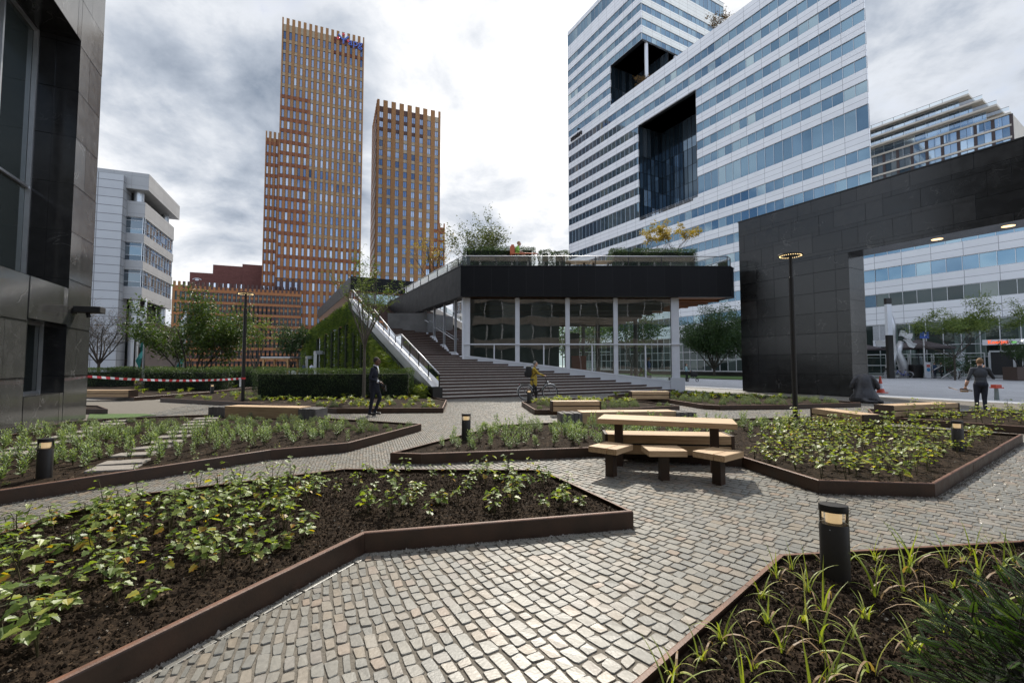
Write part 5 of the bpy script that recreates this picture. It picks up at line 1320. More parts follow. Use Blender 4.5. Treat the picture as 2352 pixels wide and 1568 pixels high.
# ------------------------------------------------------------------ things on the right-hand plaza
def bicycle(label, loc, rz, frame_m, group='parked bicycles', s=1.0, basket=False, lean=0.0):
    t = thing('bicycle', label, 'bicycle', loc, rz, group); t.scale = (s,s,s); t.rotation_euler = (lean,0,rz)
    r = .33
    for nm, x in (('rear_wheel', -.52), ('front_wheel', .56)):
        w = MB(); k = 36; sub_ = []
        for nm2, rad, th in (('tyre',r,.019),('rim',r-.025,.011)):
            q = MB(); q.tube([(x+rad*math.cos(2*math.pi*j/k), 0, .345+rad*math.sin(2*math.pi*j/k)) for j in range(k+1)], th, 6, 0, cap=False); sub_.append((nm2, q))
        for j in range(14):
            a = 2*math.pi*j/14; w.tube([(x,.012*(-1)**j,.345),(x+(r-.03)*math.cos(a),0,.345+(r-.03)*math.sin(a))], .0022, 3, 1, cap=False)
        w.tube([(x,-.05,.345),(x,.05,.345)], .022, 8, 1)
        wo = w.build(nm, [M_['black'], M_['alu']], t, True)
        for nm2, q in sub_: q.build(nm2, M_['black'] if nm2 == 'tyre' else M_['alu'], wo, True)
    f = MB(); bb = (-.06,0,.30); st = (-.20,0,.80); hd = (.40,0,.86); hd2 = (.44,0,.70)
    f.tube([bb, st], .017, 8); f.tube([(.40,0,.80),(.28,0,.60),(.12,0,.44),(-.02,0,.40),(-.09,0,.42)], .017, 8); f.tube([(.43,0,.70),(.2,0,.46),bb], .017, 8)
    f.tube([hd, hd2], .02, 8)
    for y in (-.05,.05):
        f.tube([bb,(-.52,y,.345)], .010, 6); f.tube([(-.17,0,.68),(-.52,y,.345)], .009, 6); f.tube([hd2,(.50,y,.52),(.56,y,.345)], .012, 6)
    f.build('frame', frame_m, t, True)
    f = MB()
    f.tube([(-.52+.365*math.cos(a),0,.345+.365*math.sin(a)) for a in np.linspace(.5,3.3,14)], .018, 6, 0, sx=1.6); f.tube([(.56+.365*math.cos(a),0,.345+.365*math.sin(a)) for a in np.linspace(.9,2.9,12)], .018, 6, 0, sx=1.6)
    f.build('mudguard', M_['steel'] if not basket else M_['dark'], t, True)
    f = MB(); f.box(-.80,-.28,-.06,.06,.735,.75); f.tube([(-.72,.05,.735),(-.54,.05,.36)], .006, 5); f.tube([(-.72,-.05,.735),(-.54,-.05,.36)], .006, 5); f.build('luggage_rack', M_['dark'], t)
    f = MB(); f.tube([hd,(.37,0,1.0)], .013, 6); f.tube([(.22,-.27,1.02),(.33,-.25,1.06),(.37,-.1,1.04),(.37,.1,1.04),(.33,.25,1.06),(.22,.27,1.02)], .012, 8); f.build('handlebar', M_['dark'], t, True)
    f = MB(); f.ball((-.25,0,.90), (.14,.075,.035)); f.tube([st,(-.22,0,.89)], .014, 6); f.build('saddle', M_['black'], t, True)
    f = MB(); f.ball((.47,0,.80), (.05,.04,.045)); f.build('headlight', M_['steel'], t, True)
    f = MB(); f.ball((-.80,0,.70), (.02,.035,.03)); f.build('tail_light', mat('red_lens', (.5,.02,.02), .3) if 'red_lens' not in bpy.data.materials else bpy.data.materials['red_lens'], t, True)
    f = MB(); f.lathe([(.085,-.01),(.085,.01)], 20, M=Matrix.Translation((-.06,-.05,.30)) @ Matrix.Rotation(R(90),4,'X')); f.tube([(-.06,-.07,.30),(.06,-.07,.18)], .010, 5); f.tube([(-.06,.07,.30),(-.18,.07,.42)], .010, 5); f.box(-.5,-.1,-.065,-.05,.30,.37); f.build('chain_case', M_['dark'], t)
    if basket:
        f = MB(); f.bbox(.42,.72,-.17,.17,.80,1.04,.02); f.build('front_basket', M_['black'], t)
    return t
m_blue = mat('blue_bike_paint', (.03,.07,.40), .35)
PLZ = lambda u, Y: Vector((ray(u,860).x/ray(u,860).y*Y, Y, 0))
bicycle('black parked bicycle with crates, left of the blue bicycle', PLZ(2049,55), R(168), M_['dark'], basket=True, s=1.15)
bicycle('blue parked bicycle next to the dark litter bin', PLZ(2074,54.5), R(150), m_blue, s=1.1)
bicycle('black cargo bicycle parked in front of the two standing men', PLZ(2194,54), R(10), M_['black'], basket=True, s=1.35)
lb = thing('litter_bin', 'dark square litter bin standing between the parked bicycles', 'bin', PLZ(2104,55.5)); b = MB(); b.bbox(-.55,.55,-.4,.4,0,1.6,.04); b.build('body', M_['dark'], lb); b = MB(); b.box(-.35,.35,-.42,-.40,1.2,1.45); b.build('slot', M_['black'], lb)
pk_ = thing('parking_sign', 'blue parking sign on a pale post beside the litter bin', 'sign', PLZ(2125,55.2))
b = MB(); b.tube([(0,0,0),(0,0,5.4)], .09, 8); b.build('post', M_['alu'], pk_); b = MB(); b.box(-.55,.55,-.12,-.1,4.75,5.5); b.build('sign_panel', mat('parking_blue', (.01,.06,.32), .4), pk_)
text('lettering', 'P', .6, M_['white'], pk_, (.1,-.14,5.12), ext=.005); text('lettering', '▲' if False else 'i', .3, M_['white'], pk_, (.38,-.14,5.0), ext=.005)
ps = thing('poster_column', 'short white poster board under the parking sign', 'poster board', PLZ(2131,54.6)); b = MB(); b.bbox(-.3,.3,-.12,.12,0,1.9,.03); b.build('board', M_['white'], ps); b = MB(); b.lathe([(.22,0),(.22,.01)], 20, M=Matrix.Translation((0,-.125,1.0)) @ Matrix.Rotation(R(90),4,'X')); b.build('poster_disc', mat('poster_blue', (.05,.25,.5), .6), ps); b = MB(); b.box(-.2,.2,-.135,-.125,1.3,1.6); b.build('poster_patch', mat('poster_red', (.5,.12,.1), .6), ps)
ms_ = thing('tall_pillar_light', 'tall two-tone pillar light with a white upper half at the plaza', 'pillar light', PLZ(2046,53)); 
b = MB(); b.box(-.3,.3,-.2,.2,0,5.0); b.build('shaft', M_['dark'], ms_); b = MB(); b.box(-.3,.3,-.2,.2,8.6,9.3); b.build('top_cap', M_['dark'], ms_); b = MB(); b.box(-.27,.27,-.19,.19,5.0,8.6); b.build('light_panel', M_['white'], ms_)
# twisting metal sculpture
sc_ = thing('metal_sculpture', 'twisting polished metal sculpture with folded sheets beside the tall pillar light', 'sculpture', PLZ(2060,56))
b = MB()
b.tube([(-.9,0,0),(-.7,0,1.8),(-.1,0,3.0),(-.5,0,4.2),(-.2,.1,6.5),(-.55,0,8.6)], [.55,.45,.3,.45,.35,.06], 10); b.tube([(.9,0,0),(.8,0,1.6),(.2,0,3.1),(.7,0,4.4)], [.45,.5,.4,.3], 10)
b.build('twisted_body', M_['steel'], sc_, True)
for M2 in (Matrix.Translation((.9,-.2,5.2)) @ Matrix.Rotation(R(14),4,'Y'), Matrix.Translation((-1.9,-.1,4.2)) @ Matrix.Rotation(R(-8),4,'Y'), Matrix.Translation((1.5,0,4.3)) @ Matrix.Rotation(R(40),4,'Y')):
    b = MB()
    for i in range(8):
        u0, u1 = -.8+i*.2, -.6+i*.2; f0, f1 = .12*math.sin(i*.9), .12*math.sin((i+1)*.9)
        b.add([(u0,-.3,f0-.35),(u1,-.3,f1-.35),(u1,-.3,f1+.35),(u0,-.3,f0+.35),(u0,-.22,f0-.35),(u1,-.22,f1-.35),(u1,-.22,f1+.35),(u0,-.22,f0+.35)], [(0,1,2,3),(7,6,5,4),(3,2,6,7),(1,0,4,5)])
    b.v = [tuple(M2 @ Vector(v)) for v in b.v]; b.build('folded_sheet', M_['steel'], sc_, 'auto')
# terrace: glass screens, parasols, notice board, handrails
def terrace():
    base = math.atan2(-.876,.483)
    t = thing('glass_screen', 'row of white-framed glass wind screens in front of the restaurant terrace', 'wind screen', sl(-3,-7), base)
    b = MB(); g_ = MB()
    for k in range(7):
        x = k*2.3; 
        for z in (.15,1.5,2.9): b.box(x,x+2.2,-.03,.03,z-.05,z+.05)
        for xx in (x+.04,x+2.16): b.box(xx-.05,xx+.05,-.04,.04,0,2.95)
        g_.quad((x+.1,0,.2),(x+2.1,0,.2),(x+2.1,0,2.85),(x+.1,0,2.85))
    b.build('screen_frame', M_['alu'], t); g_.build('screen_glass', glassmat('screen_glass', (.75,.85,.82), .02, .1), t)
    for x, lab in ((2.0,'dark parasol over the terrace just right of the portal leg'), (9.2,'dark parasol over the terrace behind the parking sign')):
        p = thing('parasol', lab, 'parasol', sl(x-3.0,-4.5), base, 'dark terrace parasols')
        b = MB(); b.tube([(0,0,0),(0,0,4.9)], .06, 8); b.build('pole', M_['dark'], p)
        b = MB(); n = 8; b.add([(0,0,4.8)]+[(3.6*math.cos(2*math.pi*(i+.5)/n),3.0*math.sin(2*math.pi*(i+.5)/n),3.75) for i in range(n)]+[(3.6*math.cos(2*math.pi*(i+.5)/n),3.0*math.sin(2*math.pi*(i+.5)/n),3.55) for i in range(n)], [(0,1+i,1+(i+1)%n) for i in range(n)]+[(1+i,1+n+i,1+n+(i+1)%n,1+(i+1)%n) for i in range(n)])
        b.build('canopy', mat('parasol_taupe', (.06,.048,.05), .85) if 'parasol_taupe' not in bpy.data.materials else bpy.data.materials['parasol_taupe'], p)
    nb = thing('notice_board', 'white notice board standing beside the entrance ramp', 'notice board', PLZ(2207,52)); b = MB(); b.box(-.5,.5,-.04,.04,.9,3.0); b.build('panel', M_['white'], nb); b = MB(); b.box(-.5,.5,-.05,-.041,.92,2.0); b.build('lower_print', mat('pale_teal_print', (.5,.62,.62), .6), nb)
    for k, z in enumerate((2.6,2.4)):
        b = MB(); b.box(-.3,.3-.1*k,-.05,-.041,z,z+.06); b.build('print_line', mat('print_grey%s' % ('ab'[k]), (.3,.3,.32), .6), nb)
    for x in (-.4,.4):
        b = MB(); b.tube([(x,0,0),(x,0,.9)], .03, 6); b.build('leg', M_['alu'], nb)
    rp = thing('ramp_handrail', 'steel handrails sloping up to the restaurant entrance', 'handrail', PLZ(2195,51)); b = MB()
    b.tube([(-1.6,0,.1),(1.7,0,2.1),(3.0,0,2.1)], .05, 6); b.tube([(-1.3,1.2,1.0),(1.6,1.2,2.5),(2.8,1.2,2.5)], .05, 6)
    for x, z in ((1.7,2.1),(3.0,2.1)): b.tube([(x,0,0),(x,0,z)], .06, 6)
    b.build('rail', M_['steel'], rp, True)
terrace()
# planter with shrub on the right edge
pr = thing('planter_box', 'brown planter box with a bushy shrub beside the restaurant doors', 'planter', PLZ(2342,47)); b = MB(); b.bbox(-1.0,1.6,-.7,.7,0,1.35,.03); b.build('box', mat('planter_brown', (.07,.045,.035), .6), pr)
# traffic cones
def cone(label, loc, s=1.0):
    t = thing('traffic_cone', label, 'traffic cone', loc, R(20), 'orange traffic cones'); t.scale = (s,s,s)
    b = MB(); b.bbox(-.2,.2,-.2,.2,0,.035,.01); b.build('base', M_cone, t)
    b = MB()
    prof = [(.15,.035),(.125,.16),(.118,.19),(.085,.36),(.075,.41),(.045,.6),(.03,.74),(.022,.75)]
    for (r0,z0),(r1,z1),m in zip(prof[:-1], prof[1:], (0,0,1,1,0,0,0)): b.lathe([(r0,z0),(r1,z1)], 18, m); b.f = b.f[:-2]; b.m = b.m[:-2]
    b.build('body', [M_cone, M_['white']], t, True)
M_cone = mat('cone_orange', (.52,.07,.035), .5)
pc = G(2021, 902, 0); cone('traffic cone mostly hidden behind the dog statue', (pc.x+.05, pc.y, 0), 1.25)
# red-topped grey post behind the walking man
rp = thing('drinking_post', 'grey post with a red tray top just right of the walking man', 'post', Vector((ray(2284,905).x*20.4, 20.4, 0)))
rp.scale = (.56,.56,.55)
b = MB(); b.lathe([(.16,0),(.12,.95)], 12); b.build('column', mat('post_grey_green', (.16,.19,.18), .6), rp, 'auto'); b = MB(); b.bbox(-.30,.36,-.25,.25,.95,1.03,.015); b.bbox(-.24,.24,-.2,.2,1.03,1.24,.015); b.build('tray', M_cone, rp)
# tables on the roof terrace
for x, y, lab in ((4.1, 28.6, 'left half of the pale timber table up on the roof terrace'), (5.6, 28.6, 'right half of the pale timber table up on the roof terrace')):
    t = thing('terrace_table', lab, 'table', (x, y, FZ1-.1), 0, 'timber tables on the roof terrace'); b = MB(); b.bbox(-.72,.72,-.4,.4,.78,.86,.01); b.build('tabletop', M_['wood'], t)
    for q in (-.45,.45):
        b = MB(); b.box(q-.06,q+.06,-.06,.06,0,.78); b.build('leg', M_['rust'], t)
# ------------------------------------------------------------------ planting
def proj(p):
    x, y, z = p[0], p[1], p[2]-EYE
    f = y*CP+z*SP; u = -y*SP+z*CP
    return 1176+FV*x/f, 784-FV*u/f
def att(me, vals):
    a = me.attributes.new('rnd', 'FLOAT', 'FACE'); a.data.foreach_set('value', np.asarray(vals, np.float32)); return me
m_anem = ramp_attr('anemone_leaves', [(0,(.06,.11,.022)),(.35,(.14,.21,.045)),(.65,(.24,.31,.075)),(.86,(.36,.39,.085)),(.95,(.45,.33,.04)),(1,(.38,.16,.03))], .42, .5, .45, var=.2, vscale=40)
m_lance = ramp_attr('lance_leaves', [(0,(.08,.14,.05)),(.5,(.19,.28,.11)),(1,(.42,.50,.30))], .45, .5, .3)
m_grey = ramp_attr('grey_green_leaves', [(0,(.08,.11,.07)),(.5,(.16,.20,.135)),(1,(.30,.34,.26))], .7, .3, .25)
m_hosta = ramp_attr('yellow_green_leaves', [(0,(.10,.15,.03)),(.5,(.22,.28,.055)),(.9,(.42,.44,.09)),(1,(.45,.33,.06))], .5, .4, .35)
m_grass = ramp_attr('grass_blades', [(0,(.11,.17,.025)),(.6,(.30,.36,.07)),(.9,(.46,.45,.13)),(1,(.30,.20,.11))], .5, .4, .35)
m_stem = mat('plant_stem', (.07,.06,.025), .7)
def lobed(mb, at, base, ax, nr, size, rv):
    """a broad three-lobed toothed leaf, two halves folded along the midrib"""
    ax = ax.normalized(); lat = ax.cross(nr).normalized(); nr = lat.cross(ax)
    half = [(0,0),(.10,.30),(.05,.46),(.30,.40),(.38,.52),(.55,.30),(.72,.34),(.80,.16),(1,0)]
    droop = random.uniform(.1,.35); fold = random.uniform(.1,.4)
    def T(u, v, s): return base+ax*(u*size)+lat*(s*v*size)+nr*(-droop*u*u*size+fold*v*size*.6)
    for s in (1, -1):
        k = [T(u, v*random.uniform(.85,1.15), s) for u, v in half]
        if s < 0: k = k[::-1]
        mb.add(k, [tuple(range(len(k)))], 1); at.append(min(1,max(0,rv+random.gauss(0,.05))))
def plant_anemone(seed, h, lm=None):
    random.seed(seed); mb = MB(); at = []
    for s in range(random.randint(2,4)):
        a = random.uniform(0, 6.28); lean = random.uniform(.05,.35); hh = h*random.uniform(.55,1.05)
        tip = Vector((math.cos(a)*lean*hh, math.sin(a)*lean*hh, hh)); mid = tip*.5+Vector((0,0,.03))
        n0 = len(mb.f); mb.tube([(0,0,-.02), mid, tip], [.004,.0035,.0025], 4, 0); at += [.2]*(len(mb.f)-n0)
        for lv in ([.5,.78,1.0] if hh > .24 else [.65,1.0]):
            p = tip*lv
            for j in range(random.choice((2,3,3))):
                b = random.uniform(0,6.28); d = Vector((math.cos(b),math.sin(b),random.uniform(-.15,.35)))
                q = p+d*random.uniform(.02,.055); n0 = len(mb.f); mb.tube([p,q],[.0022,.0015],3,0,cap=False); at += [.2]*(len(mb.f)-n0)
                lobed(mb, at, q, d+Vector((0,0,-.15)), Vector((0,0,1))+Vector((random.gauss(0,.3),random.gauss(0,.3),0)), random.uniform(.034,.082)*(1.15-.35*lv), min(1,max(0,random.gauss(.48,.24))))
    return att(mb.mesh('broad_leaved_plant', [m_stem, lm or m_anem]), at)
def diamond(mb, at, base, ax, nr, l, w, rv, m=1, curl=.25):
    ax = ax.normalized(); lat = ax.cross(nr)
    if lat.length < 1e-4: lat = Vector((1,0,0))
    lat.normalize(); n_ = lat.cross(ax)
    a, b, c = base, base+ax*l*.45+n_*l*curl*.35, base+ax*l+n_*l*curl*-.1
    mb.add([a, b+lat*w/2+n_*w*.2, c, b], [(0,3,2,1)][::-1], m); mb.add([a, b, c, b-lat*w/2+n_*w*.2], [(0,1,2,3)], m); at += [rv, max(0,min(1,rv+random.gauss(0,.06)))]
def plant_lance(seed, h):
    random.seed(seed); mb = MB(); at = []
    for s in range(random.randint(3,6)):
        a = random.uniform(0,6.28); l = random.uniform(.05,.35); hh = h*random.uniform(.7,1.1); tip = Vector((math.cos(a)*l*hh, math.sin(a)*l*hh, hh))
        n0 = len(mb.f); mb.tube([(0,0,-.02),tip],[.004,.002],4,0); at += [.3]*(len(mb.f)-n0)
        k = int(11+hh*26)
        for i in range(k):
            u = .18+.82*i/k; p = tip*u; b = i*2.4+random.uniform(-.3,.3); up = .15+.75*u
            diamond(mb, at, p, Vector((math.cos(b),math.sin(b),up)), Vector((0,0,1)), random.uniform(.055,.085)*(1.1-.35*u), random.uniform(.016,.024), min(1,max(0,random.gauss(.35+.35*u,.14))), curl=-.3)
    return att(mb.mesh('lance_leaved_plant', [m_stem, m_lance]), at)
def plant_grey(seed, h):
    random.seed(seed); mb = MB(); at = []
    for i in range(230):
        a = random.uniform(0,6.28); r = math.sqrt(random.random())*h*.55; z = h*(1-(r/(h*.6))**2)*random.uniform(.25,1)
        d = Vector((math.cos(a)*.8,math.sin(a)*.8,1.1))+Vector((random.gauss(0,.4),random.gauss(0,.4),random.gauss(0,.3)))
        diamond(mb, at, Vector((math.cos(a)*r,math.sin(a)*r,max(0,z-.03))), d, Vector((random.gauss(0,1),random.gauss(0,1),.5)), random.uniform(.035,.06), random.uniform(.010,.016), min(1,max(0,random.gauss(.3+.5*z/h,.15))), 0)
    return att(mb.mesh('grey_leaved_shrub', [m_grey]), at)
def plant_hosta(seed, h):
    random.seed(seed); mb = MB(); at = []
    for i in range(random.randint(12,20)):
        a = random.uniform(0,6.28); u = random.uniform(.3,1.2)
        diamond(mb, at, Vector((math.cos(a)*.02,math.sin(a)*.02,random.random()*h*.4)), Vector((math.cos(a),math.sin(a),u)), Vector((0,0,1)), random.uniform(.10,.17)*h/.2, random.uniform(.045,.07)*h/.2, min(1,max(0,random.gauss(.55,.22))), 0, curl=.5)
    return att(mb.mesh('yellow_green_plant', [m_hosta]), at)
def plant_grass(seed, h):
    random.seed(seed); mb = MB(); at = []
    for i in range(random.randint(6,12)):
        a = random.uniform(0,6.28); L = h*random.uniform(.5,1.2); lean = random.uniform(.2,1.15); w = random.uniform(.004,.0065); n = 7; dry = random.random() < .2
        if dry: lean = random.uniform(1.0,1.6)
        d = Vector((math.cos(a),math.sin(a),0)); lat = Vector((-d.y,d.x,0)); p = Vector((random.gauss(0,.012),random.gauss(0,.012),-.01)); ang = math.pi/2-lean*.35; pts = []
        for k in range(n+1):
            pts.append(p.copy()); p = p+(d*math.cos(ang)+Vector((0,0,1))*math.sin(ang))*(L/n); ang -= lean*.30
        rv = 1.0 if dry else min(.93,max(0,random.gauss(.55,.2)))
        for k in range(n):
            w0 = w*(1-(k/n)**2); w1 = w*(1-((k+1)/n)**2)+.0004
            mb.quad(pts[k]-lat*w0, pts[k]+lat*w0, pts[k+1]+lat*w1, pts[k+1]-lat*w1); at.append(rv)
    return att(mb.mesh('grass_tuft', [m_grass]), at)
m_anemy = ramp_attr('yellowing_broad_leaves', [(0,(.09,.14,.025)),(.35,(.19,.25,.05)),(.65,(.30,.34,.07)),(.86,(.44,.42,.08)),(.95,(.50,.34,.05)),(1,(.36,.17,.04))], .42, .5, .45, var=.2, vscale=40)
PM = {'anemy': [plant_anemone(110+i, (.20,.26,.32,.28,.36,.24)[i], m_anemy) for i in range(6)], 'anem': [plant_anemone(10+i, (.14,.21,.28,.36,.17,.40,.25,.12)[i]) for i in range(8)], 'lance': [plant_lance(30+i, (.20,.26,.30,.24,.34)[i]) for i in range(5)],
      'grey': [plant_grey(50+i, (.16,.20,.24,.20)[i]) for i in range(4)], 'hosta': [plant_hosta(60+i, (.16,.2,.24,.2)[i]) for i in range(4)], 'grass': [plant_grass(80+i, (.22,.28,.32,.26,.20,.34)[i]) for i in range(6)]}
INFO = {'anemy': ('yellowing_leafy_plant','plant'), 'anem': ('broad_leaved_plant','plant'), 'lance': ('lance_leaved_plant','plant'), 'grey': ('grey_leaved_shrub','shrub'), 'hosta': ('yellow_green_plant','plant'), 'grass': ('grass_tuft','grass tuft')}
AVOID = []
def scatter(key, sp, n, dmin, label, test=None, marg=.12, smin=.8, smax=1.2, seed=1, z=.118):
    random.seed(seed); poly = inset(BEDS[key], marg); xs = [p.x for p in poly]; ys = [p.y for p in poly]; pts = []; tries = 0
    nm, cat = INFO[sp]
    while len(pts) < n and tries < n*400:
        tries += 1; x, y = random.uniform(min(xs),max(xs)), random.uniform(max(1.3,min(ys)),max(ys))
        if abs(x) > y*1.17+.35: continue
        if not inpoly(np.array([[x,y]]), poly)[0]: continue
        u, v = proj((x,y,z))
        if not(-40 < u < 2400 and v < 1640): continue
        if test and not test(u, v, x, y): continue
        if any((x-a)**2+(y-b)**2 < dmin*dmin for a, b in pts): continue
        if any((x-a)**2+(y-b)**2 < r*r for a, b, r in AVOID): continue
        pts.append((x,y))
        o = link(nm, random.choice(PM[sp])); o.location = (x,y,z); o.rotation_euler = (random.gauss(0,.06),random.gauss(0,.06),random.uniform(0,6.28)); s = random.uniform(smin,smax); o.scale = (s,s,s*random.uniform(.9,1.1))
        tag(o, label, cat, label)
    return len(pts)
def segd(x, y, a, b):
    ab = Vector((b.x-a.x,b.y-a.y)); t = max(0,min(1,((x-a.x)*ab.x+(y-a.y)*ab.y)/ab.length_squared)); return math.hypot(x-a.x-ab.x*t, y-a.y-ab.y*t)
for row in (SROW1, SROW2):
    for u, v in row: p = G(u, v, .145); AVOID.append((p.x, p.y, .24))
for p, rz, lab in BL: AVOID.append((p[0], p[1], .2))
for p in ((7.63,12.4),(-10.6,18.1),(-6.0,18.6)): AVOID.append((p[0], p[1], .25))
c = []
c.append(scatter('A','anem',112,.14,'young broad-leaved plant in the crowded left half of the nearest planting bed', lambda u,v,x,y: segd(x,y,A2,A3x) > .36 and u < 735 and v > 1120 and not (u > 560 and v > 1330), .10, .8, 1.2, 3))
c.append(scatter('A','anem',42,.16,'young broad-leaved plant in the sparser right half of the nearest planting bed', lambda u,v,x,y: segd(x,y,A1,A2) > .3 and u > 840, .10, .7, 1.1, 4))
c.append(scatter('A','anem',12,.3,'lone small seedling along the back edge of the nearest planting bed', lambda u,v,x,y: u > 480 and u < 860 and v < 1150, .08, .5, .75, 5))
B1_, B2_ = B1, B2
c.append(scatter('B','grey',85,.24,'grey-green shrub at the back of the bed with the stepping stones', lambda u,v,x,y: v < 1000-.012*abs(u-500) and not(330 < u < 480 and v < 965), .14, .6, .95, 6))
c.append(scatter('B','lance',178,.16,'lance-leaved plant in the front half of the bed with the stepping stones', lambda u,v,x,y: v > 990 and segd(x,y,B1_,B2_) > .55 and segd(x,y,B2_,G(968,972.5,ZT)) > .3, .14, .75, 1.15, 7))
c.append(scatter('B','anem',14,.4,'tiny seedling in bare soil along the front of the stepping stone bed', lambda u,v,x,y: segd(x,y,B1_,B2_) < .5, .12, .35, .55, 8))
c.append(scatter('C','lance',78,.22,'lance-leaved plant in the left part of the bed behind the picnic table', lambda u,v,x,y: u < 1500 and v > 985 and v < 1037, .16, .85, 1.2, 9))
c.append(scatter('C','lance',40,.27,'lance-leaved plant in the bed between the picnic table and the lamp post', lambda u,v,x,y: 1500 < u < 1830 and 975 < v < 1030 and v < 1000+(1830-u)*.15, .16, .85, 1.2, 10))
c.append(scatter('C','grey',45,.26,'small grey-green shrub at the back edge of the bed behind the picnic table', lambda u,v,x,y: v < 985 and u < 1960, .10, .5, .85, 11))
c.append(scatter('C','anemy',228,.165,'yellow-green leafy plant in the right part of the bed around the right bollard lamp', lambda u,v,x,y: u > 1730 and v > 972 and u+v*.8 > 2570 and segd(x,y,G(2147,1109.5,ZT),G(2349,997,ZT)) > .28, .14, .85, 1.25, 12))
c.append(scatter('D','anemy',70,.27,'leafy plant in the bed beneath the walking man and long bench', lambda u,v,x,y: u > 2080, .2, .9, 1.3, 13))
c.append(scatter('D','grey',12,.35,'small grey-green shrub beside the longest bench at the right', lambda u,v,x,y: u < 2120, .2, .6, .9, 14))
c.append(scatter('E','grass',46,.2,'arching yellow-green grass tuft in the bottom right bed', lambda u,v,x,y: not (u > 2120 and v > 1480), .09, .7, 1.1, 15))
c.append(scatter('F','hosta',125,.2,'yellow-green plant in the bed before the clipped hedge left of the stairs', lambda u,v,x,y: v > 905+(u-560)*.018, .2, .7, 1.15, 16))
c.append(scatter('F','grey',38,.28,'grey-green shrub along the front of the bed before the clipped hedge', lambda u,v,x,y: u < 1000, .16, .9, 1.2, 17))
c.append(scatter('G','hosta',150,.3,'low yellow-green plant in the far bed beneath the clipped hedges', lambda u,v,x,y: u > 300, .25, 1.0, 1.5, 18))
c.append(scatter('I','grey',50,.2,'grey-green shrub in the small bed in front of the wide steps', lambda u,v,x,y: v > 921, .16, .8, 1.1, 19))
c.append(scatter('I','hosta',48,.18,'yellow-green plant along the back of the small bed before the steps', lambda u,v,x,y: v < 926, .14, .8, 1.2, 20))
c.append(scatter('J','grey',70,.29,'grey-green shrub in the long bed before the granite portal', lambda u,v,x,y: v > 911, .2, .9, 1.3, 21))
c.append(scatter('J','hosta',70,.26,'yellow-green plant at the back of the long bed before the portal', lambda u,v,x,y: v < 916, .2, .9, 1.3, 22))
print('plants', c)
# yellow coneflowers at the back of the nearest bed
m_pet = mat('yellow_petals', (.75,.38,.01), .6)
for (u, v, h, lab) in ((512,1115,.20,'taller yellow coneflower with a dark centre at the back of the nearest bed'),(503,1116,.13,'shorter yellow coneflower with a dark centre at the back of the nearest bed')):
    p = G(u, v, .125); t = thing('coneflower', lab, 'flower', p); b = MB(); b.tube([(0,0,-.01),(.005,0,h)],[.002,.0015],5); b.build('stem', m_stem, t)
    b = MB()
    for k in range(11): a = 6.283*k/11; b.add([(0,0,h),(.012*math.cos(a-.3),.012*math.sin(a-.3),h),(.03*math.cos(a),.03*math.sin(a),h-.008),(.012*math.cos(a+.3),.012*math.sin(a+.3),h)], [(0,1,2,3)])
    b.build('petals', m_pet, t); b = MB(); b.ball((.003,0,h+.006),(.009,.009,.008)); b.build('flower_centre', M_['black'], t, True)
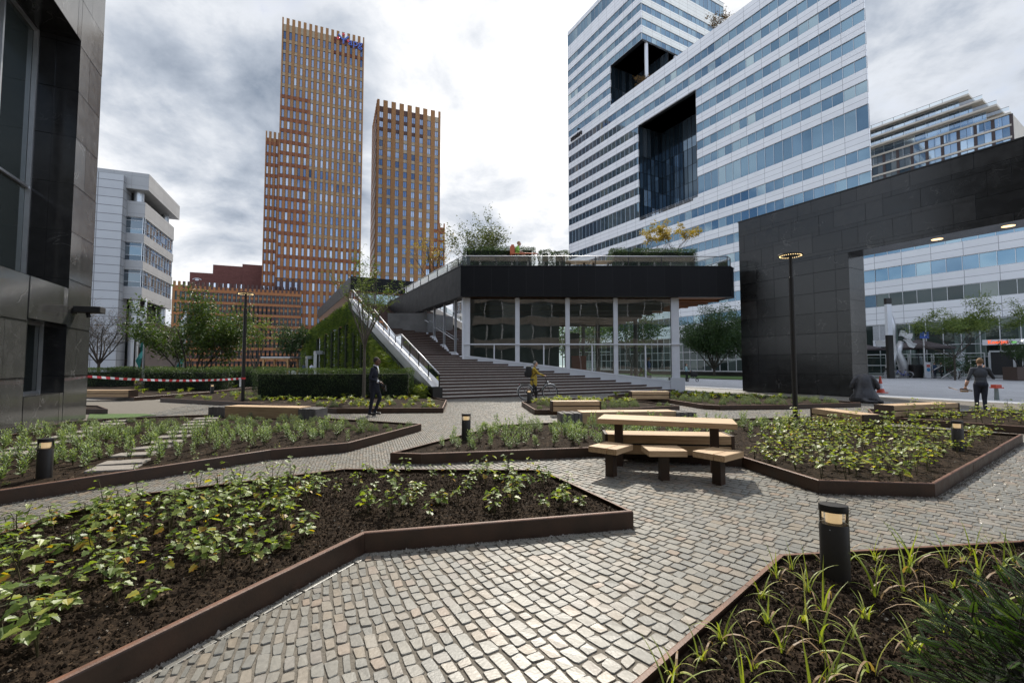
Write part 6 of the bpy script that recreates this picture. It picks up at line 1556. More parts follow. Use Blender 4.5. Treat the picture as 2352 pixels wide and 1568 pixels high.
# ---- hedges
m_hedge = ramp_attr('yew_hedge', [(0,(.016,.034,.009)),(.45,(.038,.072,.018)),(.8,(.078,.125,.03)),(1,(.16,.20,.06))], .5, .45, .22)
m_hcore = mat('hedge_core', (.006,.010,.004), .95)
def hedge(label, a, b, w, z0, z1, leaf=.06, dens=700, group=None, core=.17, rough=.08):
    a, b = Vector((a[0],a[1],0)), Vector((b[0],b[1],0)); L = (b-a).length; c = (a+b)/2; rz = math.atan2(b.y-a.y,b.x-a.x)
    t = thing('clipped_hedge', label, 'hedge', (c.x,c.y,z0), rz, group); H = z1-z0
    mb = MB(); nx = max(2,int(L/.5))
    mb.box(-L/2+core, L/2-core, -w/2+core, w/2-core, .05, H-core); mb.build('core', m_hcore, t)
    tr = MB(); 
    for i in range(max(1,int(L/.9))): x = -L/2+.45+i*.9; tr.tube([(x,0,-.05),(x+random.uniform(-.1,.1),0,H*.6)], .02, 5)
    tr.build('stems', mat('hedge_stem', (.05,.035,.022), .9) if 'hedge_stem' not in bpy.data.materials else bpy.data.materials['hedge_stem'], t)
    A = [(L*H,'f'),(L*H,'b'),(L*w,'t'),(w*H,'l'),(w*H,'r')]; V_, F_, T_ = [], [], []; base = 0
    for ar, s in A:
        n = int(ar*dens*(.35 if s == 'b' else 1)); u, v = rng.random(n), rng.random(n); dpt = rng.random(n)**2*core*1.2-.03
        if s in 'fb': sg_ = -1 if s == 'f' else 1; x = (u-.5)*L; y = sg_*(w/2-dpt); zz = v*H; nr = np.tile([0,sg_,0],(n,1))
        elif s == 't': x = (u-.5)*L; y = (v-.5)*w; zz = H-dpt; nr = np.tile([0,0,1],(n,1))
        else: sg_ = -1 if s == 'l' else 1; x = sg_*(L/2-dpt); y = (u-.5)*w; zz = v*H; nr = np.tile([sg_,0,0],(n,1))
        bump_ = np.array([mnoise.noise((p*1.6, q*1.6, r*2.0)) for p, q, r in zip(x, y, zz)])
        gap = np.array([mnoise.noise((p*1.1+7, r*.8, q)) for p, q, r in zip(x, y, zz)])
        cpos = np.stack([x,y,zz],1)+nr*(bump_*rough)[:,None]
        # sparser near the ground
        kp = (rng.random(n) < np.clip(.35+zz/H*1.6, 0, 1)) & (gap > -.42+rng.normal(0,.1,n))
        cpos, nr, bump_ = cpos[kp], nr[kp], bump_[kp]; n = len(cpos)
        up = unit(nr*.6+rng.normal(0,.6,(n,3))+np.array([0,0,.35])); n2 = unit(np.cross(up, rng.normal(0,1,(n,3))))
        l = leaf*rng.uniform(.6,1.5,n); V, F = leaf_quads(cpos, n2, up, l, l*.28)
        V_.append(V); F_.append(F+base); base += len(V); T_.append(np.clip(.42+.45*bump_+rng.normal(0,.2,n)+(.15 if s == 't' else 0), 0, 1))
    link('foliage', np_mesh('foliage', np.concatenate(V_), np.concatenate(F_), m_hedge, attr=np.concatenate(T_)), t)
    return t
hedge('clipped dark hedge in front of the green wall behind the suited man', (-11.0,19.75), (-4.55,20.9), .9, .1, 1.32, .055, 1100)
hedge('dark clipped hedge directly behind the far bollard lamp', P(336,870,26.2), P(524,870,26.2), 1.0, .1, 1.28, .08, 600)
hedge('clipped hedge next to the granite corner behind the barrier tape', P(185,870,31), P(305,870,31), 1.0, .1, 1.25, .09, 450)
hedge('farther hedge running behind the bushy tree toward the pergola', P(255,870,41), P(655,870,43), 1.2, 0, 1.3, .12, 220)
hedge('hedge right of the far bollard lamp leading to the lamp post', P(528,870,30), P(600,870,30), 1.0, .1, 1.25, .09, 450)
hedge('dense roof hedge at the left front corner of the terrace', (-3.0,28.5), (1.4,28.5), .9, FZ1-.1, 8.85, .08, 650)
hedge('upright roof shrub first right of the gardener', (1.75,28.7), (2.45,28.7), .6, FZ1-.1, 8.75, .09, 700, rough=.14)
hedge('upright roof shrub second right of the gardener', (2.62,28.9), (3.55,28.9), .6, FZ1-.1, 8.72, .09, 700, rough=.14)
hedge('long roof hedge under the yellow umbrella-shaped tree', (6.2,28.6), (11.6,28.8), .9, FZ1-.1, 8.8, .08, 650, rough=.1)
hedge('roof hedge along the slanting left edge of the terrace', fa0+MQ*.9+MU*1.2, fa0+MQ*.9+MU*9.5, .7, FZ1-.1, 8.1, .1, 350)
# ---- trees
m_bark = mat('grey_brown_bark', (.10,.085,.065), .9, var=.3, scale=14, stretch=(1,1,.3), bump=.4, bscale=40)
m_barkd = mat('dark_bark', (.045,.036,.028), .9, var=.3, scale=12)
def leafmat(name, a, b, c, tr=.3): return ramp_attr(name, [(0,a),(.5,b),(1,c)], .5, .4, tr)
m_lf_green = leafmat('mid_green_leaves', (.025,.050,.010), (.055,.095,.018), (.13,.17,.035))
m_lf_dark = leafmat('dark_green_leaves', (.018,.040,.012), (.035,.070,.020), (.075,.12,.032), .22)
m_lf_yel = leafmat('yellowing_leaves', (.16,.13,.02), (.30,.21,.03), (.42,.30,.06))
m_lf_wil = leafmat('narrow_willow_leaves', (.05,.085,.018), (.11,.16,.035), (.24,.27,.07))
m_lf_olive = leafmat('olive_leaves', (.035,.055,.014), (.075,.095,.025), (.15,.16,.045))
m_lf_brn = leafmat('last_brown_leaves', (.10,.06,.025), (.16,.09,.03), (.22,.13,.05))
def tree(label, loc, height, width, seed, trunk=.08, fork=.35, mains=5, levels=3, kids=4, nleaf=3000, lsize=.10, lasp=.45, lmat=None, bark=None, spread=.6, up=.35, name='tree', flat_=0, droop=0.0, clump=.25, cat='tree', zmin=.22, twig=1.0):
    rnd = random.Random(seed); br = []; tips = []
    def grow(p, d, L, r, lv):
        pts = [p]; q = p.copy(); dd = d.normalized(); n = 4 if lv < 2 else 3
        for i in range(n):
            dd = (dd+Vector((rnd.gauss(0,.16),rnd.gauss(0,.16),rnd.gauss(0,.10)+up*.22-droop*.2*lv))).normalized(); q = q+dd*(L/n); pts.append(q.copy())
        r1 = r*(.45 if lv < levels else .3)
        br.append((pts, [r+(r1-r)*i/n for i in range(n+1)], lv))
        if lv >= levels:
            tips.extend((pts[1], pts[2], pts[-1])); return
        if lv == levels-1: tips.append(pts[-1]); 
        k = kids+rnd.choice((-1,0,0,1))
        for i in range(k):
            u = .3+.7*(i+rnd.random())/k; j = min(n-1,int(u*n)); b = pts[j].lerp(pts[j+1], u*n-j)
            az = rnd.uniform(0,6.283); side = Vector((math.cos(az),math.sin(az),rnd.uniform(-.1,.5)))
            grow(b, (pts[j+1]-pts[j]).normalized()*.65+side*spread*1.15, L*rnd.uniform(.45,.68), max(.004,r1*rnd.uniform(.5,.75)+.002), lv+1)
    top = Vector((rnd.gauss(0,.03),rnd.gauss(0,.03),fork*height))
    tp = [Vector((0,0,-.1)), Vector((rnd.gauss(0,.02),rnd.gauss(0,.02),fork*height*.5)), top]
    if fork > .05: br.append((tp, [trunk*1.15,trunk,trunk*.85], 0))
    for i in range(mains):
        az = 6.283*(i+rnd.uniform(-.3,.3))/mains; d = Vector((math.cos(az)*spread,math.sin(az)*spread,1.0 if not flat_ else .75))
        st = top.lerp(tp[1], rnd.random()*.35) if fork > .05 else Vector((math.cos(az)*.15,math.sin(az)*.15,0))
        grow(st, d, height*(1-fork)*rnd.uniform(.5,.72), trunk*(.62 if mains > 2 else .8), 1)
    # fit to size
    P_ = np.array([tuple(p) for p in tips]); sx = width/2/max(1e-3,np.percentile(np.hypot(P_[:,0],P_[:,1]),92)); zf = fork*height; sz = (height-zf)/max(1e-3,(P_[:,2].max()-zf))
    def fit(p):
        w = max(0,min(1,(p.z-zf*.6)/(height*.12))) if fork > .05 else 1
        z = zf+(p.z-zf)*sz if p.z > zf else p.z
        if flat_: z = min(z, height*(1-flat_*.0)-.15*rnd.random())
        return Vector((p.x*(1+(sx-1)*w), p.y*(1+(sx-1)*w), z))
    t = thing(name, label, cat, loc, rnd.uniform(0,6.28)); mb = MB()
    for pts, rad, lv in br: mb.tube([fit(p) for p in pts], [max(.003,r)*(twig if lv >= levels else 1) for r in rad], 10 if lv == 0 else (6 if lv == 1 else 4), cap=False)
    mb.build('trunk', bark or m_bark, t, True)
    if nleaf:
        T = np.array([tuple(fit(p)) for p in tips]); T = T[T[:,2] > height*zmin]; idx = rng.integers(0, len(T), nleaf); rr = np.random.default_rng(seed)
        c_ = T[idx]+rr.normal(0, clump*.5, (nleaf,3))*np.array([1,1,.75]); n = nleaf
        upv = unit(rr.normal(0,1,(n,3))*np.array([1,1,.6])-np.array([0,0,.25])); nr = unit(np.cross(upv, rr.normal(0,1,(n,3))))
        l = lsize*rr.uniform(.6,1.4,n); V, F = leaf_quads(c_, nr, upv, l, l*lasp)
        tv = rr.random(len(T))*.35
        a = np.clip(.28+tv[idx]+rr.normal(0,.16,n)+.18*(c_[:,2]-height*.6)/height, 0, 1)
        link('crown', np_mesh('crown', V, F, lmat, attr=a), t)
    return t
def at_(u, Y, z=0): p = P(u, 838, Y); return (p.x, p.y, z)
tree('young thin-leaved tree with a slim trunk standing in the hedge bed left of the stairs', (-6.0,18.6,.1), 6.3, 3.1, 4, .062, .37, 6, 3, 4, 1500, .14, .20, m_lf_wil, m_bark, .42, .5, clump=.16)
tree('leafless twiggy tree in front of the white tiled building end', at_(227,38), 7.3, 5.2, 11, .11, .26, 8, 4, 5, 420, .10, .5, m_lf_brn, m_barkd, .75, .2, clump=.2, twig=1.5)
tree('broad bushy multi-stemmed tree left of the near lamp post', at_(438,34), 7.1, 6.6, 12, .11, .02, 8, 3, 5, 14000, .19, .5, m_lf_green, m_barkd, .62, .3, clump=.5, zmin=.14)
tree('slender bright green tree partly behind the near lamp post', at_(586,40), 5.9, 2.7, 13, .08, .2, 4, 3, 4, 1500, .17, .5, m_lf_wil, m_bark, .5, .3, clump=.35)
tree('soft green tree in front of the orange banded block beside the green wall', at_(668,66), 7.9, 4.8, 14, .12, .15, 5, 3, 5, 5200, .25, .45, m_lf_dark, m_barkd, .5, .35, clump=.5, zmin=.3)
tree('thin half-bare tree with yellow leaves on the roof terrace edge', at_(988,36,FZ1-.1), 5.2, 3.3, 15, .07, .08, 6, 3, 5, 800, .14, .5, m_lf_yel, m_barkd, .5, .4, clump=.25)
tree('bushy multi-stemmed roof tree left of the gardener', at_(1103,31.5,FZ1-.1), 4.95, 3.9, 16, .06, .03, 8, 3, 5, 4200, .15, .45, m_lf_olive, m_barkd, .5, .45, clump=.28)
tree('umbrella-shaped yellow tree rising from the long roof hedge', at_(1521,31.5,FZ1-.1), 4.55, 4.5, 17, .07, .06, 7, 3, 5, 2800, .13, .5, m_lf_yel, m_barkd, .75, .25, flat_=1, clump=.2, zmin=.74)
tree('round dark green tree on the lawn between the pavilion and the portal', at_(1640,64), 10.4, 8.6, 18, .16, .10, 10, 3, 6, 30000, .24, .42, m_lf_dark, m_barkd, .85, .25, clump=.8, zmin=.12)
tree('darker tree half hidden behind the left edge of the portal leg', at_(1712,72), 11.0, 7.5, 19, .2, .2, 7, 3, 5, 11000, .28, .42, m_lf_dark, m_barkd, .6, .3, clump=.8)
tree('light green spreading tree with thin trunks before the restaurant', at_(2192,48), 8.6, 9.2, 20, .075, .30, 6, 3, 6, 11000, .20, .40, m_lf_wil, m_barkd, .85, .15, clump=.5, zmin=.60, flat_=1)
tree('dark shrub growing in the brown planter box', tuple(PLZ(2345,47)[:2])+(1.3,), 3.2, 3.4, 21, .05, .05, 7, 3, 5, 2600, .16, .45, m_lf_dark, m_barkd, .6, .2, name='potted_shrub', clump=.35, cat='shrub')
tree('low dark bush at the foot of the thin-trunked restaurant tree', at_(2196,50.5), 3.3, 3.4, 22, .05, .03, 7, 3, 5, 2200, .16, .4, m_lf_dark, m_barkd, .6, .2, name='bush', clump=.4, cat='bush', zmin=.1)
tree('small rust-leaved plant on the notch terrace of the white tower', tuple(sl(-46.6,1.5)[:2])+(TOPS-.1,), 2.6, 3.4, 23, .06, .05, 6, 3, 4, 900, .3, .5, m_lf_brn, m_barkd, .6, .2, name='rooftop_bush', clump=.5, cat='bush', zmin=.1)
tree('rust-leaved plant peeking over the slab roof edge at the top of the picture', tuple(sl(-25,1.2)[:2])+(TOPS-.1,), 3.0, 5.0, 24, .06, .05, 6, 3, 4, 900, .3, .5, m_lf_brn, m_barkd, .6, .2, name='rooftop_bush', clump=.5, cat='bush', zmin=.1)
# greenery seen through the pavilion glass
for i, (u, Y, hh) in enumerate(((1335,52,8),(1450,54,9),(1235,56,8))):
    tree(('leafy tree behind the pavilion seen through its third glass bay','leafy tree behind the pavilion seen through its fourth glass bay','leafy tree behind the pavilion seen through its second glass bay')[i], at_(u,Y), hh, 7, 40+i, .15, .2, 6, 3, 5, 3500, .3, .45, m_lf_green, m_barkd, .6, .3, clump=.8)
# ---- yew bush in the bottom right corner
m_yew = ramp_attr('yew_needles', [(0,(.016,.042,.012)),(.5,(.045,.098,.022)),(1,(.13,.20,.05))], .45, .5, .2)
def yew():
    t = thing('yew_bush', 'dark green yew bush reaching in from the bottom right corner', 'bush', (2.18,1.66,.08)); rnd = random.Random(5); mb = MB(); at = []; st = MB()
    for i in range(1900):
        a = rnd.uniform(0,6.283); e = math.asin(rnd.random()**.8); rr = rnd.uniform(.40,.80); d = Vector((math.cos(a)*math.cos(e),math.sin(a)*math.cos(e),math.sin(e)))
        p = Vector((d.x*rr*.95, d.y*rr*.6, d.z*rr*.92+.02)); ax = (d+Vector((rnd.gauss(0,.35),rnd.gauss(0,.35),rnd.gauss(-.05,.3)))).normalized(); L = rnd.uniform(.06,.12); lat = ax.cross(Vector((rnd.gauss(0,.4),rnd.gauss(0,.4),1))).normalized()
        st.tube([p-ax*.06, p+ax*L*.5, p+ax*L-Vector((0,0,.01))],[.003,.002,.001],4)
        n = int(L/.0062); rv = rnd.gauss(.38,.18)
        for k in range(n):
            u = k/n; q = p+ax*L*u-Vector((0,0,.01*u*u)); l = .017*(1-.5*u*u)*rnd.uniform(.8,1.1)
            for s in (1,-1):
                dd = (lat*s+ax*.55).normalized(); w = ax*.0025
                mb.add([q-w, q+dd*l*.5-w*1.3+Vector((0,0,.002)), q+dd*l, q+dd*l*.5+w*1.3+Vector((0,0,.002))], [(0,1,2,3)]); at.append(min(1,max(0,rv+.25*u+rnd.gauss(0,.06))))
    st.build('stems', m_barkd, t); link('foliage', att(mb.mesh('foliage', [m_yew]), at), t)
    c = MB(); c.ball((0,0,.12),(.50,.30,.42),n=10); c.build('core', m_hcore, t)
yew()
# ------------------------------------------------------------------ people and animals: bodies remeshed into one continuous skin
def capsule(mb, p, q, r0, r1, n=14, sx=1.0):
    p, q = Vector(p), Vector(q); L = (q-p).length
    if L < 1e-6: mb.ball(p, r0, n=n); return
    t = (q-p)/L; mb.tube([p-t*r0*.75, p-t*r0*.35, p, p.lerp(q,.5), q, q+t*r1*.35, q+t*r1*.75], [r0*.55, r0*.92, r0, (r0+r1)/2, r1, r1*.92, r1*.55], n, sx=sx)
def remesh(mb, name, voxel, mats, classify, smooth=6, parent=None):
    tmp = mb.build('tmp_body', [M_['black']]); md = tmp.modifiers.new('r', 'REMESH'); md.mode = 'VOXEL'; md.voxel_size = voxel
    sm = tmp.modifiers.new('s', 'SMOOTH'); sm.iterations = smooth; sm.factor = .5
    dg = bpy.context.evaluated_depsgraph_get(); dg.update(); me = bpy.data.meshes.new_from_object(tmp.evaluated_get(dg)); me.name = name
    bpy.data.objects.remove(tmp); me.materials.clear()
    for m in mats: me.materials.append(m)
    me.polygons.foreach_set('material_index', [classify(p.center) for p in me.polygons]); me.polygons.foreach_set('use_smooth', [True]*len(me.polygons)); me.update()
    return link(name, me, parent)
def dseg(p, a, b):
    ab = b-a; t = max(0,min(1,(p-a).dot(ab)/max(1e-9,ab.length_squared))); return (p-a-ab*t).length
def person(label, loc, rz, J, mats, voxel=.013, hair=None, bulk=1.0, female=False, coat=0.0, bald=False, beard=None, scale=1.0, group=None, short=False):
    """J: joints in metres, facing +x. mats: skin, top, trousers, shoes"""
    t = thing('person', label, 'person', loc, rz, group); t.scale = (scale,)*3
    V = lambda k: Vector(J[k]); segs = []; mb = MB()
    def lim(a, b, r0, r1, c, sx=1.0): capsule(mb, a, b, r0, r1, sx=sx); segs.append((Vector(a), Vector(b), (r0+r1)/2, c))
    hip, ch, nk, hd = V('hip'), V('chest'), V('neck'), V('head'); w = bulk
    side = Vector((0,1,0))
    for s, n in ((1,'l'),(-1,'r')):
        h0 = hip+side*.085*s; k, a, to = V(n+'knee'), V(n+'ank'), V(n+'toe')
        lim(h0, k, .095*w, .062*w, 2); lim(k, a, .060*w, .044*w, 2)
        lim(a+Vector((0,0,-.045)), to, .040, .034, 3); capsule(mb, a+Vector((-.03,0,-.05)), a+Vector((.03,0,-.05)), .036, .036); segs.append((a+Vector((-.03,0,-.05)), a, .036, 3))
        sh = V(n+'sho'); el, wr = V(n+'elb'), V(n+'wri')
        lim(sh, el, .056*w, .046*w, 1); lim(el, wr, .043*w, .031, 1 if not short else 0)
        # hand: palm, four fingers and a thumb
        d = (V(n+'han')-wr).normalized(); up = Vector(J.get(n+'pal', (0,0,1))); up = (up-d*up.dot(d)).normalized(); lt = d.cross(up)
        pa, pb = wr, wr+d*.085; capsule(mb, pa, pb, .026, .034, 10, ); segs.append((wr, wr+d*.17, .02, 0))
        curl = J.get(n+'curl', .25)
        for f, (off, ln) in enumerate(((-.030,.068),(-.010,.078),(.010,.074),(.030,.058))):
            b0 = pb+lt*off; d1 = (d-up*curl).normalized(); d2 = (d-up*curl*2.4).normalized(); m1 = b0+d1*ln*.5; capsule(mb, b0, m1, .0115, .0105, 8); capsule(mb, m1, m1+d2*ln*.5, .0105, .0085, 8); segs.append((b0, m1+d2*ln*.5, .011, 0))
        th = wr+d*.03-lt*.028*s; td = (d*.8-lt*.5*s-up*curl*.6).normalized(); capsule(mb, th, th+td*.055, .013, .010, 8); segs.append((th, th+td*.055, .012, 0))
    # trunk: pelvis, waist, rib cage and shoulders
    ws = hip.lerp(ch, .45)
    def ell(c, r, cl): mb.ball(c, r, n=18); segs.append((Vector(c), Vector(c)+Vector((0,0,.001)), max(r)*.8, cl))
    ell(hip+Vector((-.015,0,.0)), (.125*w,.165*w,.13), 2); ell(ws, (.105*w,.145*w,.17), 1); ell(ch, (.125*w,.175*w,.19), 1)
    lim(V('lsho')+Vector((0,-.02,.0)), V('rsho')+Vector((0,.02,0)), .062*w, .062*w, 1)
    lim(ch+Vector((0,0,.12)), nk, .075, .058, 1)
    lim(nk, hd+Vector((-.015,0,-.06)), .056, .052, 0)
    if coat:                                   # jacket skirt over the hips
        lim(hip.lerp(ch,.3), hip+Vector((0,0,-coat)), .15*w, .165*w, 1, 1.0); ell(hip+Vector((0,0,-coat*.4)), (.145*w,.185*w,.16), 1)
    else: ell(hip+Vector((0,0,.07)), (.120*w,.158*w,.11), 1)
    # head with brow, nose, chin and ears; faces f
    f = Vector(J.get('face', (1,0,0))).normalized(); lt = Vector((0,0,1)).cross(f).normalized(); Z = Vector((0,0,1)); M = Matrix((f, lt, Z)).transposed()
    mb.ball(hd+f*-.012+Z*.02, (.098,.077,.105), n=18, M=M); mb.ball(hd+f*.028-Z*.045, (.064,.058,.075), n=14, M=M); mb.ball(hd+f*.062-Z*.088, (.026,.03,.024), n=10, M=M)
    capsule(mb, hd+f*.088+Z*.015, hd+f*.112-Z*.022, .011, .016, 8); capsule(mb, hd+f*.082-Z*.058+lt*.018, hd+f*.082-Z*.058-lt*.018, .010, .010, 8)
    capsule(mb, hd+f*.080+Z*.034+lt*.035, hd+f*.080+Z*.034-lt*.035, .012, .012, 8)
    for s in (1,-1): mb.ball(hd+lt*.078*s-f*.008-Z*.005, (.020,.010,.030), n=8, M=M)
    segs.append((hd-Z*.06, hd+Z*.06, .09, 0))
    def cls(p):
        b = min(segs, key=lambda s: dseg(p, s[0], s[1])-s[2]); c = b[3]
        if coat and c == 2 and p.z > hip.z-coat-.02 and dseg(p, hip, hip-Z*coat) < .2*w: c = 1
        return c
    remesh(mb, 'body', voxel, mats, cls, 4, t)
    # eyes
    e = MB()
    for s in (1,-1): e.ball(hd+f*.082+lt*.031*s+Z*.012, .009, n=8)
    e.build('eyes', M_['black'], t, True)
    if hair is not None:
        h = MB(); h.ball(hd+f*-.022+Z*.030, (.104,.085,.106), n=20, M=M)
        if female: h.ball(hd-f*.06-Z*.05, (.07,.08,.13), n=14, M=M); capsule(h, hd-f*.09-Z*.05, hd-f*.11-Z*.25, .04, .02)
        rm = []; me = bmesh.new(); mm = h.mesh('hair', hair, True); me.from_mesh(mm)
        bmesh.ops.delete(me, geom=[v for v in me.verts if (v.co-hd).dot(f) > .035+.6*max(0,(v.co-hd).z-.035) or (v.co.z-hd.z < -.055 and not female)], context='VERTS'); me.to_mesh(mm); me.free(); link('hair', mm, t)
    if beard is not None:
        b = MB(); b.ball(hd+f*.045-Z*.075, (.055,.058,.045), n=14, M=M); b.build('beard', beard, t, True)
    return t
def cloth(n, c, r=.85, **k): return mat(n, c, r, var=.18, scale=14, bump=.35, bscale=22, spec=.25, **k)
sk_dark = mat('brown_skin', (.115,.055,.032), .5, var=.1, scale=10); sk_pale = mat('fair_skin', (.50,.29,.20), .55, var=.1, scale=10)
navy = cloth('navy_suit', (.016,.018,.028)); leather = mat('black_leather', (.010,.009,.009), .25); whiteshirt = cloth('white_shirt', (.7,.72,.78))
STAND = dict(hip=(0,0,.94), chest=(.0,0,1.28), neck=(.0,0,1.49), head=(.025,0,1.65), lsho=(0,.185,1.42), rsho=(0,-.185,1.42), lelb=(-.02,.235,1.13), relb=(-.02,-.235,1.13), lwri=(.06,.235,.88), rwri=(.06,-.235,.88), lhan=(.09,.23,.78), rhan=(.09,-.23,.78), lpal=(0,1,0), rpal=(0,-1,0), lknee=(.02,.09,.50), rknee=(.02,-.09,.50), lank=(0,.09,.09), rank=(0,-.09,.09), ltoe=(.17,.10,.035), rtoe=(.17,-.10,.035))
# man in the navy suit, in profile, one hand held out
J = dict(STAND); J.update(hip=(-.02,0,.95), chest=(-.03,0,1.28), neck=(.0,0,1.50), head=(.055,0,1.665), lsho=(-.05,.18,1.42), rsho=(-.05,-.18,1.42), relb=(-.10,-.235,1.13), rwri=(.16,-.20,1.035), rhan=(.36,-.17,.96), rpal=(0,-.25,1), rcurl=.12, lelb=(-.02,.235,1.12), lwri=(.17,.17,.90), lhan=(.25,.15,.82), lknee=(.14,.08,.52), lank=(-.02,.09,.10), ltoe=(.15,.10,.035), rknee=(-.06,-.09,.51), rank=(-.13,-.09,.09), rtoe=(.05,-.10,.035))
pm = person('man in a dark navy suit and white shirt holding a hand out before the hedge', (-4.28,14.35,0), R(3), J, [sk_dark, navy, navy, leather], .012, mat('cropped_black_hair', (.022,.017,.015), .8), coat=.16)
b = MB(); b.add([(.055,-.05,1.53),(.075,.05,1.53),(.105,.045,1.40),(.125,.0,1.26),(.105,-.055,1.40)], [(0,4,3,2,1)]); b.tube([(-.05,-.06,1.545),(.02,-.075,1.53),(.07,-.05,1.50)], .013, 6); b.tube([(-.05,.06,1.545),(.02,.075,1.53),(.07,.05,1.50)], .013, 6); b.build('shirt', whiteshirt, pm)
b = MB(); b.tube([(.115,-.208,1.05),(.165,-.199,1.033)], .041, 12); b.build('cuff', whiteshirt, pm)
nb_ = thing('notebook', 'black notebook with a pen held at the suited man far hip', 'notebook', (-4.03,14.50,.72), R(10)); b = MB(); b.bbox(-.05,.07,-.012,.012,0,.21,.004); b.build('cover', leather, nb_); b = MB(); b.tube([(.06,-.016,.02),(.04,-.016,.17)], .004, 6); b.build('pen', M_['white'], nb_)
# man pushing the bicycle
J = dict(STAND); J.update(chest=(.03,0,1.27), neck=(.05,0,1.48), head=(.09,0,1.63), lsho=(.02,.185,1.41), rsho=(.02,-.185,1.41), relb=(.20,-.24,1.20), rwri=(.44,-.19,1.10), rhan=(.56,-.17,1.09), rpal=(0,0,1), rcurl=.8, lelb=(.20,.24,1.20), lwri=(.44,.22,1.10), lhan=(.56,.20,1.09), lpal=(0,0,1), lcurl=.8, lknee=(.10,.09,.50), lank=(.12,.09,.09), ltoe=(.28,.10,.035), rknee=(.0,-.09,.50), rank=(-.18,-.09,.11), rtoe=(-.02,-.1,.035))
mus = cloth('mustard_coat', (.50,.35,.06))
pc_ = person('grey-haired bearded man in a mustard coat pushing a bicycle past the steps', (.98,20.75,0), R(2), J, [sk_pale, mus, mat('dark_trousers', (.02,.02,.024), .9), leather], .013, mat('grey_hair', (.17,.165,.16), .9, var=.3, scale=40), coat=.24, beard=mat('grey_beard', (.32,.30,.28), .9), scale=.98)
bp_ = thing('backpack', 'black backpack on the back of the man in the mustard coat', 'backpack', (.98,20.75,0), R(2))
b = MB(); b.bbox(-.36,-.10,-.15,.15,1.0,1.50,.07); b.ball((-.36,0,1.17),(.07,.12,.14)); b.build('pack', mat('black_nylon', (.012,.012,.014), .6, bump=.3, bscale=30, var=.2), bp_, 'auto')
for s in (-1,1):
    b = MB(); b.tube([(-.12,.11*s,1.50),(.0,.12*s,1.49),(.13,.12*s,1.36),(.12,.13*s,1.2),(-.05,.15*s,1.05)], .018, 6); b.build('strap', M_['black'], bp_, True)
bicycle('black city bicycle pushed by the man in the mustard coat', (1.12,20.35,0), R(-4), M_['dark'], 'city bicycles', 1.0)
# man seen from behind on the phone
J = dict(STAND); J.update(head=(.03,-.01,1.64), lelb=(-.03,.29,1.13), lwri=(.02,.34,.90), lhan=(.03,.37,.80), lpal=(-.2,1,0), lcurl=.6, relb=(.08,-.33,1.14), rwri=(.13,-.16,1.40), rhan=(.10,-.10,1.55), rpal=(0,1,0), rcurl=.4, lknee=(.03,.10,.50), lank=(.0,.12,.09), rknee=(.0,-.07,.50), rank=(-.06,-.06,.09), rtoe=(.1,-.06,.035), ltoe=(.17,.13,.035))
pb_ = person('man seen from behind in a grey shirt and dark jeans talking on a phone', (14.75,14.45,0), R(62), J, [sk_pale, cloth('charcoal_shirt', (.070,.075,.086)), cloth('dark_jeans', (.030,.033,.046)), leather], .012, mat('light_brown_hair', (.20,.125,.065), .85, var=.3, scale=40), bulk=1.0, scale=1.0)
for s, wr, el in ((1,(.02,.34,.90),(-.03,.29,1.13)),):
    b = MB(); a_ = Vector(wr); e_ = Vector(el); b.tube([e_.lerp(a_,.30), a_+(a_-e_)*.02], [.050,.036], 12); b.build('bare_forearm', sk_pale, pb_, True)
def held(name, label, cat, base, rz, loc, mk):
    M = Matrix.Translation(base) @ Matrix.Rotation(rz,4,'Z'); p = M @ Vector(loc); t = thing(name, label, cat, p, rz); mk(t); return t
def mkphone(t): b = MB(); b.bbox(-.008,.008,-.006,.006,-.07,.07,.003); b.build('case', M_['black'], t)
held('mobile_phone', 'dark phone held to the ear of the man in the grey shirt', 'phone', (14.75,14.45,0), R(62), (.06,-.095,1.62), mkphone)
def mkbox(t):
    m = mat('brown_cardboard', (.30,.19,.10), .8, var=.1, scale=8); b = MB(); b.add([(-.05,-.10,.04),(.08,-.10,.0),(.08,.08,.0),(-.05,.08,.05)], [(0,1,2,3)]); b.bbox(-.07,.07,-.10,.06,-.07,-.01,.004); b.build('carton', m, t)
    b = MB(); b.add([(-.02,.06,-.02),(.06,.06,-.03),(.05,.34,.05),(.0,.36,.09),(-.04,.20,.0)], [(0,1,2,3,4)]); b.add([(-.02,.06,-.08),(.06,.06,-.08),(.05,.25,-.10),(-.03,.24,-.09)], [(0,1,2,3)]); b.build('open_flap', m, t)
    b = MB(); b.ball((.02,-.14,.0),(.035,.05,.05)); b.ball((.0,-.19,-.02),(.03,.03,.04)); b.build('paper_tissue', M_['white'], t, True)
held('food_carton', 'torn open brown cardboard carton in the left hand of the man on the phone', 'carton', (14.75,14.45,0), R(62), (.04,.40,.76), mkbox)
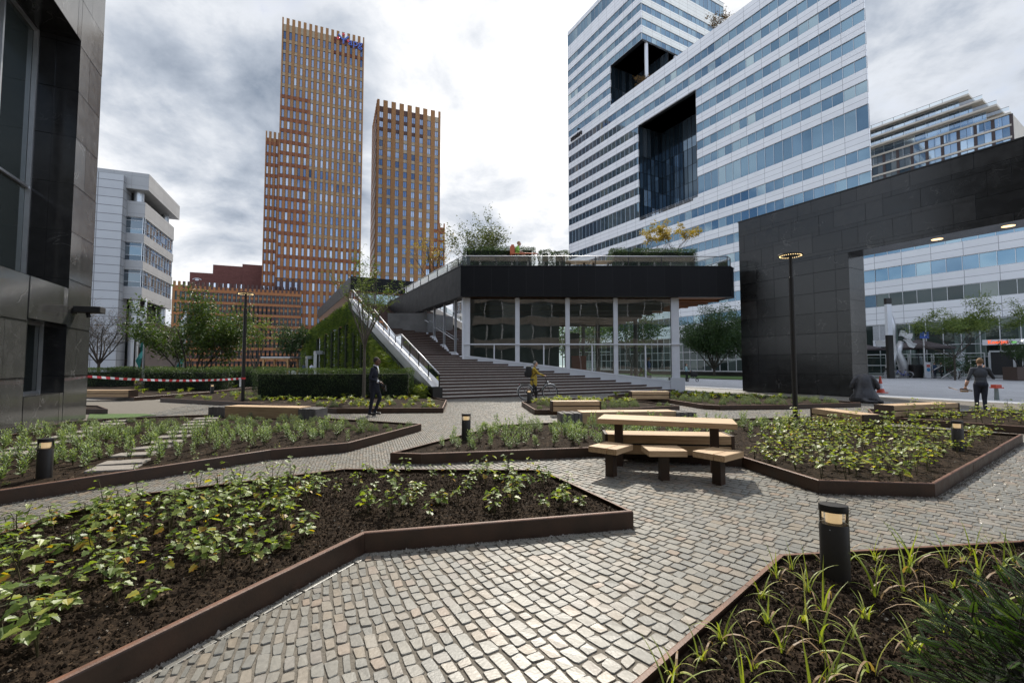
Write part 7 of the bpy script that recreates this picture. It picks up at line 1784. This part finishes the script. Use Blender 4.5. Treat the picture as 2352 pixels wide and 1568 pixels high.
# gardener on the roof with a leaf blower
J = dict(STAND); J.update(hip=(-.02,0,.92), chest=(.04,0,1.25), neck=(.09,0,1.45), head=(.14,0,1.60), lsho=(.06,.18,1.38), rsho=(.06,-.18,1.38), relb=(.10,-.27,1.12), rwri=(.34,-.22,1.05), rhan=(.44,-.2,1.03), rcurl=.7, lelb=(.12,.25,1.12), lwri=(.35,.18,1.02), lhan=(.44,.16,1.0))
lime = cloth('lime_shirt', (.28,.50,.08))
person('gardener in a lime green shirt carrying a blower on the pavilion roof', (.28,27.7,FZ1-.1), R(0), J, [sk_pale, lime, mat('work_trousers', (.05,.055,.05), .9), leather], .016, mat('sandy_hair', (.30,.2,.11), .9), short=True, scale=1.12)
lbw = thing('leaf_blower', 'orange backpack leaf blower worn by the gardener on the roof', 'leaf blower', (.28,27.7,FZ1-.1)); lbw.scale = (1.12,)*3
b = MB(); b.bbox(-.36,-.10,-.17,.17,.95,1.45,.06); b.bbox(-.30,-.14,-.14,.14,1.45,1.52,.02); b.build('blower_pack', mat('blower_orange', (.55,.13,.05), .45), lbw)
b = MB(); b.tube([(-.2,-.2,1.0),(.2,-.26,.98),(.6,-.2,1.02),(.8,-.18,1.01),(1.15,-.18,1.0)], [.035,.035,.032,.035,.03], 10); b.build('blower_tube', bpy.data.materials['blower_orange'], lbw, True)
# mother with a pushchair
J = dict(STAND); J.update(relb=(.10,-.23,1.14), rwri=(.32,-.17,1.02), rhan=(.42,-.15,1.0), lelb=(.10,.23,1.14), lwri=(.32,.17,1.02), lhan=(.42,.15,1.0), rcurl=.7, lcurl=.7, lknee=(.12,.09,.5), lank=(.10,.09,.09), ltoe=(.26,.1,.035))
pw = G(1581, 875.7, 0)
person('woman in a pale blue jacket pushing a stroller beyond the pavilion corner', (pw.x-.2,pw.y,0), R(-20), J, [sk_pale, cloth('pale_blue_jacket', (.30,.45,.47)), mat('black_leggings', (.015,.015,.017), .9), leather], .02, mat('dark_brown_hair', (.035,.022,.015), .8), female=True, scale=.95)
stl = thing('stroller', 'black stroller with three wheels pushed by the woman in pale blue', 'stroller', (pw.x+.35,pw.y-.15,0), R(-20))
b = MB(); b.tube([(-.35,0,1.0),(-.1,0,.75),(.35,0,.16)], .02, 6); b.tube([(-.40,-.25,1.02),(-.35,0,1.0),(-.40,.25,1.02)], .018, 6); b.tube([(.1,0,.45),(-.5,-.25,.17)], .018, 6); b.tube([(.1,0,.45),(-.5,.25,.17)], .018, 6); b.build('frame', M_['steel'], stl, True)
b = MB(); b.bbox(-.2,.42,-.2,.2,.42,.80,.08); b.ball((-.12,0,.82),(.24,.21,.22)); b.build('seat_and_hood', M_['black'], stl, 'auto')
for x, y, r in ((-.5,-.27,.17),(-.5,.27,.17),(.4,0,.13)):
    b = MB(); b.tube([(x+r*math.cos(a),y,r+r*math.sin(a)*.92) for a in np.linspace(0,6.283,20)], .025, 6, cap=False); b.tube([(x,y-.03,r),(x,y+.03,r)], .03, 6); b.build('wheel', M_['black'], stl, True)
# small far-off people
def far(label, loc, rz, top, trs, hair=(.05,.035,.025), **k): 
    n = label.split()[0]+str(len(bpy.data.materials)); return person(label, loc, rz, STAND, [sk_pale, cloth('jacket_cloth'+n, top), mat('trouser_cloth'+n, trs, .9), leather], .026, mat('hair'+n, hair, .9), **k)
def pl_(u, Y): p = P(u, 838, Y); return (p.x, p.y, 0)
far('man in a brown jacket walking away at the left end of the green wall', pl_(683,66), R(100), (.05,.04,.03), (.02,.02,.022))
far('man in a blue-grey shirt walking away along the green wall', pl_(698,66.5), R(95), (.13,.16,.22), (.02,.022,.03))
far('man in a white T-shirt walking away beside the door portal', pl_(716,56), R(95), (.55,.58,.64), (.09,.07,.05))
far('man in a blue jacket standing by the parking sign', pl_(2147,53.2), R(100), (.04,.07,.13), (.02,.025,.04), scale=1.05)
far('man in a dark suit talking beside the man in the blue jacket', pl_(2162,54), R(170), (.025,.025,.03), (.02,.02,.022), scale=1.05)
# two crouching gardeners inside the pavilion
JC = dict(STAND); JC.update(hip=(-.15,0,.55), chest=(.18,0,.80), neck=(.36,0,.90), head=(.48,0,.96), lsho=(.26,.17,.90), rsho=(.26,-.17,.90), lelb=(.42,.22,.66), relb=(.42,-.22,.66), lwri=(.52,.16,.44), rwri=(.52,-.16,.44), lhan=(.56,.14,.35), rhan=(.56,-.14,.35), lknee=(.20,.13,.48), rknee=(.20,-.13,.48), lank=(-.05,.12,.09), rank=(-.05,-.12,.09), ltoe=(.12,.13,.035), rtoe=(.12,-.13,.035))
person('worker in a lime shirt bending down behind the right glass bay', (8.5,28.8,.3), R(200), JC, [sk_pale, lime, bpy.data.materials['work_trousers'], leather], .02, mat('worker_hair_dark', (.06,.04,.03), .9), short=True)
person('man in a blue shirt standing inside at the right corner of the pavilion', (9.0,30.2,.3), R(160), STAND, [sk_pale, cloth('blue_work_shirt', (.10,.14,.30)), bpy.data.materials['work_trousers'], leather], .02, mat('worker_hair_fair', (.25,.15,.08), .9))
# ---- dog statue seen from behind
ds = thing('dog_statue', 'dark bronze statue of a slumped sitting dog with long drooping ears, seen from behind', 'statue', (14.55,18.95,0), R(58)); ds.scale = (.9,.95,1.0)
mb = MB()
mb.lathe([(.001,.0),(.38,.0),(.46,.08),(.48,.20),(.44,.34),(.38,.48),(.335,.60),(.31,.72),(.285,.86),(.245,.98),(.185,1.09),(.11,1.16),(.001,1.19)], 28, sx=.86, sy=1.0, c=(0,0,0))
for k, (z, r) in enumerate(((1.0,.15),(.96,.14),(.90,.11),(.84,.09))): mb.ball((.16+.13*k,0,z), (r,r*.9,r), n=16)
for s in (1,-1):
    pts = [(.04,.08*s,1.15),(.03,.20*s,1.10),(.0,.33*s,.96),(-.01,.41*s,.78),(.0,.45*s,.62),(.03,.45*s,.54)]
    mb.tube(pts, [.05,.075,.09,.105,.10,.05], 14)
    capsule(mb, (.26,.24*s,.62), (.50,.26*s,.08), .12, .09); capsule(mb, (.50,.26*s,.07), (.66,.28*s,.06), .085, .075); capsule(mb, (.0,.32*s,.20), (.46,.44*s,.10), .19, .11)
capsule(mb, (-.34,.06,.12), (-.50,-.02,.08), .10, .08); capsule(mb, (-.50,-.02,.08), (-.52,-.34,.07), .08, .05)
capsule(mb, (-.12,-.38,.10), (-.28,-.54,.07), .12, .08)
remesh(mb, 'body', .018, [mat('dark_bronze', (.055,.055,.06), .42, .5, var=.3, scale=5, bump=.5, bscale=26, rvar=.12)], lambda p: 0, 12, ds)
